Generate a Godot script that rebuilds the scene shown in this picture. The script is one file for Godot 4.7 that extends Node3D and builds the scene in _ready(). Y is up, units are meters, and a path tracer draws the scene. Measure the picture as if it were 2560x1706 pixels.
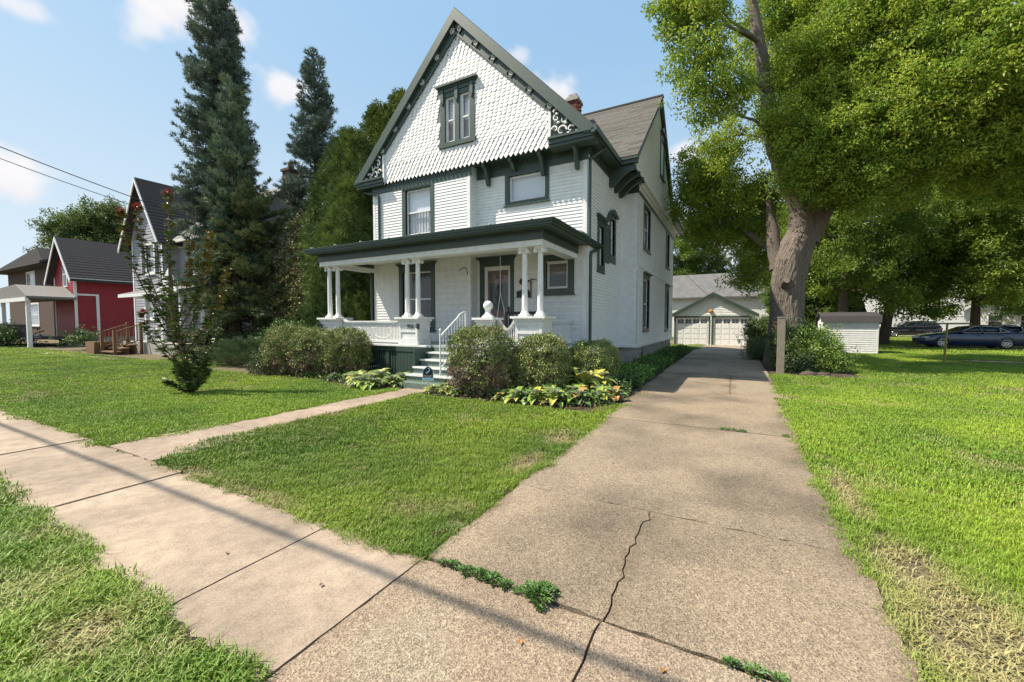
extends Node3D
# A white clapboard house with a porch, its lawn and driveway, and the houses, trees and cars round it.
# World: x runs along the street to the right, -z away from the street, y up, metres. The camera stands on the verge.

const GREEN := Color(0.056, 0.09, 0.072)
const SUN_DIR := Vector3(0.5017, -0.8192, -0.278)
var rng := RandomNumberGenerator.new()
var M := {}
var org := {}
var taken := {}
var textures := {}


# ---------------------------------------------------------------- mesh builder
class MB:
	var v := PackedVector3Array()
	var n := PackedVector3Array()
	var c := PackedColorArray()
	var col := Color.WHITE
	var colored := false

	func put(a: Vector3, na: Vector3) -> void:
		v.append(a)
		n.append(na)
		c.append(col)

	func tri(a: Vector3, b: Vector3, d: Vector3) -> void:
		var nn := (b - a).cross(d - a).normalized()
		put(a, nn)
		put(d, nn)
		put(b, nn)

	func tris(a: Vector3, b: Vector3, d: Vector3, na: Vector3, nb: Vector3, nd: Vector3) -> void:
		put(a, na)
		put(d, nd)
		put(b, nb)

	func quad(a: Vector3, b: Vector3, d: Vector3, e: Vector3) -> void:
		tri(a, b, d)
		tri(a, d, e)

	# a box with corner o and edges along right-handed x, y, z
	func obox(o: Vector3, x: Vector3, y: Vector3, z: Vector3) -> void:
		quad(o + z, o + x + z, o + x + y + z, o + y + z)
		quad(o + x, o, o + y, o + x + y)
		quad(o + x + z, o + x, o + x + y, o + x + y + z)
		quad(o, o + z, o + y + z, o + y)
		quad(o + y + z, o + x + y + z, o + x + y, o + y)
		quad(o, o + x, o + x + z, o + z)

	func box(lo: Vector3, hi: Vector3) -> void:
		var s := hi - lo
		obox(lo, Vector3(s.x, 0, 0), Vector3(0, s.y, 0), Vector3(0, 0, s.z))

	# a box in the frame of a wall: a along the wall, y up, d outwards
	func fb(f: Array, a0: float, a1: float, y0: float, y1: float, d0: float, d1: float) -> void:
		var u: Vector3 = f[1]
		var w: Vector3 = f[2]
		obox(f[0] + u * a0 + Vector3.UP * y0 + w * d0, u * (a1 - a0), Vector3.UP * (y1 - y0), w * (d1 - d0))

	# a board between two points with a rectangular section
	func bar(a: Vector3, b: Vector3, w: float, t: float, up := Vector3.UP) -> void:
		var z := b - a
		var x := up.cross(z).normalized()
		if x.length() < 0.5:
			x = Vector3.RIGHT
		var y := z.cross(x).normalized()
		obox(a - x * w / 2 - y * t / 2, x * w, y * t, z)

	# polygon (counter-clockwise in ux, uy) swept along uz = direction of ux x uy
	func prism(p: PackedVector2Array, o: Vector3, ux: Vector3, uy: Vector3, uz: Vector3) -> void:
		var area := 0.0
		for i in p.size():
			area += p[i].cross(p[(i + 1) % p.size()])
		if area < 0:
			p = p.duplicate()
			p.reverse()
		var ids := Geometry2D.triangulate_polygon(p)
		for k in range(0, ids.size(), 3):
			var q: Array[Vector3] = []
			for j in 3:
				q.append(o + ux * p[ids[k + j]].x + uy * p[ids[k + j]].y)
			if (p[ids[k + 1]] - p[ids[k]]).cross(p[ids[k + 2]] - p[ids[k]]) < 0:
				var s := q[1]
				q[1] = q[2]
				q[2] = s
			tri(q[0] + uz, q[1] + uz, q[2] + uz)
			tri(q[0], q[2], q[1])
		for i in p.size():
			var a := o + ux * p[i].x + uy * p[i].y
			var b := o + ux * p[(i + 1) % p.size()].x + uy * p[(i + 1) % p.size()].y
			quad(a, b, b + uz, a + uz)

	func tube(p: Array, r: Array, seg := 8, caps := true) -> void:
		var rings := []
		var x := Vector3.ZERO
		for i in p.size():
			var d: Vector3 = (p[mini(i + 1, p.size() - 1)] - p[maxi(i - 1, 0)]).normalized()
			if x == Vector3.ZERO:
				x = d.cross(Vector3(0.31, 0.2, 0.93) if absf(d.y) > 0.8 else Vector3.UP).normalized()
			x = (x - d * x.dot(d)).normalized()
			var y := d.cross(x)
			var ring := []
			for k in seg:
				var t := TAU * k / seg
				ring.append(x * cos(t) + y * sin(t))
			rings.append(ring)
		for i in p.size() - 1:
			for k in seg:
				var j := (k + 1) % seg
				var na: Vector3 = rings[i][k]
				var nb: Vector3 = rings[i][j]
				var nc: Vector3 = rings[i + 1][j]
				var nd: Vector3 = rings[i + 1][k]
				var a: Vector3 = p[i] + na * r[i]
				var b: Vector3 = p[i] + nb * r[i]
				var cc: Vector3 = p[i + 1] + nc * r[i + 1]
				var dd: Vector3 = p[i + 1] + nd * r[i + 1]
				tris(a, b, cc, na, nb, nc)
				tris(a, cc, dd, na, nc, nd)
		if caps:
			var e := p.size() - 1
			for k in seg:
				var j := (k + 1) % seg
				tri(p[0], p[0] + rings[0][j] * r[0], p[0] + rings[0][k] * r[0])
				tri(p[e], p[e] + rings[e][k] * r[e], p[e] + rings[e][j] * r[e])

	# profile of (radius, height) from bottom to top round the vertical axis at o
	func lathe(prof: Array, o: Vector3, seg := 16) -> void:
		for i in prof.size() - 1:
			var a: Vector2 = prof[i]
			var b: Vector2 = prof[i + 1]
			var e := b - a
			var nn := Vector2(e.y, -e.x).normalized()
			for k in seg:
				var t0 := TAU * k / seg
				var t1 := TAU * (k + 1) / seg
				var d0 := Vector3(cos(t0), 0, -sin(t0))
				var d1 := Vector3(cos(t1), 0, -sin(t1))
				var n0 := d0 * nn.x + Vector3.UP * nn.y
				var n1 := d1 * nn.x + Vector3.UP * nn.y
				var p0 := o + d0 * a.x + Vector3.UP * a.y
				var p1 := o + d1 * a.x + Vector3.UP * a.y
				var p2 := o + d1 * b.x + Vector3.UP * b.y
				var p3 := o + d0 * b.x + Vector3.UP * b.y
				tris(p0, p1, p2, n0, n1, n1)
				tris(p0, p2, p3, n0, n1, n0)

	func ball(o: Vector3, r: Vector3, seg := 16, rows := 10) -> void:
		for i in rows:
			for k in seg:
				var q: Array[Vector3] = []
				for w in [[i, k], [i, k + 1], [i + 1, k + 1], [i + 1, k]]:
					var e = -PI / 2 + PI * w[0] / rows
					var t: float = TAU * w[1] / seg
					q.append(Vector3(cos(e) * cos(t), sin(e), -cos(e) * sin(t)))
				tris(o + q[0] * r, o + q[1] * r, o + q[2] * r, q[0], q[1], q[2])
				tris(o + q[0] * r, o + q[2] * r, o + q[3] * r, q[0], q[2], q[3])

	func add(m: MB, x: Transform3D) -> void:
		for i in m.v.size():
			v.append(x * m.v[i])
			n.append((x.basis * m.n[i]).normalized())
			c.append(m.c[i] * col)

	func mesh() -> ArrayMesh:
		var a := []
		a.resize(Mesh.ARRAY_MAX)
		a[Mesh.ARRAY_VERTEX] = v
		a[Mesh.ARRAY_NORMAL] = n
		if colored:
			a[Mesh.ARRAY_COLOR] = c
		var m := ArrayMesh.new()
		if v.size():
			m.add_surface_from_arrays(Mesh.PRIMITIVE_TRIANGLES, a)
		return m


# ---------------------------------------------------------------- nodes
func V(x: float, y: float, z: float) -> Vector3:
	return Vector3(x, y, z)


func numbered(called: String) -> String:
	var k: int = taken.get(called, 0)
	taken[called] = k + 1
	return called if k == 0 else "%s_%03d" % [called, k]


func thing(called: String, label: String, category: String, at := Vector3.ZERO, group := "") -> Node3D:
	var o := Node3D.new()
	o.name = numbered(called)
	add_child(o)
	o.position = at
	org[o] = at
	o.set_meta("label", label)
	o.set_meta("category", category)
	if group != "":
		o.set_meta("group", group)
	return o


func setting(called: String, m: MB, mat: Material) -> Node3D:
	var o := Node3D.new()
	if m:
		o = MeshInstance3D.new()
		o.mesh = m.mesh()
		o.material_override = mat
	o.name = numbered(called)
	add_child(o)
	org[o] = Vector3.ZERO
	o.set_meta("kind", "structure")
	return o


# a part whose shape is given in world axes (or in the axes of a thing built with turn())
func part(parent: Node3D, called: String, m, mat: Material, kind := "") -> MeshInstance3D:
	var o := MeshInstance3D.new()
	o.name = called
	o.mesh = m.mesh() if m is MB else m
	o.material_override = mat
	parent.add_child(o, true)
	o.position = -org.get(parent, Vector3.ZERO)
	org[o] = Vector3.ZERO
	if kind != "":
		o.set_meta("kind", kind)
	return o


# one shared mesh placed by a transform in world axes
func piece(parent: Node3D, called: String, mesh: Mesh, mat: Material, x: Transform3D) -> MeshInstance3D:
	var o := MeshInstance3D.new()
	o.name = called
	o.mesh = mesh
	o.material_override = mat
	parent.add_child(o, true)
	o.transform = Transform3D(x.basis, x.origin - org.get(parent, Vector3.ZERO))
	return o


# things modelled in their own axes and then set down
func own_axes(o: Node3D) -> Node3D:
	org[o] = Vector3.ZERO
	return o


func copy(o: Node3D, called: String, label: String, at: Vector3, turn := 0.0, size := 1.0, group := "") -> Node3D:
	var c: Node3D = o.duplicate()
	c.name = numbered(called)
	add_child(c)
	c.position = at
	c.rotation.y = turn
	c.scale = Vector3.ONE * size
	c.set_meta("label", label)
	if group != "":
		c.set_meta("group", group)
	return c


func scatter(parent: Node3D, called: String, mesh: Mesh, mat: Material, xs: Array, cs: PackedColorArray, kind := "") -> MultiMeshInstance3D:
	var mm := MultiMesh.new()
	mm.transform_format = MultiMesh.TRANSFORM_3D
	mm.use_colors = true
	mm.mesh = mesh
	mm.instance_count = xs.size()
	for i in xs.size():
		mm.set_instance_transform(i, xs[i])
		mm.set_instance_color(i, cs[i] if i < cs.size() else Color.WHITE)
	var o := MultiMeshInstance3D.new()
	o.name = called
	o.multimesh = mm
	o.material_override = mat
	parent.add_child(o, true)
	o.position = -org.get(parent, Vector3.ZERO)
	if kind != "":
		o.set_meta("kind", kind)
	return o


# ---------------------------------------------------------------- materials
func tex(called: String, size: int, layers: Array, lo: Color, hi: Color, power := 1.0) -> ImageTexture:
	# layers: [noise type, frequency, share, seed]; the sum is stretched to 0..1 and blended from lo to hi (linear colours)
	if textures.has(called):
		return textures[called]
	var sum := PackedFloat32Array()
	sum.resize(size * size)
	for l in layers:
		var fn := FastNoiseLite.new()
		fn.noise_type = l[0]
		fn.frequency = l[1]
		fn.seed = l[3]
		if l[0] == FastNoiseLite.TYPE_CELLULAR:
			fn.fractal_type = FastNoiseLite.FRACTAL_NONE
			fn.cellular_return_type = l[4] if l.size() > 4 else FastNoiseLite.RETURN_CELL_VALUE
		else:
			fn.fractal_octaves = 4
		var im := fn.get_seamless_image(size, size)
		im.convert(Image.FORMAT_L8)
		var d := im.get_data()
		var w: float = l[2] / 255.0
		for i in d.size():
			sum[i] += d[i] * w
	var a := 1e9
	var b := -1e9
	for s in sum:
		a = minf(a, s)
		b = maxf(b, s)
	var lut := PackedByteArray()
	for i in 256:
		var k := lo.lerp(hi, pow(i / 255.0, power)).clamp().linear_to_srgb()
		lut.append(int(k.r * 255))
		lut.append(int(k.g * 255))
		lut.append(int(k.b * 255))
	var out := PackedByteArray()
	out.resize(size * size * 3)
	var f := 255.0 / maxf(b - a, 1e-6)
	for i in sum.size():
		var j := int((sum[i] - a) * f) * 3
		out[i * 3] = lut[j]
		out[i * 3 + 1] = lut[j + 1]
		out[i * 3 + 2] = lut[j + 2]
	var t := ImageTexture.create_from_image(Image.create_from_data(size, size, false, Image.FORMAT_RGB8, out))
	textures[called] = t
	return t


func mat(c: Color, rough := 0.7, t: Texture2D = null, scale := Vector3.ONE, bump := 0.0) -> StandardMaterial3D:
	var m := StandardMaterial3D.new()
	m.albedo_color = c.linear_to_srgb()
	m.roughness = rough
	if t:
		m.albedo_texture = t
		m.uv1_triplanar = true
		m.uv1_world_triplanar = true
		m.uv1_scale = scale
		if bump > 0:
			m.heightmap_enabled = true
			m.heightmap_texture = t
			m.heightmap_scale = bump
	return m


func vcol(m: StandardMaterial3D) -> StandardMaterial3D:
	m.vertex_color_use_as_albedo = true
	return m


func leafy(c: Color, through := 0.5, rough := 0.55) -> StandardMaterial3D:
	var m := vcol(mat(c, rough))
	m.backlight_enabled = true
	m.backlight = Color(through, through, through)
	m.cull_mode = BaseMaterial3D.CULL_DISABLED
	return m


func glass() -> StandardMaterial3D:
	var m := StandardMaterial3D.new()
	m.transparency = BaseMaterial3D.TRANSPARENCY_ALPHA
	m.albedo_color = Color(0.85, 0.9, 0.95, 0.08)
	m.roughness = 0.0
	m.metallic_specular = 0.5
	return m


func make_materials() -> void:
	var S := FastNoiseLite.TYPE_SIMPLEX
	var C := FastNoiseLite.TYPE_CELLULAR
	var paint := tex("paint", 512, [[S, 0.008, 1.0, 3], [S, 0.05, 0.7, 4], [S, 0.2, 0.3, 9]], Color(0.76, 0.755, 0.735), Color(1, 1, 1))
	var grain := tex("grain", 512, [[S, 0.02, 1.0, 5], [S, 0.12, 0.7, 6]], Color(0.55, 0.55, 0.55), Color(1, 1, 1))
	M.white = mat(Color(0.83, 0.83, 0.82), 0.5, paint, Vector3(0.7, 0.7, 0.7))
	M.white2 = mat(Color(0.79, 0.79, 0.79), 0.5, paint, Vector3(0.7, 0.7, 0.7))
	M.white3 = mat(Color(0.84, 0.84, 0.825), 0.5, paint, Vector3(0.7, 0.7, 0.7))
	M.cream = mat(Color(0.82, 0.79, 0.7), 0.55, paint, Vector3(0.7, 0.7, 0.7))
	M.green = mat(GREEN, 0.42, grain, Vector3(0.9, 0.9, 0.9))
	M.step_green = mat(Color(0.16, 0.22, 0.18), 0.5, grain, Vector3(0.8, 0.8, 0.8))
	M.tread = mat(Color(0.42, 0.47, 0.47), 0.5, grain, Vector3(0.8, 0.8, 0.8))
	M.glass = glass()
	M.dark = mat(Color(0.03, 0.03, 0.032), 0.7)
	M.inside = mat(Color(0.25, 0.23, 0.2), 0.9)
	M.curtain = mat(Color(0.62, 0.63, 0.66), 0.9, grain, Vector3(0.5, 0.2, 0.5))
	M.blind = mat(Color(0.7, 0.72, 0.78), 0.9)
	M.brown_blind = mat(Color(0.16, 0.12, 0.09), 0.9)
	M.door_wood = mat(Color(0.2, 0.07, 0.04), 0.5, grain, Vector3(2, 0.3, 2))
	M.roof = mat(Color(0.115, 0.112, 0.108), 0.95, tex("grit", 512, [[S, 0.02, 0.5, 7], [S, 0.25, 1.0, 8]], Color(0.45, 0.44, 0.42), Color(1.0, 0.98, 0.95)), Vector3(0.6, 0.6, 0.6))
	M.roof_v = vcol(mat(Color(0.145, 0.14, 0.133), 0.95, textures.grit, Vector3(0.6, 0.6, 0.6)))
	M.roof_dark = mat(Color(0.06, 0.055, 0.058), 0.95, textures.grit, Vector3(0.6, 0.6, 0.6))
	M.roof_grey = mat(Color(0.26, 0.255, 0.25), 0.95, textures.grit, Vector3(0.5, 0.5, 0.5))
	M.brick = mat(Color(0.21, 0.07, 0.045), 0.9, grain, Vector3(3, 3, 3))
	M.stone = mat(Color(0.5, 0.475, 0.44), 0.95, tex("block", 512, [[S, 0.012, 1.0, 11], [S, 0.08, 0.8, 12]], Color(0.42, 0.4, 0.37), Color(1.0, 0.98, 0.96)), Vector3(0.7, 0.7, 0.7), 1.5)
	M.iron = mat(Color(0.02, 0.02, 0.02), 0.5)
	M.wood_grey = mat(Color(0.3, 0.27, 0.23), 0.9, tex("wood", 512, [[S, 0.03, 1.0, 13], [S, 0.2, 0.5, 14]], Color(0.45, 0.42, 0.38), Color(1.0, 0.98, 0.95)), Vector3(2.5, 0.25, 2.5))
	M.wood_red = mat(Color(0.22, 0.1, 0.06), 0.9, textures.wood, Vector3(2.5, 0.25, 2.5))
	M.wood_deck = mat(Color(0.26, 0.15, 0.085), 0.9, textures.wood, Vector3(2, 2, 2))
	M.bark = mat(Color(0.25, 0.215, 0.185), 0.95, tex("bark", 512, [[S, 0.02, 1.0, 15], [S, 0.07, 0.6, 16]], Color(0.4, 0.37, 0.34), Color(1.0, 0.98, 0.96)), Vector3(2.4, 0.5, 2.4), 9.0)
	M.bark_dark = mat(Color(0.13, 0.1, 0.08), 0.95, textures.bark, Vector3(2.5, 0.5, 2.5), 3.0)
	M.twig = mat(Color(0.2, 0.13, 0.085), 0.9)
	M.soil = mat(Color(0.1, 0.07, 0.05), 1.0, textures.block, Vector3(1.1, 1.1, 1.1), 3.0)
	M.soil_v = vcol(mat(Color(0.1, 0.07, 0.05), 1.0, textures.block, Vector3(1.1, 1.1, 1.1), 3.0))
	M.blade = leafy(Color(1, 1, 1), 0.5, 0.6)
	M.plain_leaf = leafy(Color(1, 1, 1), 0.4, 0.5)
	M.leaf = leafy(Color(1, 1, 1), 0.95, 0.5)
	M.needle = leafy(Color(1, 1, 1), 0.5, 0.6)
	M.glossy_leaf = leafy(Color(1, 1, 1), 0.35, 0.35)
	M.hosta_lime = leafy(Color(0.24, 0.34, 0.05), 0.5, 0.45)
	M.hosta_yellow = leafy(Color(0.44, 0.42, 0.06), 0.5, 0.45)
	M.hosta_green = leafy(Color(0.1, 0.2, 0.045), 0.5, 0.45)
	M.hosta_burnt = leafy(Color(0.38, 0.2, 0.05), 0.4, 0.6)
	# exposed aggregate: pebbles of many tones in pale cement
	tex("pebble", 1024, [[C, 0.13, 1.0, 21], [C, 0.22, 0.9, 22], [C, 0.4, 0.5, 28], [S, 0.012, 0.3, 23]], Color(0.13, 0.105, 0.08), Color(1.0, 0.97, 0.9), 1.25)
	tex("cement", 1024, [[C, 0.2, 0.6, 25], [C, 0.33, 0.5, 29], [S, 0.008, 0.6, 27]], Color(0.4, 0.37, 0.33), Color(1.0, 0.985, 0.96), 0.8)
	M.aggregate = vcol(mat(Color(0.55, 0.465, 0.37), 0.85, textures.pebble, Vector3(0.9, 0.9, 0.9), 1.0))
	M.concrete = vcol(mat(Color(0.48, 0.41, 0.335), 0.9, textures.cement, Vector3(0.6, 0.6, 0.6), 0.8))
	M.turf = vcol(mat(Color(0.27, 0.225, 0.135), 1.0, tex("turf", 1024, [[S, 0.015, 0.4, 31], [S, 0.1, 0.7, 32], [C, 0.25, 0.8, 33], [C, 0.5, 0.6, 34]], Color(0.18, 0.16, 0.13), Color(1.0, 0.98, 0.92)), Vector3(0.7, 0.7, 0.7), 4.0))


# ---------------------------------------------------------------- sky and light
func sky_image() -> Image:
	var w := 2048
	var h := 1024
	var im := Image.create(w, h, false, Image.FORMAT_RGBF)
	var top := Color(0.14, 0.25, 0.42)
	var mid := Color(0.205, 0.345, 0.505)
	var low := Color(0.45, 0.525, 0.58)
	var sun := -SUN_DIR.normalized()
	im.fill(Color(0.33, 0.34, 0.3))
	for y in h / 2 + 2:
		var e := PI / 2 - PI * (y + 0.5) / h
		var s := sin(maxf(e, 0.0))
		var base := low.lerp(mid, pow(smoothstep(0.0, 0.62, s), 0.8)) if s < 0.62 else mid.lerp(top, smoothstep(0.62, 1.0, s))
		for x in range(0, w, 2):
			var a := TAU * (x + 1.0) / w
			var d := Vector3(sin(a) * cos(e), sin(e), -cos(a) * cos(e))
			var k := maxf(0.0, d.dot(sun))
			var cc := base + Color(1.0, 0.97, 0.9) * (0.7 * pow(k, 18.0) + 0.13 * pow(k, 3.0))
			im.set_pixel(x, y, cc)
			im.set_pixel(x + 1, y, cc)
	# fair-weather clouds: [azimuth left of -z, elevation, half width, half height, density] in degrees
	var clouds := [[66, 30.6, 6.2, 2.6, 0.95], [69.6, 28.2, 2.2, 2.2, 0.8], [78.4, 26, 2.4, 1.3, 0.7], [57.1, 26.2, 3.0, 2.2, 0.9], [78.6, 13.1, 3.2, 2.8, 0.95], [22.1, 28.9, 3.8, 2.6, 0.85], [28, 32.3, 2.0, 1.1, 0.6], [6.1, 20.7, 3.0, 1.8, 0.75], [-12, 23, 6, 2.5, 0.7], [-26, 14, 9, 3.5, 0.8], [-20, 30, 5, 3, 0.6], [0, 9, 7, 2, 0.5]]
	rng.seed = 77
	for i in 26:
		clouds.append([rng.randf_range(95, 330), rng.randf_range(8, 55), rng.randf_range(3, 8), rng.randf_range(1.5, 3.5), rng.randf_range(0.5, 0.95)])
	var fn := FastNoiseLite.new()
	fn.seed = 12
	fn.frequency = 0.03
	fn.fractal_octaves = 5
	for c in clouds:
		var cx: float = w * (1.0 - c[0] / 360.0)
		var cy: float = h * (0.5 - c[1] / 180.0)
		var rx: float = w * c[2] / 360.0 / cos(deg_to_rad(c[1])) * 1.15
		var ry: float = h * c[3] / 180.0 * 1.15
		for y in range(maxi(0, int(cy - ry)), mini(h / 2, int(cy + ry) + 1)):
			for xx in range(int(cx - rx), int(cx + rx) + 1):
				var q := Vector2((xx - cx) / rx, (y - cy) / ry)
				var f := 1.0 - q.length() + 0.5 * fn.get_noise_2d(xx, y * 1.3)
				if f < 0.12:
					continue
				var x := posmod(xx, w)
				var t: float = smoothstep(0.12, 0.75, f) * c[4]
				var white := Color(0.6, 0.585, 0.59).lerp(Color(0.53, 0.52, 0.545), clampf(q.y, 0.0, 1.0))
				im.set_pixel(x, y, im.get_pixel(x, y).lerp(white, t))
	return im


func light_and_camera() -> void:
	var cam := Camera3D.new()
	cam.name = "camera"
	cam.fov = rad_to_deg(2.0 * atan(853.0 / 1021.0))
	cam.near = 0.05
	cam.far = 900.0
	add_child(cam)
	cam.position = Vector3(0, 1.65, 0)
	cam.rotation = Vector3(-atan(47.0 / 1021.0), deg_to_rad(28.5), 0)
	cam.current = true
	var sky := Sky.new()
	var sm := PanoramaSkyMaterial.new()
	sm.panorama = ImageTexture.create_from_image(sky_image())
	sky.sky_material = sm
	var e := Environment.new()
	e.background_mode = Environment.BG_SKY
	e.sky = sky
	e.background_energy_multiplier = 1.0
	e.tonemap_mode = Environment.TONE_MAPPER_LINEAR
	e.tonemap_exposure = 1.65
	e.sdfgi_enabled = true
	e.ssao_enabled = true
	e.ssil_enabled = true
	var we := WorldEnvironment.new()
	we.environment = e
	add_child(we)
	var sun := DirectionalLight3D.new()
	sun.name = "sun"
	sun.light_energy = 1.6
	sun.light_color = Color(1.0, 0.955, 0.88)
	sun.light_angular_distance = 0.53
	sun.shadow_enabled = true
	add_child(sun)
	sun.look_at_from_position(Vector3.ZERO, SUN_DIR, Vector3.UP)


# ---------------------------------------------------------------- ground
var stain := FastNoiseLite.new()


func jag(seed_: int, t: float, amp: float) -> float:
	return amp * (stain.get_noise_2d(t * 260.0, seed_ * 37.0) * 1.2 + stain.get_noise_2d(t * 1900.0, seed_ * 91.0) * 0.5)


# a concrete slab with worn edges; j = [[seed, amplitude] for left, right, near, far]
func slab(parent: Node3D, called: String, x0: float, x1: float, z0: float, z1: float, top: float, m: Material, tone: Color, j: Array, dirt := 0.35) -> void:
	var nx := maxi(2, int((x1 - x0) / 0.07))
	var nz := maxi(2, int(absf(z1 - z0) / 0.07))
	nx = mini(nx, 60)
	nz = mini(nz, 60)
	var b := MB.new()
	b.colored = true
	var p := []
	var k := []
	for i in nx + 1:
		for q in nz + 1:
			var s := float(i) / nx
			var t := float(q) / nz
			var x := lerpf(x0, x1, s)
			var z := lerpf(z0, z1, t)
			x += jag(j[0][0], z, j[0][1]) * (1 - s) * (1 - s) + jag(j[1][0], z, j[1][1]) * s * s
			z += jag(j[2][0], x, j[2][1]) * (1 - t) * (1 - t) + jag(j[3][0], x, j[3][1]) * t * t
			var edge: float = minf(minf(s * (x1 - x0), (1 - s) * (x1 - x0)), minf(t, 1 - t) * absf(z1 - z0))
			var y := top - 0.008 * clampf(1.0 - edge / 0.03, 0, 1) + 0.003 * stain.get_noise_2d(x * 40, z * 40)
			p.append(V(x, y, z))
			var f := 1.0 - dirt * clampf(stain.get_noise_2d(x * 9 + 50, z * 9) * 1.3 + stain.get_noise_2d(x * 30 - 80, z * 30) * 1.1 + 0.3, 0.0, 1.0) - 0.12 * clampf(stain.get_noise_2d(x * 55, z * 55) * 2.0, 0.0, 1.0)
			var rim_ := minf(t, 1 - t) * absf(z1 - z0) if j[2][1] > 0.04 else minf(s, 1 - s) * (x1 - x0)
			var grit := clampf(1.0 - rim_ / 0.16 + stain.get_noise_2d(x * 45, z * 45) * 1.4 - 0.35, 0.0, 1.0) if j[0][1] > 0.02 or j[2][1] > 0.04 else 0.0
			var kc := Color(tone.r * f, tone.g * f * 0.995, tone.b * f * (0.97 + 0.03 * f))
			k.append(kc.lerp(Color(0.5, 0.42, 0.34), grit * 0.6))
	var w := nz + 1
	for i in nx:
		for q in nz:
			var a := i * w + q
			for id in [[a, a + w, a + w + 1], [a, a + w + 1, a + 1]]:
				for e in [0, 2, 1]:
					b.col = k[id[e]]
					b.put(p[id[e]], Vector3.UP)
	var rim := []
	for i in nx + 1:
		rim.append(i * w)
	for q in range(1, nz + 1):
		rim.append(nx * w + q)
	for i in range(nx - 1, -1, -1):
		rim.append(i * w + nz)
	for q in range(nz - 1, 0, -1):
		rim.append(q)
	b.col = tone * 0.7
	for i in rim.size():
		var a: Vector3 = p[rim[i]]
		var c: Vector3 = p[rim[(i + 1) % rim.size()]]
		b.quad(V(a.x, top - 0.1, a.z), V(c.x, top - 0.1, c.z), c, a)
	part(parent, called, b, m)


func on_lawn(x: float, z: float) -> bool:
	var e := 0.08 * stain.get_noise_2d(x * 70, z * 70) + 0.12 * stain.get_noise_2d(x * 17, z * 17)
	if x > -1.84 - e and x < 0.8 + e * 1.5 + (0.25 if z > -2.1 else 0.0) + 0.18 * smoothstep(-9.0, -14.0, z) and z > -33.5:
		return false
	if z < -1.06 + e * 1.2 and z > -2.08 - e * 1.2 and (x < -1.8 or x > 0.8):
		return false
	if x > -7.08 - e - 0.35 * smoothstep(-2.7, -2.0, z) and x < -6.37 + e + 0.5 * smoothstep(-2.9, -2.0, z) and z < -2 and z > -7.9:
		return false
	if z < -6.95 + e and z > -26 and x > -13.4 and x < -1.8:
		if x < -7.1:
			return z > -7.35 + 0.25 * sin(x * 1.3) - 0.2 * smoothstep(-12.0, -13.5, x)
		if x < -2.3:
			return z > -7.12 + e
		return z > -8.0 - (x + 2.3) * 0.3
	if z < -7.4 and z > -26 and x > -16.5 and x < -13.3:
		return false
	if x > -21.5 and x < -16.0 and z < -8.6 and z > -20:
		return false
	if x > -5.2 and x < 2.2 and z < -32.3:
		return false
	if x > 0.9 and x < 3.4 and z < -15.2 and z > -22:
		return false
	if x > 3.9 and x < 6.9 and z < -27.2 and z > -30:
		return false
	if x < -22 and x > -42 and z < -8.0 and z > -25:
		return false
	if x < -41 and z < -9.0 and z > -25:
		return false
	if x > 9.5 and z < -35.3 and z > -38.4:
		return false
	if x > 8.6 and x < 20 and z < -23.8 and z > -25.2:
		return false
	if x > 11 and z < -58 and z > -62:
		return false
	return true


# how worn the turf is, 0 = green .. 1 = bare
func wear(x: float, z: float) -> float:
	var w := 0.0
	for p in [[1.2, -2.9, 0.5, 0.75], [1.05, -3.6, 0.3, 0.6], [1.6, -2.5, 0.6, 0.45], [0.98, -5.0, 0.15, 0.9], [-2.15, -5.4, 0.28, 0.45], [-2.1, -4.3, 0.2, 0.5], [-4.0, -2.2, 0.8, 0.12], [-5.2, -2.2, 0.5, 0.12], [-2.95, -0.75, 0.4, 0.25], [1.05, -10.6, 0.25, 0.5], [2.7, -15.8, 0.9, 0.6]]:
		var q := Vector2((x - p[0]) / p[2], (z - p[1]) / p[3])
		w = maxf(w, 1.15 - q.length())
	# thin, straw-coloured spots scattered over the front lawn
	w = maxf(w, 0.75 * (stain.get_noise_2d(x * 22 + 40, z * 22) + stain.get_noise_2d(x * 70, z * 70) * 0.5 - 0.3))
	return clampf(w + 0.5 * stain.get_noise_2d(x * 35, z * 35), 0.0, 1.0) if w > 0.02 else 0.0


func clump(seed_: int, blades: int, radius: float, height: float, width: float) -> ArrayMesh:
	rng.seed = seed_
	var b := MB.new()
	b.colored = true
	for i in blades:
		var a := rng.randf() * TAU
		var r := radius * sqrt(rng.randf())
		var o := V(cos(a) * r, -0.004, sin(a) * r)
		var t := rng.randf() * TAU
		var lean := rng.randf_range(0.1, 0.85)
		var h := height * rng.randf_range(0.55, 1.1)
		var d := V(cos(t), 0, sin(t))
		var side := V(-sin(t), 0, cos(t)) * width * rng.randf_range(0.7, 1.2)
		var m := o + d * lean * h * 0.35 + Vector3.UP * h * 0.6
		var e := o + d * lean * h * 1.05 + Vector3.UP * h * (1.0 - 0.35 * lean)
		var g := rng.randf_range(0.72, 1.2)
		b.col = Color(g * rng.randf_range(0.9, 1.15), g, g * 0.9)
		if rng.randf() < 0.05:
			b.col = Color(1.9, 1.05, 1.9)
		b.quad(o - side / 2, o + side / 2, m + side * 0.42, m - side * 0.42)
		b.tri(m - side * 0.42, m + side * 0.42, e)
	return b.mesh()


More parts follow.
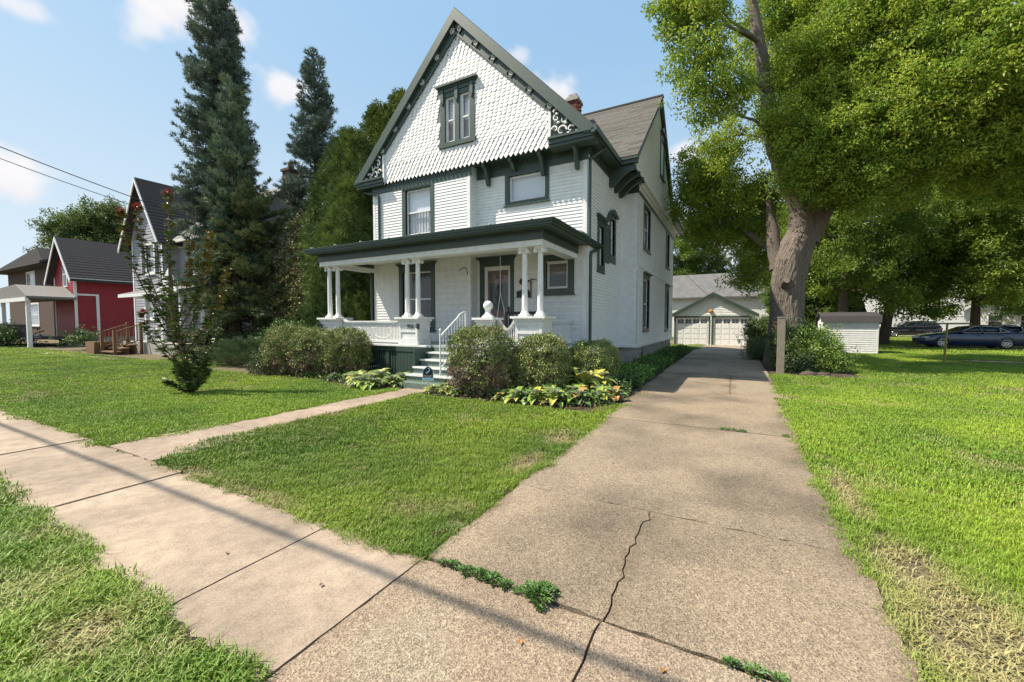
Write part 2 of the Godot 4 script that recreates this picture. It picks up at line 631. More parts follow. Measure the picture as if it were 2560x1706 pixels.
func make_ground() -> void:
	stain.seed = 5
	stain.frequency = 0.02
	stain.fractal_octaves = 4
	var b := MB.new()
	b.colored = true
	b.col = Color(1, 1, 1)
	b.quad(V(-420, 0, 60), V(420, 0, 60), V(420, 0, -420), V(-420, 0, -420))
	setting("ground", b, M.turf)
	# the street behind the camera
	b = MB.new()
	b.box(V(-200, -0.2, 3.4), V(200, 0.004, 11.5))
	setting("road", b, mat(Color(0.06, 0.06, 0.06), 0.9, textures.grit, Vector3(0.5, 0.5, 0.5)))

	var sw := setting("sidewalk", null, null)
	var xs := [-1.85, -2.82, -4.0, -5.24, -6.6, -7.9, -9.3, -10.7, -12.1, -13.5, -14.9, -16.3, -17.7, -19.1, -20.5, -21.9, -23.3, -24.7]
	for i in xs.size() - 1:
		var f := 0.92 + 0.14 * fposmod(sin(i * 5.3) * 7.1, 1.0)
		slab(sw, "slab", xs[i + 1] + 0.006, xs[i] - 0.006, -1.02, -2.12, 0.028 + 0.006 * sin(i * 2.7), M.concrete, Color(1.06, 1.0, 0.95) * f, [[i + 1, 0.004], [i, 0.004], [40, 0.05], [41, 0.05]], 0.3)
	for i in 6:
		slab(sw, "slab", 0.95 + i * 1.2, 2.14 + i * 1.2, -1.02, -2.12, 0.028, M.concrete, Color(1, 0.97, 0.93), [[i, 0.004], [i + 1, 0.004], [42, 0.05], [43, 0.05]], 0.2)
	var fw := setting("front_path", null, null)
	var zs := [-2.14, -3.5, -4.9, -6.3, -7.64]
	for i in 4:
		slab(fw, "slab", -7.1 - (0.15 if i == 0 else 0.0), -6.36 + (0.35 if i == 0 else 0.0), zs[i] - 0.006, zs[i + 1] + 0.006, 0.024, M.concrete, Color(1.02, 0.95, 0.92), [[50, 0.09], [51, 0.09], [i, 0.004], [i + 1, 0.004]], 0.25)
	var dw := setting("driveway", null, null)
	# the apron that the sidewalk runs into
	slab(dw, "slab", -1.84, -0.612, 0.6, -2.115, 0.03, M.aggregate, Color(1.08, 1.02, 0.98), [[60, 0.01], [61, 0.012], [62, 0.01], [63, 0.015]], 0.3)
	slab(dw, "slab", -0.598, 0.95, 0.6, -2.115, 0.033, M.aggregate, Color(1.05, 1.0, 0.98), [[61, 0.012], [65, 0.02], [62, 0.01], [63, 0.015]], 0.3)
	slab(dw, "slab", -1.84, -0.606, -2.145, -3.585, 0.034, M.aggregate, Color(1.0, 0.97, 0.93), [[66, 0.03], [67, 0.05], [68, 0.015], [69, 0.03]], 0.4)
	slab(dw, "slab", -0.596, 0.8, -2.145, -3.585, 0.03, M.aggregate, Color(0.95, 0.92, 0.88), [[67, 0.05], [70, 0.04], [68, 0.015], [69, 0.03]], 0.5)
	slab(dw, "slab", -1.86, 0.8, -3.597, -6.87, 0.03, M.aggregate, Color(0.97, 0.95, 0.92), [[66, 0.05], [70, 0.06], [69, 0.03], [71, 0.02]], 0.5)
	slab(dw, "slab", -1.92, 0.84, -6.885, -10.4, 0.033, M.aggregate, Color(1.0, 0.97, 0.92), [[72, 0.08], [73, 0.1], [71, 0.02], [74, 0.02]], 0.5)
	slab(dw, "slab", -2.0, -0.05, -10.415, -14.2, 0.03, M.aggregate, Color(1.0, 0.98, 0.95), [[75, 0.06], [76, 0.03], [74, 0.02], [77, 0.02]], 0.35)
	slab(dw, "slab", -0.035, 0.96, -10.415, -14.2, 0.027, M.aggregate, Color(1.05, 1.03, 1.0), [[76, 0.03], [78, 0.05], [74, 0.02], [77, 0.02]], 0.3)
	for i in 5:
		var z := -14.215 - i * 3.66
		slab(dw, "slab", -2.05 - (0.9 if i == 4 else 0.0), 1.0 + (0.4 if i == 4 else 0.0), z, z - 3.645, 0.03, M.concrete, Color(0.9, 0.88, 0.85), [[80 + i, 0.05], [86 + i, 0.05], [90 + i, 0.01], [91 + i, 0.01]], 0.3)
	# neighbour's path and the strip of the right-hand lot
	var np := setting("neighbour_path", null, null)
	slab(np, "slab", -36.0, -24.0, -7.0, -7.7, 0.02, M.concrete, Color(1.05, 1.0, 0.95), [[1, 0.05], [2, 0.05], [3, 0.1], [4, 0.1]], 0.2)
	var ap := setting("parking_strip", null, null)
	slab(ap, "slab", 9.5, 40, -35.4, -38.3, 0.015, M.concrete, Color(0.6, 0.58, 0.56), [[5, 0.2], [6, 0.1], [7, 0.1], [8, 0.1]], 0.4)
	slab(ap, "slab", 11, 45, -58.2, -61.8, 0.015, M.concrete, Color(0.85, 0.83, 0.8), [[5, 0.2], [6, 0.1], [7, 0.1], [8, 0.1]], 0.3)
	slab(ap, "slab", 9.0, 20, -24.0, -24.9, 0.015, M.concrete, Color(0.75, 0.73, 0.7), [[15, 0.5], [6, 0.1], [17, 0.1], [18, 0.1]], 0.4)
	# planting beds: dark soil heaped a little above the lawn
	var bed := setting("planting_bed", null, null)
	for r in [[-13.3, -7.3, -7.45, -9.0], [-6.2, -2.05, -7.2, -9.3], [-3.7, -2.06, -9.2, -26.0], [-21.3, -13.0, -8.8, -19.5], [1.05, 3.3, -15.3, -21.5]]:
		slab(bed, "soil_patch", r[0], r[1], r[2], r[3], 0.03, M.soil_v, Color(1, 1, 1), [[5, 0.15], [6, 0.1], [7, 0.2], [8, 0.1]], 0.4)


func make_grass() -> void:
	var near := [clump(1, 34, 0.055, 0.062, 0.0042), clump(2, 34, 0.06, 0.07, 0.0042)]
	var mid := [clump(3, 30, 0.1, 0.062, 0.008), clump(4, 30, 0.1, 0.07, 0.008)]
	var far := [clump(5, 36, 0.28, 0.09, 0.02)]
	var xs := [[], [], [], [], []]
	var cs := [PackedColorArray(), PackedColorArray(), PackedColorArray(), PackedColorArray(), PackedColorArray()]
	rng.seed = 99
	for ring in [[1.2, 5.5, 620.0, 0, 2], [5.5, 13.0, 230.0, 2, 2], [13.0, 32.0, 70.0, 2, 2], [32.0, 80.0, 9.0, 4, 1]]:
		var area: float = (ring[1] * ring[1] - ring[0] * ring[0]) * deg_to_rad(62)
		for i in int(area * ring[2]):
			var r := sqrt(lerpf(ring[0] * ring[0], ring[1] * ring[1], rng.randf()))
			var a := deg_to_rad(28.5 + rng.randf_range(-62, 62))
			var x := -sin(a) * r
			var z := -cos(a) * r
			var pick := rng.randi() % int(ring[4])
			var turn := rng.randf() * TAU
			var size := rng.randf_range(0.75, 1.25)
			var luck := rng.randf()
			if not on_lawn(x, z):
				continue
			var w := wear(x, z)
			if luck < w * 0.8:
				continue
			if z > -1.1 and x < -1.5:
				size *= 1.35
			if ring[0] > 12.0:
				size *= 1.15
			var k := int(ring[3]) + pick
			xs[k].append(Transform3D(Basis(Vector3.UP, turn).scaled(V(size * (1.0 + 0.5 * w), size * (1.0 - 0.55 * w), size * (1.0 + 0.5 * w))), V(x, 0, z)))
			# patches of older and fresher turf
			var p := stain.get_noise_2d(x * 16 + 300, z * 16) * 0.5 + 0.5
			var q := stain.get_noise_2d(x * 5 - 700, z * 5) * 0.5 + 0.5
			var g := Color(0.13, 0.235, 0.022).lerp(Color(0.3, 0.42, 0.035), clampf(p * 1.5 + q * 1.1 - 0.85, 0, 1))
			# the plot between path and driveway is older, duller turf than the sown lawns on either side
			g *= 0.9 if x > -6.7 and x < 0.0 and z < -2.0 else 1.14
			g = g.lerp(Color(0.37, 0.3, 0.165), clampf(w * 1.0 + (0.5 if luck > 0.95 else 0.0), 0, 0.8))
			cs[k].append(g * lerpf(0.85, 1.15, luck))
	var o := Node3D.new()
	o.name = "grass"
	o.set_meta("kind", "stuff")
	o.set_meta("label", "mown green lawn grass with a few worn straw patches")
	o.set_meta("category", "grass")
	add_child(o)
	org[o] = Vector3.ZERO
	var ms := [near[0], near[1], mid[0], mid[1], far[0]]
	for i in 5:
		scatter(o, "blades", ms[i], M.blade, xs[i], cs[i], "stuff")
	# weeds in the joint between sidewalk and driveway
	var weed := thing("weed", "round tuft of green weed growing in the driveway joint", "weed", V(-0.98, 0.03, -2.13))
	weed_tuft(weed, 0.125, 700)
	var place := ["at its left end", "second along", "third along", "fourth along", "fifth along", "nearest the tuft"]
	var k := 0
	for s in [[-1.68, -2.13, 0.03, 40], [-1.6, -2.14, 0.04, 60], [-1.5, -2.125, 0.05, 90], [-1.4, -2.135, 0.055, 110], [-1.3, -2.13, 0.06, 130], [-1.2, -2.125, 0.045, 70]]:
		weed_at("low_weed", "low green weed in the joint left of the round tuft, " + place[k], s)
		k += 1
	for s in [[-0.1, -6.88, 0.07, 60], [0.02, -6.88, 0.08, 60], [0.14, -6.88, 0.06, 60], [0.68, -6.88, 0.05, 40]]:
		weed_at("joint_moss", "flat mossy weed in the second driveway joint, " + ["leftmost", "second", "third", "rightmost"][k - 6], s)
		k += 1
	for s in [[0.02, -2.13, 0.03, 40], [0.12, -2.13, 0.04, 50], [0.22, -2.13, 0.03, 40]]:
		weed_at("corner_weed", "sparse weed in the joint at the bottom edge, " + ["leftmost", "middle", "rightmost"][k - 10], s)
		k += 1


func weed_at(called: String, label: String, s: Array) -> void:
	var o := thing(called, label, "weed", V(s[0], 0.028, s[1]), label.get_slice(" ", 0) + " weeds in the joint")
	weed_tuft(o, s[2], s[3])


func weed_tuft(o: Node3D, r: float, n: int) -> void:
	var b := MB.new()
	b.colored = true
	for i in n:
		var a := rng.randf() * TAU
		var d := r * sqrt(rng.randf()) * (0.8 + 0.3 * sin(a * 3.0 + r * 90) + 0.2 * sin(a * 7.0))
		var p := org[o] as Vector3 + V(cos(a) * d, 0.004 + r * 0.3 * sqrt(maxf(0.0, 1 - d * d / r / r)) * rng.randf_range(0.2, 1.0), sin(a) * d * 0.85)
		var g := rng.randf_range(0.6, 1.2)
		b.col = Color(0.1 * g, 0.2 * g, 0.04 * g)
		leaf(b, p, V(cos(a) + rng.randf_range(-0.8, 0.8), rng.randf_range(0.2, 1.3), sin(a) + rng.randf_range(-0.8, 0.8)).normalized(), rng.randf_range(0.02, 0.04), 0.014)
	part(o, "leaves", b, M.plain_leaf)


# one pointed leaf: two folded halves
func leaf(b: MB, o: Vector3, d: Vector3, length: float, width: float, droop := 0.15) -> void:
	var s := d.cross(Vector3.UP)
	s = Vector3.RIGHT if s.length() < 0.05 else s.normalized()
	var up := s.cross(d).normalized()
	var m := o + d * length * 0.45 + up * length * 0.06
	var e := o + d * length - Vector3.UP * length * droop
	b.tri(o, m + s * width * 0.5 + up * width * 0.16, e)
	b.tri(o, e, m - s * width * 0.5 + up * width * 0.16)


# ---------------------------------------------------------------- house building kit
# openings are [a0, a1, y0, y1] in the frame [origin, along, out] of a wall
func cells(b: MB, f: Array, length: float, y0: float, y1: float, holes: Array, d0: float, d1: float) -> void:
	var us := [0.0, length]
	var ys := [y0, y1]
	for h in holes:
		us.append_array([h[0], h[1]])
		ys.append_array([h[2], h[3]])
	us.sort()
	ys.sort()
	for i in us.size() - 1:
		for k in ys.size() - 1:
			if us[i + 1] - us[i] < 0.001 or ys[k + 1] - ys[k] < 0.001:
				continue
			var m := Vector2((us[i] + us[i + 1]) / 2, (ys[k] + ys[k + 1]) / 2)
			var inside := false
			for h in holes:
				if m.x > h[0] and m.x < h[1] and m.y > h[2] and m.y < h[3]:
					inside = true
			if not inside and m.x > 0 and m.x < length and m.y > y0 and m.y < y1:
				b.fb(f, us[i], us[i + 1], ys[k], ys[k + 1], d0, d1)


# the unit clapboard: 1 m long, lower edge thicker
func board_shape(e: float) -> MB:
	var b := MB.new()
	var p := [Vector2(0, 0), Vector2(0.026, 0), Vector2(0.004, e + 0.01), Vector2(0, e + 0.01)]
	var q := []
	for x in [0.0, 1.0]:
		for k in p:
			q.append(V(x, k.y, k.x))
	for i in 4:
		var j := (i + 1) % 4
		b.quad(q[i], q[i + 4], q[j + 4], q[j])
	b.quad(q[0], q[1], q[2], q[3])
	b.quad(q[5], q[4], q[7], q[6])
	return b


# rows of boards round the openings; reach(y) gives [a0, a1] of a row. Returns transforms of the unit board
func board_rows(f: Array, y0: float, y1: float, e: float, holes: Array, reach: Callable) -> Array:
	var out := []
	var y := y0
	while y < y1 - 0.02:
		var r: Array = reach.call(y + e)
		var spans := [[r[0], r[1]]]
		for h in holes:
			if y + e * 0.6 > h[2] and y + e * 0.4 < h[3]:
				var next := []
				for s in spans:
					if h[1] <= s[0] or h[0] >= s[1]:
						next.append(s)
					else:
						if h[0] - s[0] > 0.02:
							next.append([s[0], h[0]])
						if s[1] - h[1] > 0.02:
							next.append([h[1], s[1]])
				spans = next
		for s in spans:
			if s[1] - s[0] > 0.02:
				var u: Vector3 = f[1]
				var w: Vector3 = f[2]
				out.append(Transform3D(Basis(u * (s[1] - s[0]), Vector3.UP, w), f[0] + u * s[0] + Vector3.UP * y + w * 0.002))
		y += e
	return out


# a window or door surround set in an opening, with sash, panes and what hangs behind them
# h opening; o: casing width, cap, sill, trim, sash material, panes across, meeting rail share, behind
func window(parent: Node3D, f: Array, h: Array, o: Dictionary) -> MeshInstance3D:
	var cw: float = o.get("casing", 0.11)
	var trim: Material = o.get("trim", M.green)
	var sash: Material = o.get("sash", M.white)
	var b := MB.new()
	var t := 0.04
	b.fb(f, h[0] - cw, h[0], h[2] - cw * 0.8, h[3] + cw, -0.1, t)
	b.fb(f, h[1], h[1] + cw, h[2] - cw * 0.8, h[3] + cw, -0.1, t)
	b.fb(f, h[0], h[1], h[3], h[3] + cw, -0.1, t)
	b.fb(f, h[0], h[1], h[2] - cw * 0.8, h[2], -0.1, t)
	var win := part(parent, o.get("called", "window"), b, trim)
	if o.get("cap", 0.0) > 0:
		b = MB.new()
		var c: float = o.cap
		b.fb(f, h[0] - cw - 0.01, h[1] + cw + 0.01, h[3] + cw + 0.002, h[3] + cw + c, -0.02, t + 0.01)
		b.fb(f, h[0] - cw - 0.04, h[1] + cw + 0.04, h[3] + cw + c, h[3] + cw + c + 0.03, -0.02, t + 0.05)
		b.fb(f, h[0] - cw - 0.08, h[1] + cw + 0.08, h[3] + cw + c + 0.03, h[3] + cw + c + 0.07, -0.02, t + 0.09)
		part(win, "cap", b, trim)
	if o.get("sill", true):
		b = MB.new()
		b.fb(f, h[0] - cw - 0.03, h[1] + cw + 0.03, h[2] - cw * 0.8 - 0.045, h[2] - cw * 0.8 - 0.002, -0.02, t + 0.045)
		part(win, "sill", b, trim)
	# sash
	b = MB.new()
	var s: float = o.get("stile", 0.05)
	var d := -0.05
	b.fb(f, h[0] + 0.002, h[0] + s, h[2] + 0.002, h[3] - 0.002, d - 0.03, d)
	b.fb(f, h[1] - s, h[1] - 0.002, h[2] + 0.002, h[3] - 0.002, d - 0.03, d)
	b.fb(f, h[0] + s, h[1] - s, h[2] + 0.002, h[2] + s, d - 0.03, d)
	b.fb(f, h[0] + s, h[1] - s, h[3] - s, h[3] - 0.002, d - 0.03, d)
	var meet: float = o.get("meet", 0.5)
	var ym := lerpf(h[2], h[3], meet)
	if meet > 0:
		b.fb(f, h[0] + s, h[1] - s, ym - 0.025, ym + 0.025, d - 0.04, d + 0.01)
	for k in int(o.get("mullions", 0)):
		var a := lerpf(h[0], h[1], (k + 1.0) / (o.mullions + 1.0))
		b.fb(f, a - 0.02, a + 0.02, h[2] + s, h[3] - s, d - 0.028, d - 0.004)
	part(win, "sash", b, sash)
	# panes: one above and one below the meeting rail
	for r in ([[h[2] + s, ym - 0.025], [ym + 0.025, h[3] - s]] if meet > 0 else [[h[2] + s, h[3] - s]]):
		b = MB.new()
		var u: Vector3 = f[1]
		var p: Vector3 = f[0] + f[2] * (d - 0.016)
		b.quad(p + u * (h[0] + s) + Vector3.UP * r[0], p + u * (h[1] - s) + Vector3.UP * r[0], p + u * (h[1] - s) + Vector3.UP * r[1], p + u * (h[0] + s) + Vector3.UP * r[1])
		part(win, "pane", b, M.glass)
	for c in o.get("behind", []):   # [name, material, a0, a1, y0, y1] as shares of the opening
		b = MB.new()
		var n := 14 if c[0] == "curtain" else 1
		for i in n:
			var a0 := lerpf(h[0], h[1], lerpf(c[2], c[3], float(i) / n))
			var a1 := lerpf(h[0], h[1], lerpf(c[2], c[3], float(i + 1) / n))
			var q := 0.0 if n == 1 else (0.02 if i % 2 else 0.0)
			b.fb(f, a0, a1, lerpf(h[2], h[3], c[4]), lerpf(h[2], h[3], c[5]), -0.17 - q, -0.16 - q)
		part(win, c[0], b, c[1])
	return win


func siding(parent: Node3D, f: Array, y0: float, y1: float, e: float, holes: Array, reach: Callable, into: MB) -> void:
	var s := board_shape(e)
	for x in board_rows(f, y0, y1, e, holes, reach):
		into.add(s, x)


# lap boards as parts of their own
func boards(parent: Node3D, f: Array, y0: float, y1: float, e: float, holes: Array, reach: Callable) -> void:
	var mesh := board_shape(e).mesh()
	var i := 0
	for x in board_rows(f, y0, y1, e, holes, reach):
		i += 1
		piece(parent, "clapboard", mesh, [M.white, M.white2, M.white, M.white3][(i * 7) % 4], x)


# shingle tabs laid in courses on a roof slope: corner o, along u (length lu), up the slope w (length lw), out n
func tabs(b: MB, o: Vector3, u: Vector3, lu: float, w: Vector3, lw: float, n: Vector3, inside = null, th := 0.02) -> void:
	var rows := int(lw / 0.145)
	for r in rows:
		var k := 0
		var a := -0.3 * fposmod(sin(r * 12.9) * 43.7, 1.0)
		while a < lu:
			var l := 0.3 + 0.05 * sin(r * 3.1 + k * 2.3)
			var a0 := maxf(a, 0)
			var a1 := minf(a + l - 0.006, lu)
			k += 1
			a += l
			if a1 - a0 < 0.02:
				continue
			if inside != null and not inside.call((a0 + a1) / 2, r * 0.145 + 0.1):
				continue
			var g := 0.6 + 0.55 * fposmod(sin(r * 78.2 + k * 37.7) * 91.3, 1.0)
			b.col = Color(g, g * 0.985, g * 0.96)
			var p := o + u * a0 + w * (r * 0.145)
			b.obox(p, u * (a1 - a0), w * 0.2 + n * -0.002, n * (th + 0.004 * fposmod(k * 0.37 + r * 0.71, 1.0)))


func s_bracket(b: MB, o: Vector3, out: Vector3, side: Vector3, depth: float, drop: float, w: float) -> void:
	# a sawn console: top reaches out by depth, foot drops down the wall
	var p := PackedVector2Array([Vector2(0, 0), Vector2(0, -drop), Vector2(0.06, -drop - 0.03), Vector2(0.13, -drop)])
	for i in 9:
		var t := i / 8.0
		p.append(Vector2(0.13 + (depth - 0.2) * t, -drop + (drop - 0.14) * smoothstep(0.0, 1.0, pow(t, 0.7))))
	p.append_array([Vector2(depth - 0.03, -0.16), Vector2(depth, -0.11), Vector2(depth, 0)])
	b.prism(p, o - side * w / 2, out, Vector3.UP, side * w)


# ---------------------------------------------------------------- the house
func make_house() -> void:
	var H := thing("house", "large white clapboard house with dark green trim, steep shingled gable and columned porch", "house", V(-8, 0, -16))
	var bay := [V(-11.9, 0, -11.1), Vector3.RIGHT, Vector3.BACK]
	var rec := [V(-7.55, 0, -11.5), Vector3.RIGHT, Vector3.BACK]
	var side := [V(-3.78, 0, -11.5), Vector3.FORWARD, Vector3.RIGHT]
	var wfr := [V(-3.78, 0, -15.6), Vector3.RIGHT, Vector3.BACK]
	var wsd := [V(-3.2, 0, -15.6), Vector3.FORWARD, Vector3.RIGHT]
	var full := func(l: float) -> Callable: return func(_y): return [0.0, l]
	var h_bay := [[1.42, 2.72, 1.5, 3.42], [1.6, 2.72, 4.72, 6.28]]
	var h_rec := [[0.24, 1.26, 1.06, 3.46], [2.5, 3.2, 2.66, 3.48], [1.2, 2.46, 5.44, 6.24]]
	var h_side := [[1.08, 1.6, 3.46, 4.67], [2.46, 2.98, 3.96, 5.18]]
	var h_wsd := [[1.25, 2.35, 1.4, 3.4], [7.1, 8.2, 1.3, 3.4], [1.15, 2.35, 4.62, 6.2], [7.1, 8.1, 4.62, 6.35]]
	# foundation
	var b := MB.new()
	b.box(V(-11.85, -0.3, -25.4), V(-3.84, 0.72, -11.56))
	b.box(V(-3.84, -0.3, -25.4), V(-3.26, 0.7, -15.66))
	var fo := part(H, "foundation", b, M.stone)
	for z in [-16.75, -22.5]:
		b = MB.new()
		b.box(V(-3.262, 0.12, z - 0.42), V(-3.235, 0.66, z))
		part(fo, "foundation_shutter", b, M.green)
	# block joints of the foundation
	rng.seed = 3
	var bm := MB.new()
	bm.box(V(0, 0, 0), V(1, 1, 1))
	var bmesh := bm.mesh()
	for r in 3:
		var z := -15.67 - (0.2 if r % 2 else 0.0)
		while z > -25.0:
			var l := rng.randf_range(0.38, 0.44)
			if not (z < -16.6 and z > -17.3) and not (z < -22.1 and z > -23.0):
				piece(fo, "block", bmesh, M.stone, Transform3D(Basis(V(0.03 + 0.008 * rng.randf(), 0, 0), V(0, 0.215, 0), V(0, 0, l - 0.012)), V(-3.262, 0.02 + r * 0.228, z - l)))
			z -= l
	b = MB.new()
	b.box(V(-3.84, 0.7, -25.45), V(-3.13, 0.8, -15.53))
	b.box(V(-11.95, 0.72, -15.6), V(-3.72, 0.82, -11.44))
	part(H, "water_table", b, M.white)
	# walls: sheathing with the real openings
	b = MB.new()
	cells(b, bay, 4.35, 0.75, 6.69, h_bay, -0.14, 0.0)
	cells(b, rec, 3.77, 0.75, 6.69, h_rec, -0.14, 0.0)
	cells(b, side, 4.1, 0.75, 6.75, h_side, -0.14, 0.0)
	cells(b, wfr, 0.58, 0.75, 6.75, [], -0.14, 0.0)
	cells(b, wsd, 9.85, 0.75, 6.75, h_wsd, -0.14, 0.0)
	b.box(V(-7.69, 0.75, -11.5), V(-7.55, 6.69, -11.1))
	b.box(V(-11.9, 0.75, -25.4), V(-11.76, 6.75, -11.24))
	b.box(V(-11.76, 0.75, -25.4), V(-3.34, 6.75, -25.26))
	var wall := part(H, "wall", b, M.white2)
	b = MB.new()
	for y in [0.76, 3.85]:
		b.box(V(-11.75, y, -25.2), V(-3.95, y + 0.2, -11.7))
	b.box(V(-11.75, 6.6, -25.2), V(-3.95, 6.68, -11.7))
	b.box(V(-11.75, 0.8, -14.9), V(-3.95, 6.6, -14.8))
	part(H, "inner_floor", b, M.inside)
	boards(wall, bay, 0.8, 6.36, 0.098, h_bay, full.call(4.35))
	boards(wall, rec, 0.8, 6.36, 0.098, h_rec, full.call(3.77))
	var rest := MB.new()
	siding(wall, side, 0.8, 6.72, 0.098, h_side, full.call(4.1), rest)
	siding(wall, wfr, 0.8, 3.58, 0.098, [], full.call(0.58), rest)
	siding(wall, wfr, 3.78, 6.4, 0.098, [], full.call(0.58), rest)
	siding(wall, wsd, 0.8, 3.58, 0.098, h_wsd, full.call(9.85), rest)
	siding(wall, wsd, 3.78, 6.4, 0.098, h_wsd, full.call(9.85), rest)
	siding(wall, [V(-7.55, 0, -11.1), Vector3.FORWARD, Vector3.RIGHT], 0.8, 6.4, 0.098, [], full.call(0.4), rest)
	siding(wall, [V(-11.9, 0, -25.4), Vector3.BACK, Vector3.LEFT], 0.8, 6.7, 0.098, [], full.call(14.3), rest)
	var gz := func(y: float) -> Array: return [(y - 6.9) * 1.17 - 0.28, 8.68 - (y - 6.9) * 1.17]
	siding(wall, [V(-2.98, 0, -14.3), Vector3.FORWARD, Vector3.RIGHT], 6.87, 10.7, 0.098, [[4.6, 5.72, 8.0, 9.9]], gz, rest)
	part(H, "clapboards", rest, M.white, "stuff")
	# corner boards and belts
	var corner := func(f: Array, a: float, y0: float, y1: float, w := 0.11) -> void:
		var q := MB.new()
		q.fb(f, a, a + w, y0, y1, 0.0, 0.028)
		part(H, "corner_board", q, M.white)
	corner.call(bay, 0.0, 0.82, 6.4)
	corner.call(bay, 4.23, 0.82, 6.4, 0.12)
	corner.call(rec, 3.64, 0.82, 6.4, 0.13)
	corner.call(rec, 0.002, 0.82, 6.4, 0.05)
	corner.call(side, 0.0, 0.82, 6.7, 0.1)
	corner.call(side, 4.04, 0.82, 6.7, 0.058)
	corner.call(wfr, 0.02, 0.82, 6.42, 0.05)
	corner.call(wfr, 0.47, 0.82, 6.42, 0.11)
	corner.call(wsd, 0.0, 0.82, 6.42, 0.1)
	corner.call(wsd, 9.75, 0.82, 6.42, 0.1)
	b = MB.new()
	b.fb(wfr, -0.02, 0.61, 3.58, 3.74, 0.0, 0.035)
	b.fb(wfr, -0.02, 0.63, 3.74, 3.77, 0.0, 0.06)
	b.fb(wsd, 0.0, 9.9, 3.6, 3.72, 0.0, 0.034)
	b.fb(wsd, 0.0, 9.9, 3.72, 3.75, 0.0, 0.058)
	part(H, "belt_course", b, M.white)
	# friezes under the soffits
	b = MB.new()
	b.fb(bay, -0.02, 4.39, 6.36, 6.68, 0.0, 0.035)
	b.fb(rec, 0.0, 3.8, 6.3, 6.68, 0.0, 0.035)
	b.fb(side, -0.04, 4.1, 6.46, 6.738, 0.0, 0.035)
	b.fb(wfr, 0.0, 0.62, 6.4, 6.74, 0.0, 0.035)
	b.fb(wsd, 0.0, 9.9, 6.4, 6.5, 0.0, 0.034)
	var fr := part(H, "frieze", b, M.green)
	var tooth := MB.new()
	tooth.box(V(0, 0, 0), V(0.035, 0.1, 0.022))
	var tm := tooth.mesh()
	for i in 54:
		piece(fr, "dentil", tm, M.green, Transform3D(Basis.IDENTITY, V(-11.85 + i * 0.08, 6.53, -11.065)))
	for i in 46:
		piece(fr, "dentil", tm, M.green, Transform3D(Basis.IDENTITY, V(-7.4 + i * 0.08, 6.5, -11.465)))
	house_windows(H, bay, rec, side, wsd, h_bay, h_rec, h_side, h_wsd)
	house_gable(H)
	house_roofs(H)
	house_porch(H)
	house_small(H)


func house_windows(H: Node3D, bay: Array, rec: Array, side: Array, wsd: Array, hb: Array, hr: Array, hs: Array, hw: Array) -> void:
	window(H, bay, hb[0], {"casing": 0.17, "cap": 0.06, "mullions": 1, "stile": 0.045, "behind": [["curtain", M.curtain, 0.02, 0.2, 0.0, 1.0]]})
	var w := window(H, bay, hb[1], {"casing": 0.16, "sill": true, "meet": 0.5, "stile": 0.045, "behind": [["blind", M.blind, 0.0, 1.0, 0.5, 1.0], ["curtain", M.curtain, 0.05, 0.85, 0.0, 0.52]]})
	var b := MB.new()
	for i in 28:
		b.box(V(-10.42 + i * 0.045, 6.3, -11.06), V(-10.42 + i * 0.045 + 0.025, 6.36, -11.04))
	part(w, "dentil_row", b, M.green)
	window(H, rec, hr[1], {"casing": 0.2, "sill": true, "meet": 0.0, "stile": 0.07, "behind": [["blind", M.brown_blind, 0.0, 1.0, 0.55, 1.0]]})
	window(H, rec, hr[2], {"casing": 0.13, "meet": 0.0, "stile": 0.065, "behind": [["blind", M.blind, 0.0, 1.0, 0.0, 1.0]]})
	# front door: storm door in a green surround
	var dr := window(H, rec, hr[0], {"called": "front_door", "casing": 0.13, "cap": 0.1, "sill": false, "meet": 0.0, "stile": 0.12, "behind": [["inner_door", M.door_wood, 0.0, 1.0, 0.0, 0.42], ["inner_door", M.door_wood, 0.0, 0.16, 0.42, 1.0], ["inner_door", M.door_wood, 0.84, 1.0, 0.42, 1.0], ["inner_door", M.door_wood, 0.16, 0.84, 0.78, 1.0]]})
	b = MB.new()
	b.box(V(-6.4, 1.9, -11.545), V(-6.36, 2.15, -11.5))
	part(dr, "handle", b, M.iron)
	# stepped pair on the side wall
	for k in 2:
		window(H, side, hs[k], {"casing": 0.15, "sill": false, "stile": 0.05, "meet": 0.5, "behind": [["blind", M.blind, 0.0, 1.0, 0.6, 1.0]]})
	b = MB.new()
	b.fb(side, 1.75, 2.31, 3.6, 4.9, 0.002, 0.03)
	b.fb(side, 0.9, 1.78, 3.2, 3.34, 0.0, 0.035)
	b.fb(side, 2.28, 3.16, 3.68, 3.84, 0.0, 0.035)
	b.fb(side, 0.9, 1.9, 4.822, 4.9, 0.0, 0.07)
	var hood := PackedVector2Array([Vector2(1.85, 4.9), Vector2(2.05, 5.0), Vector2(2.25, 5.25), Vector2(2.35, 5.332), Vector2(3.13, 5.332), Vector2(3.3, 5.3), Vector2(3.22, 5.38), Vector2(3.0, 5.44), Vector2(2.72, 5.52), Vector2(2.45, 5.46), Vector2(2.15, 5.3), Vector2(1.95, 5.08), Vector2(1.75, 4.98), Vector2(0.85, 4.99), Vector2(0.85, 4.91), Vector2(1.0, 4.902)])
	b.prism(hood, side[0], side[1], Vector3.UP, side[2] * 0.11)
	part(H, "window_hood", b, M.green)
	for k in 4:
		var dark := [["blind", M.brown_blind, 0.0, 1.0, 0.75, 1.0]] if k != 2 else []
		window(H, wsd, hw[k], {"casing": 0.12, "cap": 0.05 if k < 2 else 0.0, "stile": 0.055, "meet": 0.5, "behind": dark})


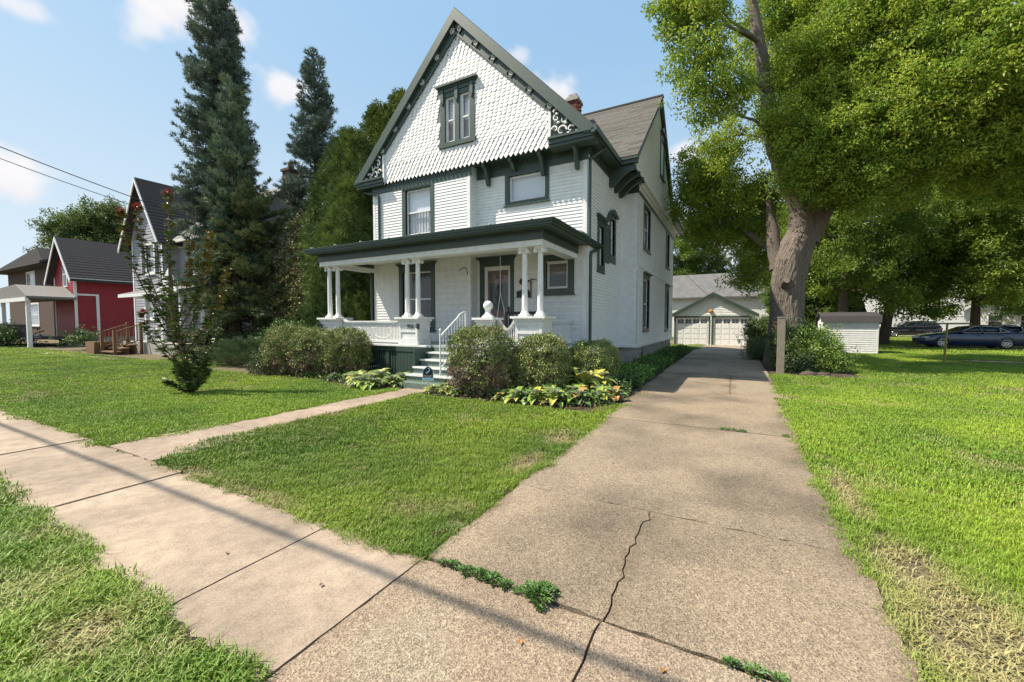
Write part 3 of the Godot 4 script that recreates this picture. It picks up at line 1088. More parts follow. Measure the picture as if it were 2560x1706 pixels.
func house_gable(H: Node3D) -> void:
	# front gable: backing, shingles, paired window, rake boards, corner panels
	var b := MB.new()
	var g := PackedVector2Array([Vector2(-12.2, 6.7), Vector2(-3.75, 6.7), Vector2(-3.75, 6.9), Vector2(-7.97, 11.3), Vector2(-12.2, 6.9)])
	# opening of the paired window
	var f := [V(-7.97, 0, -11.0), Vector3.RIGHT, Vector3.BACK]
	var holes := [[-0.45, -0.13, 7.52, 8.95], [0.15, 0.47, 7.52, 8.95]]
	b.prism(PackedVector2Array([Vector2(-12.2, 6.7), Vector2(-8.42, 6.7), Vector2(-8.42, 10.83), Vector2(-12.2, 6.9)]), V(0, 0, -11.15), Vector3.RIGHT, Vector3.UP, V(0, 0, 0.13))
	b.prism(PackedVector2Array([Vector2(-7.5, 6.7), Vector2(-3.75, 6.7), Vector2(-3.75, 6.9), Vector2(-7.5, 10.81)]), V(0, 0, -11.15), Vector3.RIGHT, Vector3.UP, V(0, 0, 0.13))
	b.prism(PackedVector2Array([Vector2(-8.42, 8.95), Vector2(-7.5, 8.95), Vector2(-7.5, 10.81), Vector2(-7.97, 11.3), Vector2(-8.42, 10.83)]), V(0, 0, -11.15), Vector3.RIGHT, Vector3.UP, V(0, 0, 0.13))
	b.box(V(-8.42, 6.7, -11.15), V(-7.5, 7.52, -11.02))
	b.box(V(-8.1, 7.52, -11.15), V(-7.82, 8.95, -11.02))
	var gw := part(H, "gable_wall", b, M.white2)
	b = MB.new()
	b.box(V(-9.2, 7.3, -12.6), V(-6.7, 9.3, -12.5))
	part(gw, "attic_partition", b, M.inside)
	# shingles
	var scale_ := shingle(false).mesh()
	var point_ := shingle(true).mesh()
	var list := []
	var row := 0
	var y := 6.62
	while y < 10.95:
		var pointed := row < 5 or y > 10.05
		var e := 0.135 if pointed else 0.107
		var half := 3.24 if y < 7.62 else 3.24 - (y + 0.12 - 7.7) * 1.0
		half = minf(half, 3.24)
		if half > 0.06:
			var n := int(2 * half / 0.168)
			var x := -half + 0.084 * (row % 2)
			while x < half - 0.02:
				var hit := x > -0.76 and x < 0.6 and y > 7.24 and y < 9.32
				if not hit:
					list.append([V(-7.97 + x, y + (0.0 if not pointed or row > 6 else 0.0), -11.0), pointed])
				x += 0.168
		y += e
		row += 1
	var eye := V(0, 1.65, 0)
	list.sort_custom(func(p, q): return p[0].distance_to(eye) < q[0].distance_to(eye))
	var rest := MB.new()
	rng.seed = 8
	var sa := shingle(false)
	var sb := shingle(true)
	for i in list.size():
		var x := Transform3D(Basis(Vector3.BACK, rng.randf_range(-0.02, 0.02)) * Basis(Vector3.RIGHT, rng.randf_range(-0.03, 0.02)), list[i][0] + V(rng.randf_range(-0.003, 0.003), rng.randf_range(-0.004, 0.004), rng.randf_range(-0.002, 0.003)))
		if i < 300:
			piece(gw, "shingle", point_ if list[i][1] else scale_, [M.white, M.white2, M.white3][i % 3], x)
		else:
			rest.add(sb if list[i][1] else sa, x)
	part(gw, "shingles", rest, M.white, "stuff")
	# paired gable window
	b = MB.new()
	for a in [-0.66, -0.09, 0.49]:
		b.fb(f, a, a + 0.18, 7.5, 9.1, -0.02, 0.05)
	b.fb(f, -0.7, 0.71, 9.1, 9.22, -0.02, 0.06)
	b.fb(f, -0.74, 0.75, 9.22, 9.27, -0.02, 0.1)
	b.fb(f, -0.79, 0.8, 9.27, 9.33, -0.02, 0.16)
	b.fb(f, -0.72, 0.73, 7.36, 7.5, -0.02, 0.07)
	b.fb(f, -0.48, -0.09, 8.952, 9.1, -0.02, 0.035)
	b.fb(f, 0.09, 0.49, 8.952, 9.1, -0.02, 0.035)
	for a in [-0.57, 0.0, 0.58]:
		b.fb(f, a - 0.06, a + 0.06, 8.8, 9.2, 0.05, 0.09)
		b.prism(PackedVector2Array([Vector2(-0.055, 0), Vector2(0, -0.09), Vector2(0.055, 0)]), f[0] + V(a, 8.8, 0.05), Vector3.RIGHT, Vector3.UP, V(0, 0, 0.035))
	var sur := part(H, "window", b, M.green)
	for h in holes:
		var k := MB.new()
		k.fb(f, h[0], h[0] + 0.045, h[2], h[3], -0.06, -0.025)
		k.fb(f, h[1] - 0.045, h[1], h[2], h[3], -0.06, -0.025)
		k.fb(f, h[0] + 0.045, h[1] - 0.045, h[2], h[2] + 0.05, -0.06, -0.025)
		k.fb(f, h[0] + 0.045, h[1] - 0.045, h[3] - 0.05, h[3], -0.06, -0.025)
		k.fb(f, h[0] + 0.045, h[1] - 0.045, 8.2, 8.245, -0.065, -0.015)
		part(sur, "sash", k, M.white)
		for r in [[h[2] + 0.05, 8.2], [8.245, h[3] - 0.05]]:
			k = MB.new()
			var p: Vector3 = f[0] + V(0, 0, -0.045)
			k.quad(p + V(h[0] + 0.045, r[0], 0), p + V(h[1] - 0.045, r[0], 0), p + V(h[1] - 0.045, r[1], 0), p + V(h[0] + 0.045, r[1], 0))
			part(sur, "pane", k, M.glass)
		k = MB.new()
		k.fb(f, h[0], h[1], 7.55, 8.2, -0.2, -0.19)
		part(sur, "blind", k, M.brown_blind)
		k = MB.new()
		k.fb(f, h[0], h[1], 8.2, 8.95, -0.2, -0.19)
		part(sur, "blind", k, M.blind)
	# rake boards: outer fascia and inner board with square blocks, on both slopes
	for s in [-1.0, 1.0]:
		var ux = Vector3.RIGHT * s
		var uz = V(0, 0, 1) * s
		var z0 := -11.02
		var inner := PackedVector2Array([Vector2(0, 10.86), Vector2(3.26, 7.68), Vector2(3.32, 7.68), Vector2(3.9, 7.28), Vector2(0, 11.25)])
		b = MB.new()
		b.prism(inner, V(-7.97, 0, z0 if s > 0 else z0 + 0.07), ux, Vector3.UP, uz * 0.07)
		var rk := part(H, "rake_board", b, M.green)
		b = MB.new()
		b.prism(PackedVector2Array([Vector2(0, 11.18), Vector2(4.3, 6.76), Vector2(4.6, 6.76), Vector2(4.62, 6.86), Vector2(0, 11.55)]), V(-7.97, 0, z0 if s > 0 else z0 + 0.2), ux, Vector3.UP, uz * 0.2)
		part(rk, "fascia", b, M.green)
		b = MB.new()
		b.prism(PackedVector2Array([Vector2(0, 10.8), Vector2(3.22, 7.64), Vector2(3.28, 7.7), Vector2(0, 10.88)]), V(-7.97, 0, z0 if s > 0 else z0 + 0.1), ux, Vector3.UP, uz * 0.1)
		part(rk, "moulding", b, M.green)
		var along := (Vector2(3.26, 7.9) - Vector2(0, 11.1)).normalized()
		for i in 6:
			var c := Vector2(0.14, 10.94).lerp(Vector2(3.26, 7.8), i / 5.0)
			var o := V(-7.97 + c.x * s, c.y, -10.948)
			var du := V(along.x * s, along.y, 0)
			var dv := V(-along.y * s, along.x, 0)
			b = MB.new()
			for e in [[-0.12, -0.095], [0.095, 0.12]]:
				b.obox(o + du * e[0] - dv * 0.13 * s, du * (e[1] - e[0]), dv * s * 0.26, V(0, 0, 0.05)) if s > 0 else b.obox(o + du * e[1] - dv * 0.13, du * (e[0] - e[1]), dv * 0.26, V(0, 0, 0.05))
			part(rk, "block", b, M.green)
			b = MB.new()
			rosette(b, o + V(0, 0, 0.0), 0.075)
			part(rk, "rosette", b, M.white)
		# panel at the eave with a carved scroll
		b = MB.new()
		b.prism(PackedVector2Array([Vector2(3.24, 6.86), Vector2(4.42, 6.86), Vector2(3.72, 7.45), Vector2(3.24, 7.7)]), V(-7.97, 0, z0 if s > 0 else z0 + 0.05), ux, Vector3.UP, uz * 0.05)
		var pn := part(H, "corner_panel", b, M.green)
		b = MB.new()
		b.prism(PackedVector2Array([Vector2(3.2, 6.7), Vector2(3.28, 6.7), Vector2(3.28, 7.72), Vector2(3.2, 7.66)]), V(-7.97, 0, z0 if s > 0 else z0 + 0.09), ux, Vector3.UP, uz * 0.09)
		part(pn, "frame_strip", b, M.white2)
		for e in [[6.6, 6.68, 0.1], [6.68, 6.8, 0.14], [6.8, 6.86, 0.2]]:
			b = MB.new()
			var x0: float = -7.97 + s * 3.24
			var x1: float = -7.97 + s * 4.56
			b.box(V(minf(x0, x1), e[0], -11.3), V(maxf(x0, x1), e[1] - 0.002, -11.0 + e[2]))
			part(pn, "moulding", b, M.green)
		b = MB.new()
		scroll(b, V(-7.97 + s * 3.62, 7.1, -10.95), s)
		part(pn, "carved_scroll", b, M.white3)
	# soffit of beaded boards and the consoles under the overhang
	b = MB.new()
	b.box(V(-12.45, 6.69, -11.55), V(-3.42, 6.72, -11.03))
	var so := part(H, "soffit", b, M.green)
	var pl := MB.new()
	pl.box(V(0, 0, 0), V(0.068, 0.012, 0.44))
	var plm := pl.mesh()
	for i in 52:
		piece(so, "soffit_board", plm, M.green, Transform3D(Basis.IDENTITY, V(-7.5 + i * 0.078, 6.677, -11.47)))
	for x in [-7.05, -5.12, -4.05]:
		b = MB.new()
		s_bracket(b, V(x, 6.676, -11.46), Vector3.BACK, Vector3.LEFT, 0.42, 0.62, 0.1)
		part(H, "bracket", b, M.green)
	b = MB.new()
	s_bracket(b, V(-6.1, 6.676, -11.46), Vector3.BACK, Vector3.LEFT, 0.42, 0.3, 0.1)
	part(H, "bracket", b, M.green)


func rosette(b: MB, o: Vector3, r: float) -> void:
	var p := []
	var q := []
	for i in 13:
		p.append(o + V(cos(TAU * i / 12), sin(TAU * i / 12), 0.0) * r + V(0, 0, 0.012))
		q.append(0.02)
	b.tube(p, q, 6, false)
	b.ball(o + V(0, 0, 0.012), V(0.032, 0.032, 0.025), 8, 6)


func scroll(b: MB, o: Vector3, s: float) -> void:
	# acanthus-like curls rising from one stem
	for c in [[0.0, -0.1, 0.16, 0.0, 5.2, 1.0], [0.05, 0.2, 0.12, 1.2, 5.0, -1.0], [-0.16, 0.28, 0.09, 2.0, 5.4, 1.0], [0.27, -0.1, 0.1, 0.4, 5.0, 1.0], [-0.2, -0.02, 0.1, 3.0, 4.6, -1.0], [0.45, -0.15, 0.07, 1.0, 4.5, -1.0], [-0.22, 0.48, 0.05, 0.5, 4.5, 1.0]]:
		var p := []
		var q := []
		for i in 12:
			var t := i / 11.0
			var a: float = c[3] + c[4] * t * c[5]
			var r: float = c[2] * (1.0 - 0.7 * t)
			p.append(o + V((c[0] + cos(a) * r) * s, c[1] + sin(a) * r, 0.03))
			q.append(0.03 * (1 - 0.5 * t))
		b.tube(p, q, 6)
	for l in [[0.12, 0.1, 0.5], [-0.1, 0.15, 2.2], [0.36, -0.02, 0.3], [0.2, -0.2, -0.4], [-0.08, -0.22, -1.9], [0.52, -0.06, 0.9], [-0.14, 0.4, 1.8]]:
		b.ball(o + V(l[0] * s, l[1], 0.025), V(0.06, 0.035, 0.03), 8, 6)


# a wall shingle whose butt is a half round or a point; its top is at the back
func shingle(pointed: bool) -> MB:
	var b := MB.new()
	var w := 0.08
	var p := PackedVector2Array()
	if pointed:
		p = PackedVector2Array([Vector2(-w, 0.19), Vector2(-w, 0.1), Vector2(-0.012, 0.0), Vector2(0.012, 0.0), Vector2(w, 0.1), Vector2(w, 0.19)])
	else:
		p.append(Vector2(-w, 0.18))
		for i in 8:
			var a := PI + PI * i / 7.0
			p.append(Vector2(cos(a) * w, 0.078 + sin(a) * 0.078))
		p.append(Vector2(w, 0.18))
	var t := 0.015 if pointed else 0.01
	var n := p.size()
	var front := []
	var back := []
	for q in p:
		var k: float = 1.0 - q.y / 0.19
		front.append(V(q.x, q.y, 0.006 + (t + 0.012) * k))
		back.append(V(q.x, q.y, 0.012 * k))
	for i in range(1, n - 1):
		b.tri(front[0], front[i], front[i + 1])
	for i in n - 1:
		b.quad(back[i], back[i + 1], front[i + 1], front[i])
	return b


func house_roofs(H: Node3D) -> void:
	# main roof: two slabs, ridge along z
	for s in [-1.0, 1.0]:
		var b := MB.new()
		var p := PackedVector2Array([Vector2(0, 11.58), Vector2(0, 11.5), Vector2(4.44, 6.84), Vector2(4.6, 6.84), Vector2(4.6, 6.9)])
		b.prism(p, V(-7.97, 0, -25.9 if s > 0 else -10.84), V(s, 0, 0), Vector3.UP, V(0, 0, 15.06 * s))
		part(H, "roof", b, M.roof)
	# wing roof: ridge along x at z = -18.5, with laid shingles on the slope that shows
	var w := V(0, 4.13, -4.87).normalized()
	var n := V(0, 4.87, 4.13).normalized()
	var b := MB.new()
	b.prism(PackedVector2Array([Vector2(13.6, 6.93), Vector2(13.6, 6.99), Vector2(18.5, 11.12), Vector2(23.4, 6.99), Vector2(23.4, 6.93), Vector2(18.5, 11.0)]), V(-8.0, 0, 0), Vector3.FORWARD, Vector3.UP, V(5.18, 0, 0))
	var wr := part(H, "wing_roof", b, M.roof)
	b = MB.new()
	b.colored = true
	tabs(b, V(-7.6, 6.985, -13.58), Vector3.RIGHT, 4.79, w, 6.36, n, func(a, q): return a > 3.6 - q * 0.7)
	part(wr, "roof_tabs", b, M.roof_v, "stuff")
	b = MB.new()
	b.box(V(-7.6, 11.11, -18.62), V(-2.8, 11.17, -18.38))
	part(wr, "ridge_cap", b, M.roof)
	# wing gable: backing, barge boards, window
	b = MB.new()
	b.prism(PackedVector2Array([Vector2(13.9, 6.8), Vector2(23.1, 6.8), Vector2(18.5, 10.9)]), V(-3.1, 0, 0), Vector3.FORWARD, Vector3.UP, V(0.12, 0, 0))
	part(H, "wing_gable", b, M.white2)
	b = MB.new()
	b.prism(PackedVector2Array([Vector2(13.7, 6.86), Vector2(18.5, 10.88), Vector2(23.3, 6.86), Vector2(23.42, 6.93), Vector2(18.5, 11.02), Vector2(13.58, 6.93)]), V(-2.96, 0, 0), Vector3.FORWARD, Vector3.UP, V(0.13, 0, 0))
	part(H, "barge_board", b, M.green)
	var gf := [V(-2.96, 0, -14.3), Vector3.FORWARD, Vector3.RIGHT]
	var win := window(H, gf, [4.72, 5.6, 8.15, 9.65], {"casing": 0.12, "cap": 0.06, "stile": 0.05, "behind": [["blind", M.blind, 0.0, 1.0, 0.0, 1.0]]})
	b = MB.new()
	b.prism(PackedVector2Array([Vector2(4.45, 9.85), Vector2(5.16, 10.3), Vector2(5.86, 9.85)]), gf[0], gf[1], Vector3.UP, V(0.1, 0, 0))
	part(win, "pediment", b, M.green)
	# stepped trim where the gable overhangs the wing wall
	b = MB.new()
	for e in [[6.5, 6.62, 0.08], [6.62, 6.74, 0.15], [6.74, 6.86, 0.27]]:
		b.box(V(-3.2, e[0], -25.6), V(-3.2 + e[2], e[1] - 0.002, -15.62 if e[2] < 0.2 else -13.9))
	part(H, "wing_cornice", b, M.white2)
	b = MB.new()
	b.box(V(-3.6, 6.87, -26.2), V(-2.72, 6.97, -22.9))
	b.box(V(-2.8, 6.97, -26.2), V(-2.66, 7.1, -22.9))
	part(H, "rear_eave", b, M.green)
	b = MB.new()
	b.prism(PackedVector2Array([Vector2(22.4, 6.98), Vector2(26.2, 6.98), Vector2(26.2, 7.05), Vector2(24.6, 8.0), Vector2(22.4, 8.0)]), V(-8.0, 0, 0), Vector3.FORWARD, Vector3.UP, V(5.1, 0, 0))
	part(H, "rear_roof", b, M.roof)
	# eave of the side wall and the wing: soffit, gutter
	b = MB.new()
	b.box(V(-3.9, 6.74, -13.72), V(-3.36, 6.78, -10.98))
	b.box(V(-3.9, 6.74, -15.7), V(-2.97, 6.78, -13.72))
	part(H, "soffit", b, M.green)
	b = MB.new()
	b.box(V(-3.46, 6.72, -13.66), V(-3.36, 6.84, -10.8))
	b.box(V(-3.36, 6.76, -13.66), V(-3.31, 6.92, -10.8))
	b.box(V(-3.31, 6.78, -13.74), V(-2.82, 6.9, -13.6))
	b.box(V(-3.31, 6.9, -13.74), V(-2.8, 6.97, -13.55))
	part(H, "gutter", b, M.green)
	# sawn consoles on the side wall carry the corner of the wing roof
	for z in [-13.75, -14.42, -15.06]:
		b = MB.new()
		s_bracket(b, V(-3.75, 6.738, z), Vector3.RIGHT, Vector3.BACK, 0.86, 0.58, 0.11)
		part(H, "bracket", b, M.green)
	# chimney
	b = MB.new()
	rng.seed = 5
	b.box(V(-6.42, 9.2, -17.32), V(-6.02, 11.0, -16.78))
	var ch := part(H, "chimney", b, M.stone)
	var bk := MB.new()
	bk.box(V(0, 0, 0), V(1, 1, 1))
	var bkm := bk.mesh()
	for r in 8:
		for k in 3:
			piece(ch, "brick", bkm, M.brick, Transform3D(Basis(V(0.19, 0, 0), V(0, 0.064, 0), V(0, 0, 0.03)), V(-6.44 + k * 0.2 - (0.1 if r % 2 else 0.0), 10.4 + r * 0.075, -16.785)))
			piece(ch, "brick", bkm, M.brick, Transform3D(Basis(V(0.03, 0, 0), V(0, 0.064, 0), V(0, 0, 0.19)), V(-6.03, 10.4 + r * 0.075, -17.35 + k * 0.2 - (0.1 if r % 2 else 0.0) + 0.05)))
	b = MB.new()
	b.box(V(-6.5, 11.0, -17.4), V(-5.94, 11.1, -16.7))
	b.box(V(-6.46, 11.1, -17.36), V(-5.98, 11.18, -16.74))
	b.box(V(-6.4, 11.18, -17.28), V(-6.06, 11.32, -16.84))
	part(ch, "cap", b, M.stone)


# ---------------------------------------------------------------- porch
func pedestal(H: Node3D, x0: float, x1: float, z: float, depth: float, top := 1.8) -> MeshInstance3D:
	var b := MB.new()
	b.box(V(x0, 1.0, z - depth), V(x1, top - 0.14, z))
	b.box(V(x0 - 0.03, 1.0, z - depth - 0.03), V(x1 + 0.03, 1.1, z + 0.03))
	b.box(V(x0 - 0.025, top - 0.2, z - depth - 0.025), V(x1 + 0.025, top - 0.12, z + 0.025))
	b.box(V(x0 - 0.06, top - 0.118, z - depth - 0.06), V(x1 + 0.06, top - 0.06, z + 0.06))
	var o := part(H, "porch_pedestal", b, M.white)
	b = MB.new()
	b.box(V(x0 - 0.11, top - 0.058, z - depth - 0.11), V(x1 + 0.11, top, z + 0.11))
	part(o, "cap", b, M.white3)
	# raised frames on front and right face leave two sunk panels
	b = MB.new()
	for f in [[V(x0, 0, z), Vector3.RIGHT, Vector3.BACK, x1 - x0], [V(x1, 0, z), Vector3.FORWARD, Vector3.RIGHT, depth]]:
		var l: float = f[3]
		for e in [[0.0, 0.07], [l - 0.07, l]]:
			b.fb(f, e[0], e[1], 1.1, top - 0.2, 0.0, 0.022)
		for e in [[1.1, 1.17], [1.36, 1.43], [top - 0.24, top - 0.202]]:
			b.fb(f, 0.07, l - 0.07, e[0], e[1], 0.0, 0.022)
	part(o, "panel_frame", b, M.white)
	return o


func column(H: Node3D, x: float, z: float) -> void:
	var b := MB.new()
	var r := 0.074
	var prof := []
	for i in 9:
		var t := i / 8.0
		prof.append(Vector2(r * (1.0 - 0.17 * t * t), 1.925 + 1.42 * t))
	b.lathe(prof, V(x, 0, z), 20)
	var c := part(H, "porch_column", b, M.white)
	b = MB.new()
	b.box(V(x - 0.115, 1.802, z - 0.115), V(x + 0.115, 1.845, z + 0.115))
	b.lathe([Vector2(0.112, 1.846), Vector2(0.118, 1.866), Vector2(0.105, 1.886), Vector2(0.09, 1.892), Vector2(0.096, 1.905), Vector2(0.086, 1.922), Vector2(0.07, 1.93)], V(x, 0, z), 20)
	part(c, "base", b, M.white3)
	b = MB.new()
	b.lathe([Vector2(0.06, 3.34), Vector2(0.078, 3.355), Vector2(0.066, 3.37), Vector2(0.092, 3.41), Vector2(0.0, 3.415)], V(x, 0, z), 16)
	for s in [-1, 1]:
		b.tube([V(x + s * 0.105, 3.4, z + 0.085), V(x + s * 0.1, 3.4, z), V(x + s * 0.105, 3.4, z - 0.085)], [0.052, 0.042, 0.052], 12)
		b.tube([V(x + s * 0.105, 3.4, z + 0.084), V(x + s * 0.105, 3.4, z + 0.094)], [0.022, 0.018], 8)
	b.box(V(x - 0.11, 3.425, z - 0.08), V(x + 0.11, 3.455, z + 0.08))
	b.box(V(x - 0.125, 3.456, z - 0.115), V(x + 0.125, 3.498, z + 0.115))
	part(c, "capital", b, M.white)


# a balustrade from a to b whose top rail swoops; ys gives the height of the rail for t in 0..1
func balustrade(H: Node3D, a: Vector3, b_: Vector3, ys: Callable, pitch: float, rings: Array) -> void:
	var n := 28
	var m := MB.new()
	var out := (b_ - a).normalized().cross(Vector3.UP)
	for i in n:
		var t0 := float(i) / n
		var t1 := float(i + 1) / n
		var p0 = a.lerp(b_, t0) + Vector3.UP * ys.call(t0)
		var p1 = a.lerp(b_, t1) + Vector3.UP * ys.call(t1)
		var e = (p1 - p0).normalized() * 0.004
		m.bar(p0 - e, p1 + e, 0.12, 0.05)
		m.bar(p0 - e - Vector3.UP * 0.05, p1 + e - Vector3.UP * 0.05, 0.075, 0.04)
	var o := part(H, "porch_railing", m, M.white)
	m = MB.new()
	m.bar(a + Vector3.UP * 1.07, b_ + Vector3.UP * 1.07, 0.09, 0.06)
	part(o, "bottom_rail", m, M.white)
	var k := int(a.distance_to(b_) / pitch)
	var u := MB.new()
	u.box(V(-0.014, 0, -0.014), V(0.014, 1, 0.014))
	var um := u.mesh()
	for i in range(1, k):
		var t := float(i) / k
		var y: float = ys.call(t) - 0.06
		piece(o, "baluster", um, M.white, Transform3D(Basis(Vector3.RIGHT, Vector3.UP * (y - 1.1), Vector3.BACK), a.lerp(b_, t) + Vector3.UP * 1.1))
	for r in rings:      # [share, height, radius]
		m = MB.new()
		var p := []
		var q := []
		for i in 25:
			var an := TAU * i / 24
			p.append(a + (b_ - a) * r[0] + (b_ - a).normalized() * cos(an) * r[2] + Vector3.UP * (r[1] + sin(an) * r[3]) + out * 0.004)
			q.append(0.015)
		m.tube(p, q, 6, false)
		part(o, "ring", m, M.white)


func house_porch(H: Node3D) -> void:
	var b := MB.new()
	# floor, its edge and the frame below
	b.box(V(-12.25, 0.94, -11.55), V(-7.5, 1.0, -9.0))
	b.box(V(-7.5, 0.94, -11.55), V(-5.7, 1.0, -9.08))
	b.box(V(-5.7, 0.94, -11.55), V(-3.98, 1.0, -9.0))
	var fl := part(H, "porch_floor", b, M.tread)
	b = MB.new()
	b.box(V(-12.3, 0.945, -9.0), V(-7.6, 0.995, -8.93))
	b.box(V(-5.62, 0.945, -9.0), V(-3.92, 0.995, -8.93))
	b.box(V(-3.98, 0.945, -11.5), V(-3.92, 0.995, -9.0))
	part(fl, "nosing", b, M.white)
	b = MB.new()
	for e in [[-12.2, -7.62], [-5.6, -4.0]]:
		b.box(V(e[0], 0.8, -9.08), V(e[1], 0.938, -9.0))
		b.box(V(e[0], 0.03, -9.07), V(e[1], 0.14, -9.01))
		for k in 4:
			var x := lerpf(e[0], e[1] - 0.11, k / 3.0)
			b.box(V(x, 0.14, -9.07), V(x + 0.11, 0.8, -9.0))
	b.box(V(-4.08, 0.03, -11.5), V(-4.0, 0.938, -9.08))
	var sk := part(H, "porch_skirt", b, M.green)
	var sl := MB.new()
	sl.box(V(0, 0, 0), V(0.052, 0.655, 0.022))
	var slm := sl.mesh()
	for e in [[-12.08, -8.78], [-5.48, -4.12]]:
		var x: float = e[0]
		while x < e[1]:
			piece(sk, "slat", slm, M.green, Transform3D(Basis.IDENTITY, V(x, 0.142, -9.05)))
			x += 0.092
	# stair cheek of upright planks beside the steps
	b = MB.new()
	b.box(V(-8.74, 0.02, -9.2), V(-7.5, 0.94, -8.96))
	b.box(V(-8.74, 0.8, -8.96), V(-7.48, 0.94, -8.92))
	b.box(V(-7.5, 0.02, -9.2), V(-7.46, 0.94, -8.3))
	var ck := part(H, "stair_cheek", b, M.green)
	var pk := MB.new()
	pk.box(V(0, 0, 0), V(0.13, 0.76, 0.02))
	var pkm := pk.mesh()
	for i in 9:
		piece(ck, "plank", pkm, M.green, Transform3D(Basis.IDENTITY, V(-8.72 + i * 0.137, 0.035, -8.958)))
	# steps
	var ys := [0.31, 0.48, 0.655, 0.83, 0.985]
	var zs := [-7.95, -8.22, -8.5, -8.78, -9.05]
	b = MB.new()
	b.box(V(-7.52, -0.05, -9.0), V(-5.66, 0.14, -7.66))
	var st := part(H, "front_steps", b, M.step_green)
	for i in 5:
		b = MB.new()
		var yb: float = 0.14 if i == 0 else ys[i - 1]
		b.box(V(-7.44, yb, zs[i] - 0.24), V(-5.72, ys[i] - 0.04, zs[i] - 0.02))
		part(st, "riser", b, M.step_green)
		if i < 4:
			b = MB.new()
			b.box(V(-7.46, ys[i] - 0.04, zs[i] - 0.29), V(-5.7, ys[i], zs[i] - 0.03))
			part(st, "tread", b, M.tread)
			b = MB.new()
			b.box(V(-7.46, ys[i] - 0.042, zs[i] - 0.028), V(-5.7, ys[i] + 0.002, zs[i] + 0.01))
			part(st, "nosing", b, M.white)
	# handrail
	b = MB.new()
	b.tube([V(-6.44, 0.31, -8.1), V(-6.44, 1.42, -8.1)], [0.022, 0.022], 8)
	b.ball(V(-6.44, 1.45, -8.1), V(0.032, 0.04, 0.032), 10, 8)
	var hr := part(H, "handrail", b, M.white3)
	b = MB.new()
	b.tube([V(-6.44, 1.28, -8.1), V(-6.44, 1.36, -8.2), V(-6.44, 1.76, -8.82), V(-6.44, 1.86, -8.93), V(-6.44, 1.92, -9.1), V(-6.44, 1.92, -9.22)], [0.02, 0.02, 0.02, 0.02, 0.02, 0.02], 8)
	b.tube([V(-6.44, 0.5, -8.1), V(-6.44, 1.12, -9.1)], [0.013, 0.013], 6)
	part(hr, "rail", b, M.white3)
	for i in 8:
		var z := -8.22 - i * 0.12
		b = MB.new()
		var t: float = (-8.1 - z)
		b.tube([V(-6.44, 0.5 + t * 0.62, z), V(-6.44, minf(1.3 + t * 0.65, 1.91), z)], [0.009, 0.009], 6)
		part(hr, "baluster", b, M.white3)
	b = MB.new()
	b.tube([V(-6.44, 1.0, -9.2), V(-6.44, 1.93, -9.2)], [0.022, 0.022], 8)
	part(hr, "post", b, M.white3)
	# pedestals and columns
	pedestal(H, -12.14, -11.41, -9.0, 0.46)
	var mid := pedestal(H, -8.66, -7.96, -9.0, 0.5)
	pedestal(H, -4.78, -4.06, -9.0, 0.5)
	for x in [-11.79, -11.38]:
		column(H, x - 0.18, -9.2)
	for x in [-8.52, -8.11]:
		column(H, x, -9.2)
	for x in [-4.63, -4.2]:
		column(H, x, -9.2)
	var nw := pedestal(H, -5.92, -5.5, -9.0, 0.36, 1.77)
	b = MB.new()
	b.lathe([Vector2(0.17, 1.77), Vector2(0.17, 1.8), Vector2(0.13, 1.83), Vector2(0.1, 1.86), Vector2(0.07, 1.9), Vector2(0.06, 1.935), Vector2(0.08, 1.95), Vector2(0.07, 1.975)], V(-5.7, 0, -9.18), 18)
	b.ball(V(-5.7, 2.085, -9.18), V(0.13, 0.13, 0.13), 22, 14)
	part(nw, "ball_finial", b, M.white3)
	# house number
	var tm := TextMesh.new()
	tm.text = "954"
	tm.font = SystemFont.new()
	tm.font.font_names = PackedStringArray(["Droid Sans"])
	tm.font_size = 32
	tm.pixel_size = 0.0048
	tm.depth = 0.012
	var num := part(mid, "house_number", tm, M.iron)
	num.position = V(-8.22, 1.52, -8.965) - H.position - mid.position
	num.transform.origin = V(-8.22, 1.525, -8.968)
	for e in [[mid, -7.9], [H.get_node("porch_pedestal"), -12.1]]:
		b = MB.new()
		b.box(V(e[1] - 0.03, 1.45, -8.97), V(e[1] + 0.03, 1.6, -8.93))
		b.tube([V(e[1], 1.58, -8.93), V(e[1], 1.62, -8.89), V(e[1], 1.56, -8.86), V(e[1], 1.47, -8.88)], [0.012, 0.014, 0.014, 0.012], 6)
		part(e[0], "banner_hook", b, M.iron)
	# railings
	var swoop := func(t: float) -> float: return 1.67 + 0.12 * (pow(maxf(0.0, 1.0 - t / 0.09), 1.6) + pow(maxf(0.0, (t - 0.91) / 0.09), 1.6))
	balustrade(H, V(-11.38, 0, -9.2), V(-8.69, 0, -9.2), swoop, 0.058, [[0.2, 1.37, 0.36, 0.2], [0.68, 1.37, 0.36, 0.2], [0.44, 1.37, 0.3, 0.2]])
	var dip := func(t: float) -> float: return 1.72 - 0.26 * sin(PI * clampf((t - 0.1) / 0.8, 0, 1))
	balustrade(H, V(-5.46, 0, -9.2), V(-4.82, 0, -9.2), dip, 0.062, [])
	var flat := func(t: float) -> float: return 1.67 + 0.06 * pow(maxf(0.0, 1.0 - t / 0.12), 1.6)
	balustrade(H, V(-4.25, 0, -9.54), V(-4.25, 0, -11.44), flat, 0.055, [[0.3, 1.37, 0.3, 0.2], [0.7, 1.37, 0.3, 0.2]])
	balustrade(H, V(-11.98, 0, -9.5), V(-11.98, 0, -11.06), flat, 0.058, [[0.5, 1.37, 0.36, 0.2]])
	# beam, frieze, cornice and gutter round three sides
	var lo := -12.2
	var hi := -4.06
	b = MB.new()
	b.box(V(lo, 3.5, -9.36), V(hi, 3.64, -9.0))
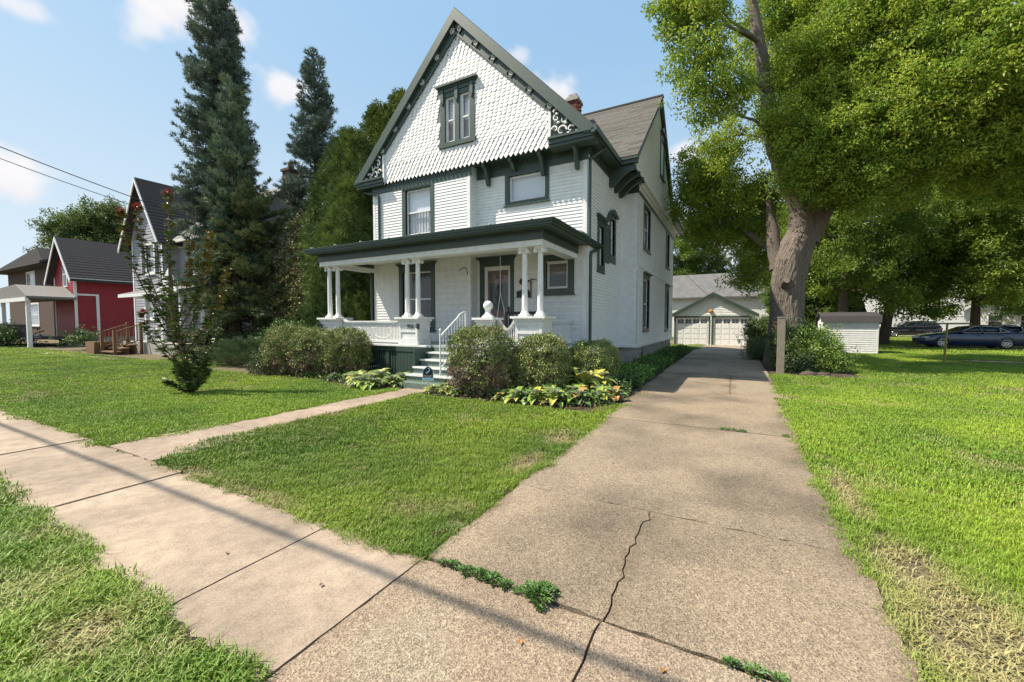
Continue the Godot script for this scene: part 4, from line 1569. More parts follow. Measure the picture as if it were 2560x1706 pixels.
	b.box(V(hi - 0.34, 3.5, -11.5), V(hi, 3.64, -9.36))
	b.box(V(lo, 3.5, -11.1), V(lo + 0.34, 3.64, -9.36))
	part(H, "porch_beam", b, M.white)
	b = MB.new()
	b.box(V(lo - 0.03, 3.642, -9.33), V(hi + 0.03, 3.87, -8.97))
	b.box(V(hi - 0.3, 3.642, -11.62), V(hi + 0.03, 3.87, -9.33))
	b.box(V(lo - 0.03, 3.642, -11.1), V(lo + 0.3, 3.87, -9.33))
	var pf := part(H, "porch_frieze", b, M.green)
	var tooth := MB.new()
	tooth.box(V(0, 0, 0), V(0.03, 0.055, 0.02))
	var tmesh := tooth.mesh()
	for i in 118:
		piece(pf, "dentil", tmesh, M.green, Transform3D(Basis.IDENTITY, V(lo + i * 0.069, 3.8, -8.968)))
	for i in 36:
		piece(pf, "dentil", tmesh, M.green, Transform3D(Basis(Vector3.UP, PI / 2), V(hi + 0.032, 3.8, -9.0 - i * 0.069)))
	b = MB.new()
	b.box(V(-12.36, 3.87, -11.6), V(-3.74, 3.905, -8.66))
	b.box(V(-3.74, 3.87, -12.5), V(-3.7, 3.905, -8.66))
	part(H, "porch_soffit", b, M.green)
	b = MB.new()
	b.box(V(lo, 3.78, -11.55), V(hi, 3.82, -9.2))
	part(H, "porch_ceiling", b, M.cream)
	b = MB.new()
	# moulded gutter: a cove below and a lip above
	for e in [[3.9, 3.95, 0.0], [3.95, 4.0, 0.035], [4.0, 4.02, 0.055]]:
		b.box(V(-12.4 - e[2], e[0], -8.74), V(-3.66 + e[2], e[1] - 0.001, -8.62 + e[2]))
		b.box(V(-3.76, e[0], -12.5), V(-3.64 + e[2], e[1] - 0.001, -8.74))
		b.box(V(-12.42 - e[2], e[0], -11.3), V(-12.3, e[1] - 0.001, -8.74))
	var gt := part(H, "porch_gutter", b, M.green)
	for i in 8:
		b = MB.new()
		b.box(V(-12.0 + i * 1.12, 4.02, -8.62), V(-11.97 + i * 1.12, 4.045, -8.54))
		part(gt, "gutter_clip", b, M.white)
	b = MB.new()
	var q := [V(-12.35, 4.01, -8.72), V(-3.72, 4.01, -8.72), V(-3.72, 4.01, -12.5), V(-4.4, 4.2, -12.5), V(-4.4, 4.2, -9.4), V(-11.7, 4.2, -9.4), V(-11.7, 4.2, -11.3), V(-12.35, 4.01, -11.3)]
	b.quad(q[0], q[1], q[4], q[5])
	b.quad(q[1], q[2], q[3], q[4])
	b.quad(q[0], q[5], q[6], q[7])
	b.box(V(-11.7, 4.02, -11.1), V(-4.4, 4.2, -9.4))
	b.box(V(-7.55, 4.02, -11.5), V(-3.78, 4.2, -11.1))
	part(H, "porch_roof", b, M.step_green)
	b = MB.new()
	for e in [[-11.0, 0.5], [-9.5, 0.6], [-6.7, 0.5]]:
		b.box(V(e[0], 1.0, -9.4), V(e[0] + 0.01, 1.0005, -9.39))
	# downspouts
	for p in [
		[V(-12.52, 6.7, -11.2), V(-12.45, 6.55, -11.15), V(-12.0, 6.4, -11.0), V(-11.58, 6.32, -11.0), V(-11.55, 6.2, -11.03), V(-11.55, 4.18, -11.03)],
		[V(-12.1, 3.9, -11.0), V(-12.0, 3.8, -11.02), V(-11.98, 3.7, -11.02), V(-11.98, 0.1, -11.02)],
		[V(-3.42, 6.78, -11.95), V(-3.42, 6.7, -11.95), V(-3.6, 6.5, -11.75), V(-3.71, 6.35, -11.56), V(-3.71, 6.2, -11.52), V(-3.71, 4.05, -11.52)],
		[V(-3.66, 3.92, -12.35), V(-3.66, 3.86, -12.3), V(-3.7, 3.76, -11.95), V(-3.71, 3.7, -11.72), V(-3.71, 3.6, -11.66), V(-3.71, 0.85, -11.66)],
	]:
		b = MB.new()
		var r := []
		for k in p:
			r.append(0.043)
		b.tube(p, r, 8)
		part(H, "downspout", b, M.green)


func house_small(H: Node3D) -> void:
	var b := MB.new()
	b.tube([V(-7.66, 3.2, -11.07), V(-7.66, 3.38, -11.02), V(-7.69, 3.42, -10.95), V(-7.75, 3.38, -10.88), V(-7.82, 3.3, -10.84)], [0.012, 0.012, 0.012, 0.012, 0.01], 6)
	part(H, "plant_hook", b, M.iron)
	# wall ornament right of the door
	var orn := thing("wall_ornament", "dark iron wall ornament hanging right of the front door", "ornament", V(-5.8, 2.4, -11.48))
	b = MB.new()
	var p := PackedVector2Array([Vector2(-0.3, 0.0), Vector2(0.16, 0.0), Vector2(0.16, 0.16), Vector2(0.05, 0.3), Vector2(-0.06, 0.32), Vector2(-0.17, 0.22), Vector2(-0.3, 0.2)])
	b.prism(p, V(-5.75, 2.42, -11.47), Vector3.RIGHT, Vector3.UP, V(0, 0, 0.03))
	part(orn, "plate", b, M.iron)
	b = MB.new()
	b.ball(V(-5.83, 2.92, -11.45), V(0.13, 0.11, 0.02), 14, 8)
	b.tube([V(-5.72, 2.9, -11.45), V(-5.5, 2.98, -11.45), V(-5.3, 2.94, -11.45)], [0.03, 0.018, 0.008], 6)
	b.tube([V(-5.55, 2.92, -11.45), V(-5.55, 2.4, -11.45)], [0.02, 0.014], 6)
	part(orn, "figure", b, mat(Color(0.07, 0.04, 0.03), 0.6))
	# porch swing hung from the ceiling
	var sw := thing("porch_swing", "dark porch swing hanging on white ropes behind the right columns", "swing", V(-5.3, 1.4, -10.3))
	b = MB.new()
	for i in 4:
		b.box(V(-5.95, 1.4, -10.05 - i * 0.11), V(-4.7, 1.425, -9.96 - i * 0.11))
	part(sw, "seat", b, M.dark)
	b = MB.new()
	b.box(V(-5.95, 1.88, -10.55), V(-4.7, 1.96, -10.52))
	for i in 12:
		b.box(V(-5.93 + i * 0.11, 1.42, -10.53), V(-5.87 + i * 0.11, 1.88, -10.51))
	part(sw, "backrest", b, M.dark)
	for x in [-5.95, -4.72]:
		b = MB.new()
		b.tube([V(x, 3.78, -10.25), V(x, 2.5, -10.25)], [0.009, 0.009], 5)
		b.tube([V(x, 2.5, -10.25), V(x, 1.42, -9.98)], [0.009, 0.009], 5)
		b.tube([V(x, 2.5, -10.25), V(x, 1.9, -10.53)], [0.009, 0.009], 5)
		part(sw, "rope", b, M.white2)
	# yard sign
	var ys := thing("yard_sign", "small dark blue house-shaped security sign on a stake before the steps", "sign", V(-6.33, 0, -7.5))
	own_axes(ys)
	ys.rotation.y = 0.5
	var shape := PackedVector2Array([Vector2(-0.13, 0), Vector2(0.13, 0), Vector2(0.13, 0.25), Vector2(0, 0.36), Vector2(-0.13, 0.25)])
	b = MB.new()
	b.box(V(-0.012, -0.1, -0.012), V(0.012, 0.32, 0.012))
	part(ys, "stake", b, M.white2)
	b = MB.new()
	b.prism(shape, V(0, 0.27, 0.014), Vector3.RIGHT, Vector3.UP, V(0, 0, 0.006))
	var bd := part(ys, "sign_board", b, M.white3)
	b = MB.new()
	b.prism(PackedVector2Array([Vector2(-0.115, 0.075), Vector2(0.115, 0.075), Vector2(0.115, 0.245), Vector2(0, 0.338), Vector2(-0.115, 0.245)]), V(0, 0.27, 0.02), Vector3.RIGHT, Vector3.UP, V(0, 0, 0.003))
	part(bd, "blue_field", b, mat(Color(0.012, 0.025, 0.05), 0.5))
	b = MB.new()
	b.prism(PackedVector2Array([Vector2(-0.115, 0.012), Vector2(0.115, 0.012), Vector2(0.115, 0.07), Vector2(-0.115, 0.07)]), V(0, 0.27, 0.02), Vector3.RIGHT, Vector3.UP, V(0, 0, 0.003))
	part(bd, "pale_band", b, mat(Color(0.35, 0.6, 0.75), 0.5))
	b = MB.new()
	var r := []
	var q := []
	for i in 20:
		var t := i / 19.0
		q.append(V(0.05 * sin(t * 4.4) * (1.0 - 0.2 * t), 0.27 + 0.3 - t * 0.13, 0.024))
		r.append(0.007)
	b.tube(q, r, 5)
	part(bd, "emblem", b, mat(Color(0.35, 0.6, 0.75), 0.5))
	for l in [["SAFE HOME", 0.115, 0.0024], ["SECURITY", 0.088, 0.0019]]:
		var tm := TextMesh.new()
		tm.text = l[0]
		tm.font = SystemFont.new()
		tm.font.font_names = PackedStringArray(["Droid Sans"])
		tm.font_size = 16
		tm.pixel_size = l[2]
		tm.depth = 0.002
		var o := part(bd, "lettering", tm, M.white3)
		o.position = V(0, 0.27 + l[1], 0.0245)


# ---------------------------------------------------------------- plants
# a spray of leaves round a point; the twig points along +y
func bunch(seed_: int, n: int, spread: float, length: float, width: float, flat := 0.5) -> ArrayMesh:
	rng.seed = seed_
	var b := MB.new()
	b.colored = true
	for i in n:
		var d := V(rng.randfn(), rng.randfn() * flat, rng.randfn()).normalized()
		var p := d * spread * pow(rng.randf(), 0.6)
		var g := rng.randf_range(0.65, 1.3)
		b.col = Color(g * rng.randf_range(0.85, 1.15), g, g * rng.randf_range(0.8, 1.05))
		var a := (d + V(rng.randfn(), rng.randfn() * 0.6 - 0.25, rng.randfn()) * 0.7).normalized()
		leaf(b, p, a, length * rng.randf_range(0.7, 1.2), width * rng.randf_range(0.8, 1.2), 0.25)
	return b.mesh()


# a flat conifer spray along +z: side twigs set with short needles
func spray(seed_: int, n: int, length: float, half: float, needle: float, width: float) -> ArrayMesh:
	rng.seed = seed_
	var b := MB.new()
	b.colored = true
	for i in n:
		var t := rng.randf()
		var s := 1.0 if rng.randf() < 0.5 else -1.0
		var reach := half * (1.0 - t) * rng.randf()
		var p := V(s * reach, rng.randf_range(-0.16, 0.12) * length * (1.0 - 0.6 * t), length * t + reach * 0.7)
		var d := V(s * rng.randf_range(0.1, 1.0), rng.randf_range(-0.5, 1.1), rng.randf_range(0.2, 1.0)).normalized()
		var g := rng.randf_range(0.6, 1.25)
		b.col = Color(g, g, g * rng.randf_range(0.9, 1.15))
		var w := d.cross(Vector3.UP).normalized() * width
		b.tri(p - w / 2, p + w / 2, p + d * needle * rng.randf_range(0.7, 1.3))
		if i % 3 == 0:
			w = d.cross(V(s, 0, 0.3)).normalized() * width
			b.tri(p - w / 2, p + w / 2, p + d * needle)
	return b.mesh()


func any_basis(size: float) -> Basis:
	return Basis(V(rng.randfn(), rng.randfn(), rng.randfn()).normalized(), rng.randf() * TAU).scaled(Vector3.ONE * size)


# fills an ellipsoid with leaf bunches gathered in small hanging clumps, so that gaps stay between them
func fill_blob(xs: Array, cs: PackedColorArray, o: Vector3, r: Vector3, n: int, c0: Color, c1: Color, size := 1.0, per := 9) -> void:
	var m := maxi(3, n / per)
	for i in m:
		var d := V(rng.randfn(), rng.randfn(), rng.randfn()).normalized()
		var p := o + d * r * pow(rng.randf(), 0.4)
		var tone := rng.randf()
		for k in per:
			var q := V(rng.randfn() * 0.22, rng.randfn() * 0.17 - 0.04, rng.randfn() * 0.22) * size
			xs.append(Transform3D(any_basis(size * rng.randf_range(0.7, 1.15)), p + q))
			cs.append(c0.lerp(c1, clampf(tone * 0.75 + rng.randf_range(-0.1, 0.3), 0, 1)))


func limb(b: MB, p: Array, seg := 9) -> void:
	var q := []
	var r := []
	for i in p.size() - 1:
		for k in 3:
			var t := k / 3.0
			var a := V(p[i][0], p[i][1], p[i][2])
			var c := V(p[i + 1][0], p[i + 1][1], p[i + 1][2])
			var w: float = lerpf(p[i][3], p[i + 1][3], t)
			q.append(a.lerp(c, t) + V(rng.randf_range(-1, 1), 0, rng.randf_range(-1, 1)) * w * 0.1)
			r.append(w * rng.randf_range(0.94, 1.07))
	var e: Array = p[-1]
	q.append(V(e[0], e[1], e[2]))
	r.append(e[3])
	b.tube(q, r, seg)


func branch(b: MB, a: Vector3, c: Vector3, r: float, sag := 0.0, n := 6) -> void:
	var q := []
	var w := []
	for i in n + 1:
		var t := float(i) / n
		q.append(a.lerp(c, t) + Vector3.UP * sag * sin(t * PI) + V(rng.randf_range(-1, 1), rng.randf_range(-1, 1), rng.randf_range(-1, 1)) * a.distance_to(c) * 0.025 * sin(t * PI))
		w.append(r * (1.0 - 0.75 * t))
	b.tube(q, w, 5)


func make_maple() -> void:
	var T := thing("maple_tree", "huge silver maple with forked grey trunk beside the driveway", "tree", V(1.83, 0, -19.2))
	rng.seed = 21
	var b := MB.new()
	# trunk with fluted bark ridges
	var path := [[1.83, -0.21, -19.2, 0.68], [1.83, 0.64, -19.2, 0.62], [1.8, 2, -19.18, 0.53], [1.78, 3.2, -19.17, 0.53], [1.89, 4.05, -19.23, 0.56], [2.08, 4.73, -19.34, 0.55], [2.23, 5.24, -19.42, 0.45]]
	var seg := 150
	var rows := 200
	var bark := FastNoiseLite.new()
	bark.seed = 4
	bark.fractal_type = FastNoiseLite.FRACTAL_RIDGED
	bark.fractal_octaves = 3
	bark.frequency = 1.0
	var grid := []
	for i in rows + 1:
		var t := float(i) / rows * (path.size() - 1)
		var k := mini(int(t), path.size() - 2)
		var f := t - k
		f = f * f * (3 - 2 * f) * 0.5 + f * 0.5
		var o := V(path[k][0], path[k][1], path[k][2]).lerp(V(path[k + 1][0], path[k + 1][1], path[k + 1][2]), f)
		var r: float = lerpf(path[k][3], path[k + 1][3], f)
		var ring := []
		for j in seg:
			var a := TAU * j / seg
			var flute := 1.0 + 0.05 * sin(a * 5 + o.y * 0.5) + 0.03 * sin(a * 3 - o.y * 1.3) + 0.05 * bark.get_noise_3d(cos(a) * 2.2, o.y * 0.6, sin(a) * 2.2) + 0.055 * bark.get_noise_3d(cos(a) * 6.5, o.y * 1.5, sin(a) * 6.5)
			if o.y < 0.7:
				flute += 0.16 * (0.7 - o.y) * (0.5 + 0.5 * sin(a * 5))
			ring.append(o + V(cos(a), 0, -sin(a)) * r * flute)
		grid.append(ring)
	for i in rows:
		for j in seg:
			var q := (j + 1) % seg
			b.quad(grid[i][j], grid[i][q], grid[i + 1][q], grid[i + 1][j])
	part(T, "trunk", b, M.bark)
	var limbs := [[[2.23, 4.73, -19.42, 0.46], [2.13, 6.1, -19.36, 0.36], [1.48, 7.46, -19.01, 0.3], [1.14, 8.65, -18.82, 0.27], [0.93, 10.36, -18.71, 0.24], [0.63, 12.23, -18.55, 0.2], [0.28, 13.94, -18.36, 0.17], [0.06, 16.08, -18.58, 0.12], [-0.09, 18.19, -18.72, 0.06]], [[2.46, 4.73, -19.54, 0.4], [2.76, 6.27, -19.7, 0.33], [2.94, 7.39, -19.58, 0.27], [2.83, 8.98, -19.29, 0.22], [2.67, 10.91, -19.09, 0.18], [2.82, 12.9, -19.17, 0.15], [3.17, 16.14, -19.7, 0.1], [3.51, 18.71, -20.11, 0.05]], [[2.61, 5.07, -19.62, 0.36], [3.24, 6.71, -19.74, 0.28], [3.85, 7.9, -19.16, 0.22], [4.84, 8.93, -18.79, 0.17], [5.95, 9.52, -18.48, 0.12], [7.13, 9.99, -18.21, 0.06]], [[1.5, 3.74, -19.25, 0.3], [1.36, 4.62, -19.29, 0.27], [1.25, 5.4, -19.38, 0.2], [1.1, 6.6, -19.5, 0.08]], [[1.74, 4.27, -19.49, 0.22], [0.95, 4.96, -20.09, 0.16], [0.07, 5.89, -20.52, 0.1], [-0.97, 6.79, -20.52, 0.05]], [[2.89, 7.09, -19.66, 0.2], [3.9, 6.85, -19.41, 0.15], [5.35, 7.07, -19.4, 0.1], [7.03, 7.25, -19.52, 0.05]], [[1.14, 8.65, -18.82, 0.16], [1.76, 10.46, -19.73, 0.13], [2.69, 12.67, -21.37, 0.09], [3.61, 14.71, -22.44, 0.05]]]
	b = MB.new()
	for l in limbs:
		limb(b, l, 12)
	part(T, "limbs", b, M.bark)
	# a pruned stub and a knot
	b = MB.new()
	b.tube([V(1.0, 8.9, -18.72), V(0.92, 8.98, -18.5), V(0.9, 9.0, -18.4)], [0.13, 0.12, 0.1], 9)
	b.tube([V(1.75, 3.1, -18.7), V(1.72, 3.2, -18.55), V(1.72, 3.22, -18.5)], [0.24, 0.17, 0.1], 9)
	part(T, "pruned_stub", b, M.bark)
	var blobs := [[1.2, 8.95, -17.95, 0.8], [2.04, 6.87, -17.72, 0.9], [2.95, 6.42, -17.99, 0.9], [3.78, 6.13, -18.21, 0.9], [4.64, 6.21, -18.45, 0.9], [1.46, 7.98, -17.86, 0.7], [-2.1, 12.67, -15.19, 0.84], [-1.4, 12.26, -15.29, 1.01], [-1.25, 11.76, -15.18, 1.26], [-1.12, 10.43, -15.25, 1.18], [-0.86, 9.09, -15.39, 1.18], [0.83, 12.41, -20.93, 1.3], [-0.59, 9.31, -19.59, 1.2], [-1.49, 8.37, -20.24, 1.4], [-0.78, 7.61, -20.06, 1.6], [-1.53, 7.13, -20.79, 1.3], [0.07, 6.27, -20.52, 1.6], [-0.8, 6, -20.62, 1.2], [0.24, 5.21, -21.18, 1.2], [0.5, 3.64, -21.32, 0.9], [0.96, 4.5, -22.14, 1], [-1.16, 5.67, -20.76, 0.9], [1.88, 14.61, -21.05, 1.5], [2.09, 11.24, -18.77, 1.5], [2.44, 9.18, -18.4, 1.6], [2.24, 8.44, -18.85, 1.2], [0.91, 7.42, -20.98, 1.1], [2.63, 7.53, -17.93, 1.4], [3.33, 8.23, -17.74, 1.5], [3.59, 6.73, -17.88, 1.2], [4.1, 7.27, -17.59, 1.3], [3.01, 11.89, -18.7, 1.7], [3.72, 10.16, -18.52, 1.6], [4.64, 10.91, -18.45, 1.8], [4.6, 8.71, -17.86, 1.6], [5.49, 7.42, -18.34, 1.4], [5.53, 9.14, -17.79, 1.7], [6.26, 7.9, -18.19, 1.4], [6.49, 9.79, -17.74, 1.7], [7.07, 8.45, -18.06, 1.5], [7.35, 10.1, -17.65, 1.6], [7.96, 7.34, -19.12, 1.5], [5.61, 11.73, -18.41, 1.8], [4.26, 12.79, -18.81, 1.8], [2.91, 14.28, -19.78, 1.8], [5.82, 6.78, -20.23, 1.2], [4.99, 6.62, -20.35, 1], [7.52, 7.07, -20.58, 1.3], [3.54, 6.45, -19.56, 0.9], [9.05, 6.62, -21.98, 1.3], [1.82, 16.7, -20.33, 2.2], [3.96, 16.33, -20.35, 2.4], [6.1, 15.41, -20.38, 2.4], [7.79, 14.19, -20.16, 2.4], [-1.19, 14.56, -16.15, 1.51], [8.59, 9.52, -18.89, 1.9], [9.41, 7.56, -20.47, 1.8], [9.3, 11.91, -19.84, 2], [3.41, 19.78, -21.19, 2.6], [6.2, 19.05, -21.57, 2.6], [1.01, 6.14, -23.31, 1.5], [1.98, 11.33, -22.12, 1.9], [3.71, 12.31, -23.06, 2], [5.29, 10.11, -23.36, 2], [7.32, 13.56, -24.45, 2.2], [9.24, 10.8, -24.93, 2], [1.32, 14.62, -22.33, 1.9]]
	var xs := []
	var cs := PackedColorArray()
	b = MB.new()
	for q in blobs:
		var o := V(q[0], q[1], q[2])
		# nearest limb point carries the branch
		var best := V(2.2, 5, -19.4)
		for l in limbs:
			for p in l:
				var c := V(p[0], p[1], p[2])
				if c.y < o.y + 0.6 and c.distance_to(o) < best.distance_to(o):
					best = c
		branch(b, best, o, 0.035 + 0.008 * best.distance_to(o), 0.2)
		for k in 7:
			var d := V(rng.randfn(), rng.randfn() * 0.6, rng.randfn()).normalized()
			branch(b, best.lerp(o, rng.randf_range(0.6, 1.0)), o + d * q[3] * 0.9, 0.022, 0.1, 4)
		fill_blob(xs, cs, o, V(q[3], q[3] * 0.72, q[3]), int(160 * q[3] * q[3]), Color(0.18, 0.31, 0.035), Color(0.48, 0.57, 0.08), 1.0, 7)
	part(T, "branches", b, M.bark)
	scatter(T, "crown", bunch(31, 20, 0.2, 0.12, 0.066), M.leaf, xs, cs, "stuff")


func broad_tree(label: String, at: Vector3, height: float, reach: float, low: float, seed_: int, c0: Color, c1: Color, lean := Vector3.ZERO, many := 1.0, group := "trees behind the houses") -> void:
	var T := thing("broadleaf_tree", label, "tree", at, group)
	rng.seed = seed_
	var b := MB.new()
	var r := height * 0.022
	var top := at + V(0, height * 0.8, 0) + lean
	var fork := at.lerp(top, low / height + 0.08) + V(0, 0, 0)
	b.tube([at - V(0, 0.2, 0), at + V(0, 0.3, 0), at.lerp(fork, 0.6), fork, fork.lerp(top, 0.5), top], [r * 1.5, r * 1.1, r * 0.95, r * 0.85, r * 0.5, r * 0.1], 10)
	part(T, "trunk", b, M.bark_dark)
	b = MB.new()
	var xs := []
	var cs := PackedColorArray()
	var n := int(20 * many)
	for i in n:
		var t := (i + 0.5) / n
		var y := lerpf(low, height * 0.95, t)
		var w := reach * (0.35 + 0.75 * sin(PI * clampf(0.12 + t * 0.85, 0, 1))) * rng.randf_range(0.55, 0.95)
		var a := i * 2.4 + rng.randf()
		var o := at + lean * t + V(cos(a) * w * 0.75, y, sin(a) * w * 0.75)
		var s := reach * rng.randf_range(0.28, 0.42)
		branch(b, fork.lerp(top, clampf(t - 0.15, 0, 1)), o, r * 0.3, 0.0, 4)
		fill_blob(xs, cs, o, V(s, s * 0.75, s), int(36 * s * s / pow(height / 14.0, 1.0)) + 20, c0, c1, 1.3 * height / 14.0)
	part(T, "limbs", b, M.bark_dark)
	scatter(T, "crown", bunch(seed_, 16, 0.26, 0.16, 0.09), M.leaf, xs, cs, "stuff")


func spruce(label: String, at: Vector3, height: float, base: float, from: float, seed_: int, c0: Color, c1: Color, profile: Callable, lean := Vector3.ZERO) -> Node3D:
	var T := thing("spruce_tree", label, "tree", at, "tall conifers left of the house")
	rng.seed = seed_
	var b := MB.new()
	b.tube([at - V(0, 0.2, 0), at + V(0, height * 0.3, 0) + lean * 0.3, at + V(0, height * 0.7, 0) + lean * 0.7, at + V(0, height, 0) + lean], [height * 0.017, height * 0.013, height * 0.006, 0.02], 10)
	part(T, "trunk", b, M.bark_dark)
	b = MB.new()
	var xs := []
	var cs := PackedColorArray()
	var y := from
	while y < height - 0.15:
		var t := y / height
		var w: float = base * profile.call(t)
		var n := 5 + int(w * 2.6)
		for k in n:
			var a := rng.randf() * TAU
			var l := w * rng.randf_range(0.6, 1.12)
			var o := at + lean * t + V(0, y + rng.randf_range(-0.15, 0.15), 0)
			var out := V(cos(a), 0, sin(a))
			var rise := lerpf(-0.32, 0.6, pow(t, 1.5))
			var q := []
			var r := []
			for i in 5:
				var s := i / 4.0
				q.append(o + out * l * s + Vector3.UP * (l * (rise * s - 0.28 * s * s * (1 - t)) + 0.16 * l * pow(s, 3)))
				r.append(0.03 * (1 - 0.8 * s))
			if l > 0.5:
				b.tube(q, r, 4, false)
			var m := maxi(2, int(l / 0.17))
			for i in m:
				var s := (i + rng.randf()) / m
				if s < 0.22 and l > 0.9:
					continue
				var j := mini(int(s * 4), 3)
				var p: Vector3 = q[j].lerp(q[j + 1], s * 4 - j)
				var f: Vector3 = (q[j + 1] - q[j]).normalized()
				var yaw := Basis(Vector3.UP, rng.randf_range(-1.1, 1.1))
				var z := (yaw * f + V(0, rng.randf_range(-0.4, 0.55), 0)).normalized()
				var x := Vector3.UP.cross(z).normalized().rotated(z, rng.randf_range(-0.8, 0.8))
				var up := z.cross(x)
				xs.append(Transform3D(Basis(x, up, z).scaled(Vector3.ONE * rng.randf_range(0.75, 1.2)), p))
				cs.append(c0.lerp(c1, rng.randf()))
		y += 0.24 + 0.16 * (1 - t)
	part(T, "limbs", b, M.bark_dark)
	scatter(T, "crown", spray(seed_, 66, 0.5, 0.28, 0.17, 0.034), M.needle, xs, cs, "stuff")
	return T


# dense upright evergreen made of overlapping feathery sprays
func arborvitae(label: String, at: Vector3, lobes: Array, seed_: int, c0: Color, c1: Color, n: int) -> void:
	var T := thing("arborvitae", label, "tree", at, "dense evergreens beside the house")
	rng.seed = seed_
	var b := MB.new()
	var xs := []
	var cs := PackedColorArray()
	for l in lobes:   # [x, z, height, radius]
		var o := at + V(l[0], 0, l[1])
		b.tube([o - V(0, 0.1, 0), o + V(0, l[2] * 0.9, 0)], [0.12, 0.03], 7)
		for i in int(n * l[2] * l[3] / 10.0):
			var t := pow(rng.randf(), 0.85)
			var a := rng.randf() * TAU
			var w: float = l[3] * sqrt(maxf(0.0, 1.0 - pow(t, 2.2))) * (0.85 + 0.2 * sin(a * 3 + t * 9 + l[0] * 5)) * pow(rng.randf(), 0.3)
			var p := o + V(cos(a) * w, 0.15 + t * (l[2] - 0.2), sin(a) * w)
			var z := (V(cos(a), rng.randf_range(0.5, 1.9), sin(a))).normalized()
			var x := Vector3.UP.cross(z).normalized().rotated(z, rng.randf_range(-1.2, 1.2))
			xs.append(Transform3D(Basis(x, z.cross(x), z).scaled(Vector3.ONE * rng.randf_range(0.8, 1.4)), p))
			cs.append(c0.lerp(c1, clampf(rng.randf() * 0.6 + 0.4 * sin(a * 2 + t * 7), 0, 1)))
	part(T, "trunk", b, M.bark_dark)
	scatter(T, "crown", spray(seed_ + 1, 56, 0.45, 0.2, 0.14, 0.032), M.needle, xs, cs, "stuff")


# a sheared boxwood with small leaves and brown dieback
func boxwood(label: String, at: Vector3, r: Vector3, seed_: int, brown: float) -> void:
	var T := thing("boxwood_shrub", label, "shrub", at, "clipped shrubs along the porch")
	rng.seed = seed_
	var b := MB.new()
	for i in 46:
		var a := rng.randf() * TAU
		var e := at + V(cos(a) * r.x * rng.randf_range(0.3, 0.95), r.y * rng.randf_range(0.5, 1.8), sin(a) * r.z * rng.randf_range(0.3, 0.95))
		branch(b, at + V(cos(a) * 0.12, 0, sin(a) * 0.12), e, 0.018, -0.1, 4)
	part(T, "stems", b, M.twig)
	var xs := []
	var cs := PackedColorArray()
	var fn := FastNoiseLite.new()
	fn.seed = seed_
	fn.frequency = 1.6
	var n := int(1500 * (r.x * r.y + r.y * r.z + r.x * r.z))
	for i in n:
		var d := V(rng.randfn(), rng.randfn(), rng.randfn()).normalized()
		var lump := 1.0 + 0.12 * fn.get_noise_3dv(d * 1.1 + V(seed_, 0, 0)) + 0.07 * fn.get_noise_3dv(d * 3.2) + 0.03 * rng.randfn() + (0.1 * rng.randf() if rng.randf() < 0.015 else 0.0)
		# a rounded box rather than a ball
		var e := d / pow(pow(absf(d.x), 3.2) + pow(absf(d.y), 3.2) + pow(absf(d.z), 3.2), 1.0 / 3.2)
		var p := V(e.x * r.x, e.y * r.y, e.z * r.z) * lump * (1.0 - 0.22 * pow(rng.randf(), 2.0))
		p.y += r.y
		if p.y < 0.28 * r.y and rng.randf() < 0.6:
			continue
		var k := fn.get_noise_3dv(p * 1.1) * 0.9 + fn.get_noise_3dv(p * 4.0) * 0.4
		var c := Color(0.11, 0.16, 0.045).lerp(Color(0.4, 0.43, 0.15), clampf(rng.randf() * 0.9 + k * 0.3, 0, 1))
		# winter-burnt twigs show as ragged brown patches low on the plant
		var burnt := k + brown - 0.55 * p.y / r.y + 0.35 * rng.randfn() * 0.5
		if burnt > 0.35:
			c = Color(0.19, 0.125, 0.085).lerp(Color(0.29, 0.21, 0.14), rng.randf())
			if rng.randf() < 0.35:
				continue
		xs.append(Transform3D(any_basis(rng.randf_range(0.8, 1.25)), at + p))
		cs.append(c)
	scatter(T, "foliage", bunch(seed_, 12, 0.055, 0.042, 0.025, 1.0), M.plain_leaf, xs, cs, "stuff")


func hosta_leaf(length: float, width: float) -> ArrayMesh:
	var b := MB.new()
	var rows := 5
	var mid := []
	var lft := []
	var rgt := []
	for i in rows + 1:
		var t := float(i) / rows
		var w := width * 0.5 * pow(sin(PI * clampf(0.08 + 0.92 * t, 0, 1)), 0.75) * (1.0 - 0.25 * t)
		var p := V(0, length * (0.62 * t - 0.72 * t * t), length * t * 0.85)
		mid.append(p)
		lft.append(p + V(-w, w * 0.45, 0))
		rgt.append(p + V(w, w * 0.45, 0))
	for i in rows:
		b.quad(lft[i], mid[i], mid[i + 1], lft[i + 1])
		b.quad(mid[i], rgt[i], rgt[i + 1], mid[i + 1])
	return b.mesh()


var hosta_meshes := []


func hosta(called: String, label: String, category: String, group: String, at: Vector3, size: float, tones: Array, seed_: int, n := 20) -> void:
	n += 8
	var T := thing(called, label, category, at, group)
	rng.seed = seed_
	if hosta_meshes.is_empty():
		hosta_meshes = [hosta_leaf(0.3, 0.17), hosta_leaf(0.28, 0.14), hosta_leaf(0.36, 0.07)]
	for i in n:
		var a := i * 2.4 + rng.randf() * 0.7
		var up := lerpf(1.0, 0.1, float(i) / n)
		var pitch := lerpf(-0.75, 0.25, float(i) / n) + rng.randf_range(-0.15, 0.15)
		var k := 2 if called == "daylily" else rng.randi() % 2
		var s := size * rng.randf_range(0.6, 0.98)
		var o := V(sin(a), 0, cos(a)) * 0.1 * size * (1.2 - up) + V(0, 0.12 * size * (0.4 + up), 0)
		piece(T, "leaf", hosta_meshes[k], tones[rng.randi() % tones.size()], Transform3D((Basis(Vector3.UP, a) * Basis(Vector3.RIGHT, pitch)).scaled(Vector3.ONE * s), at + o))


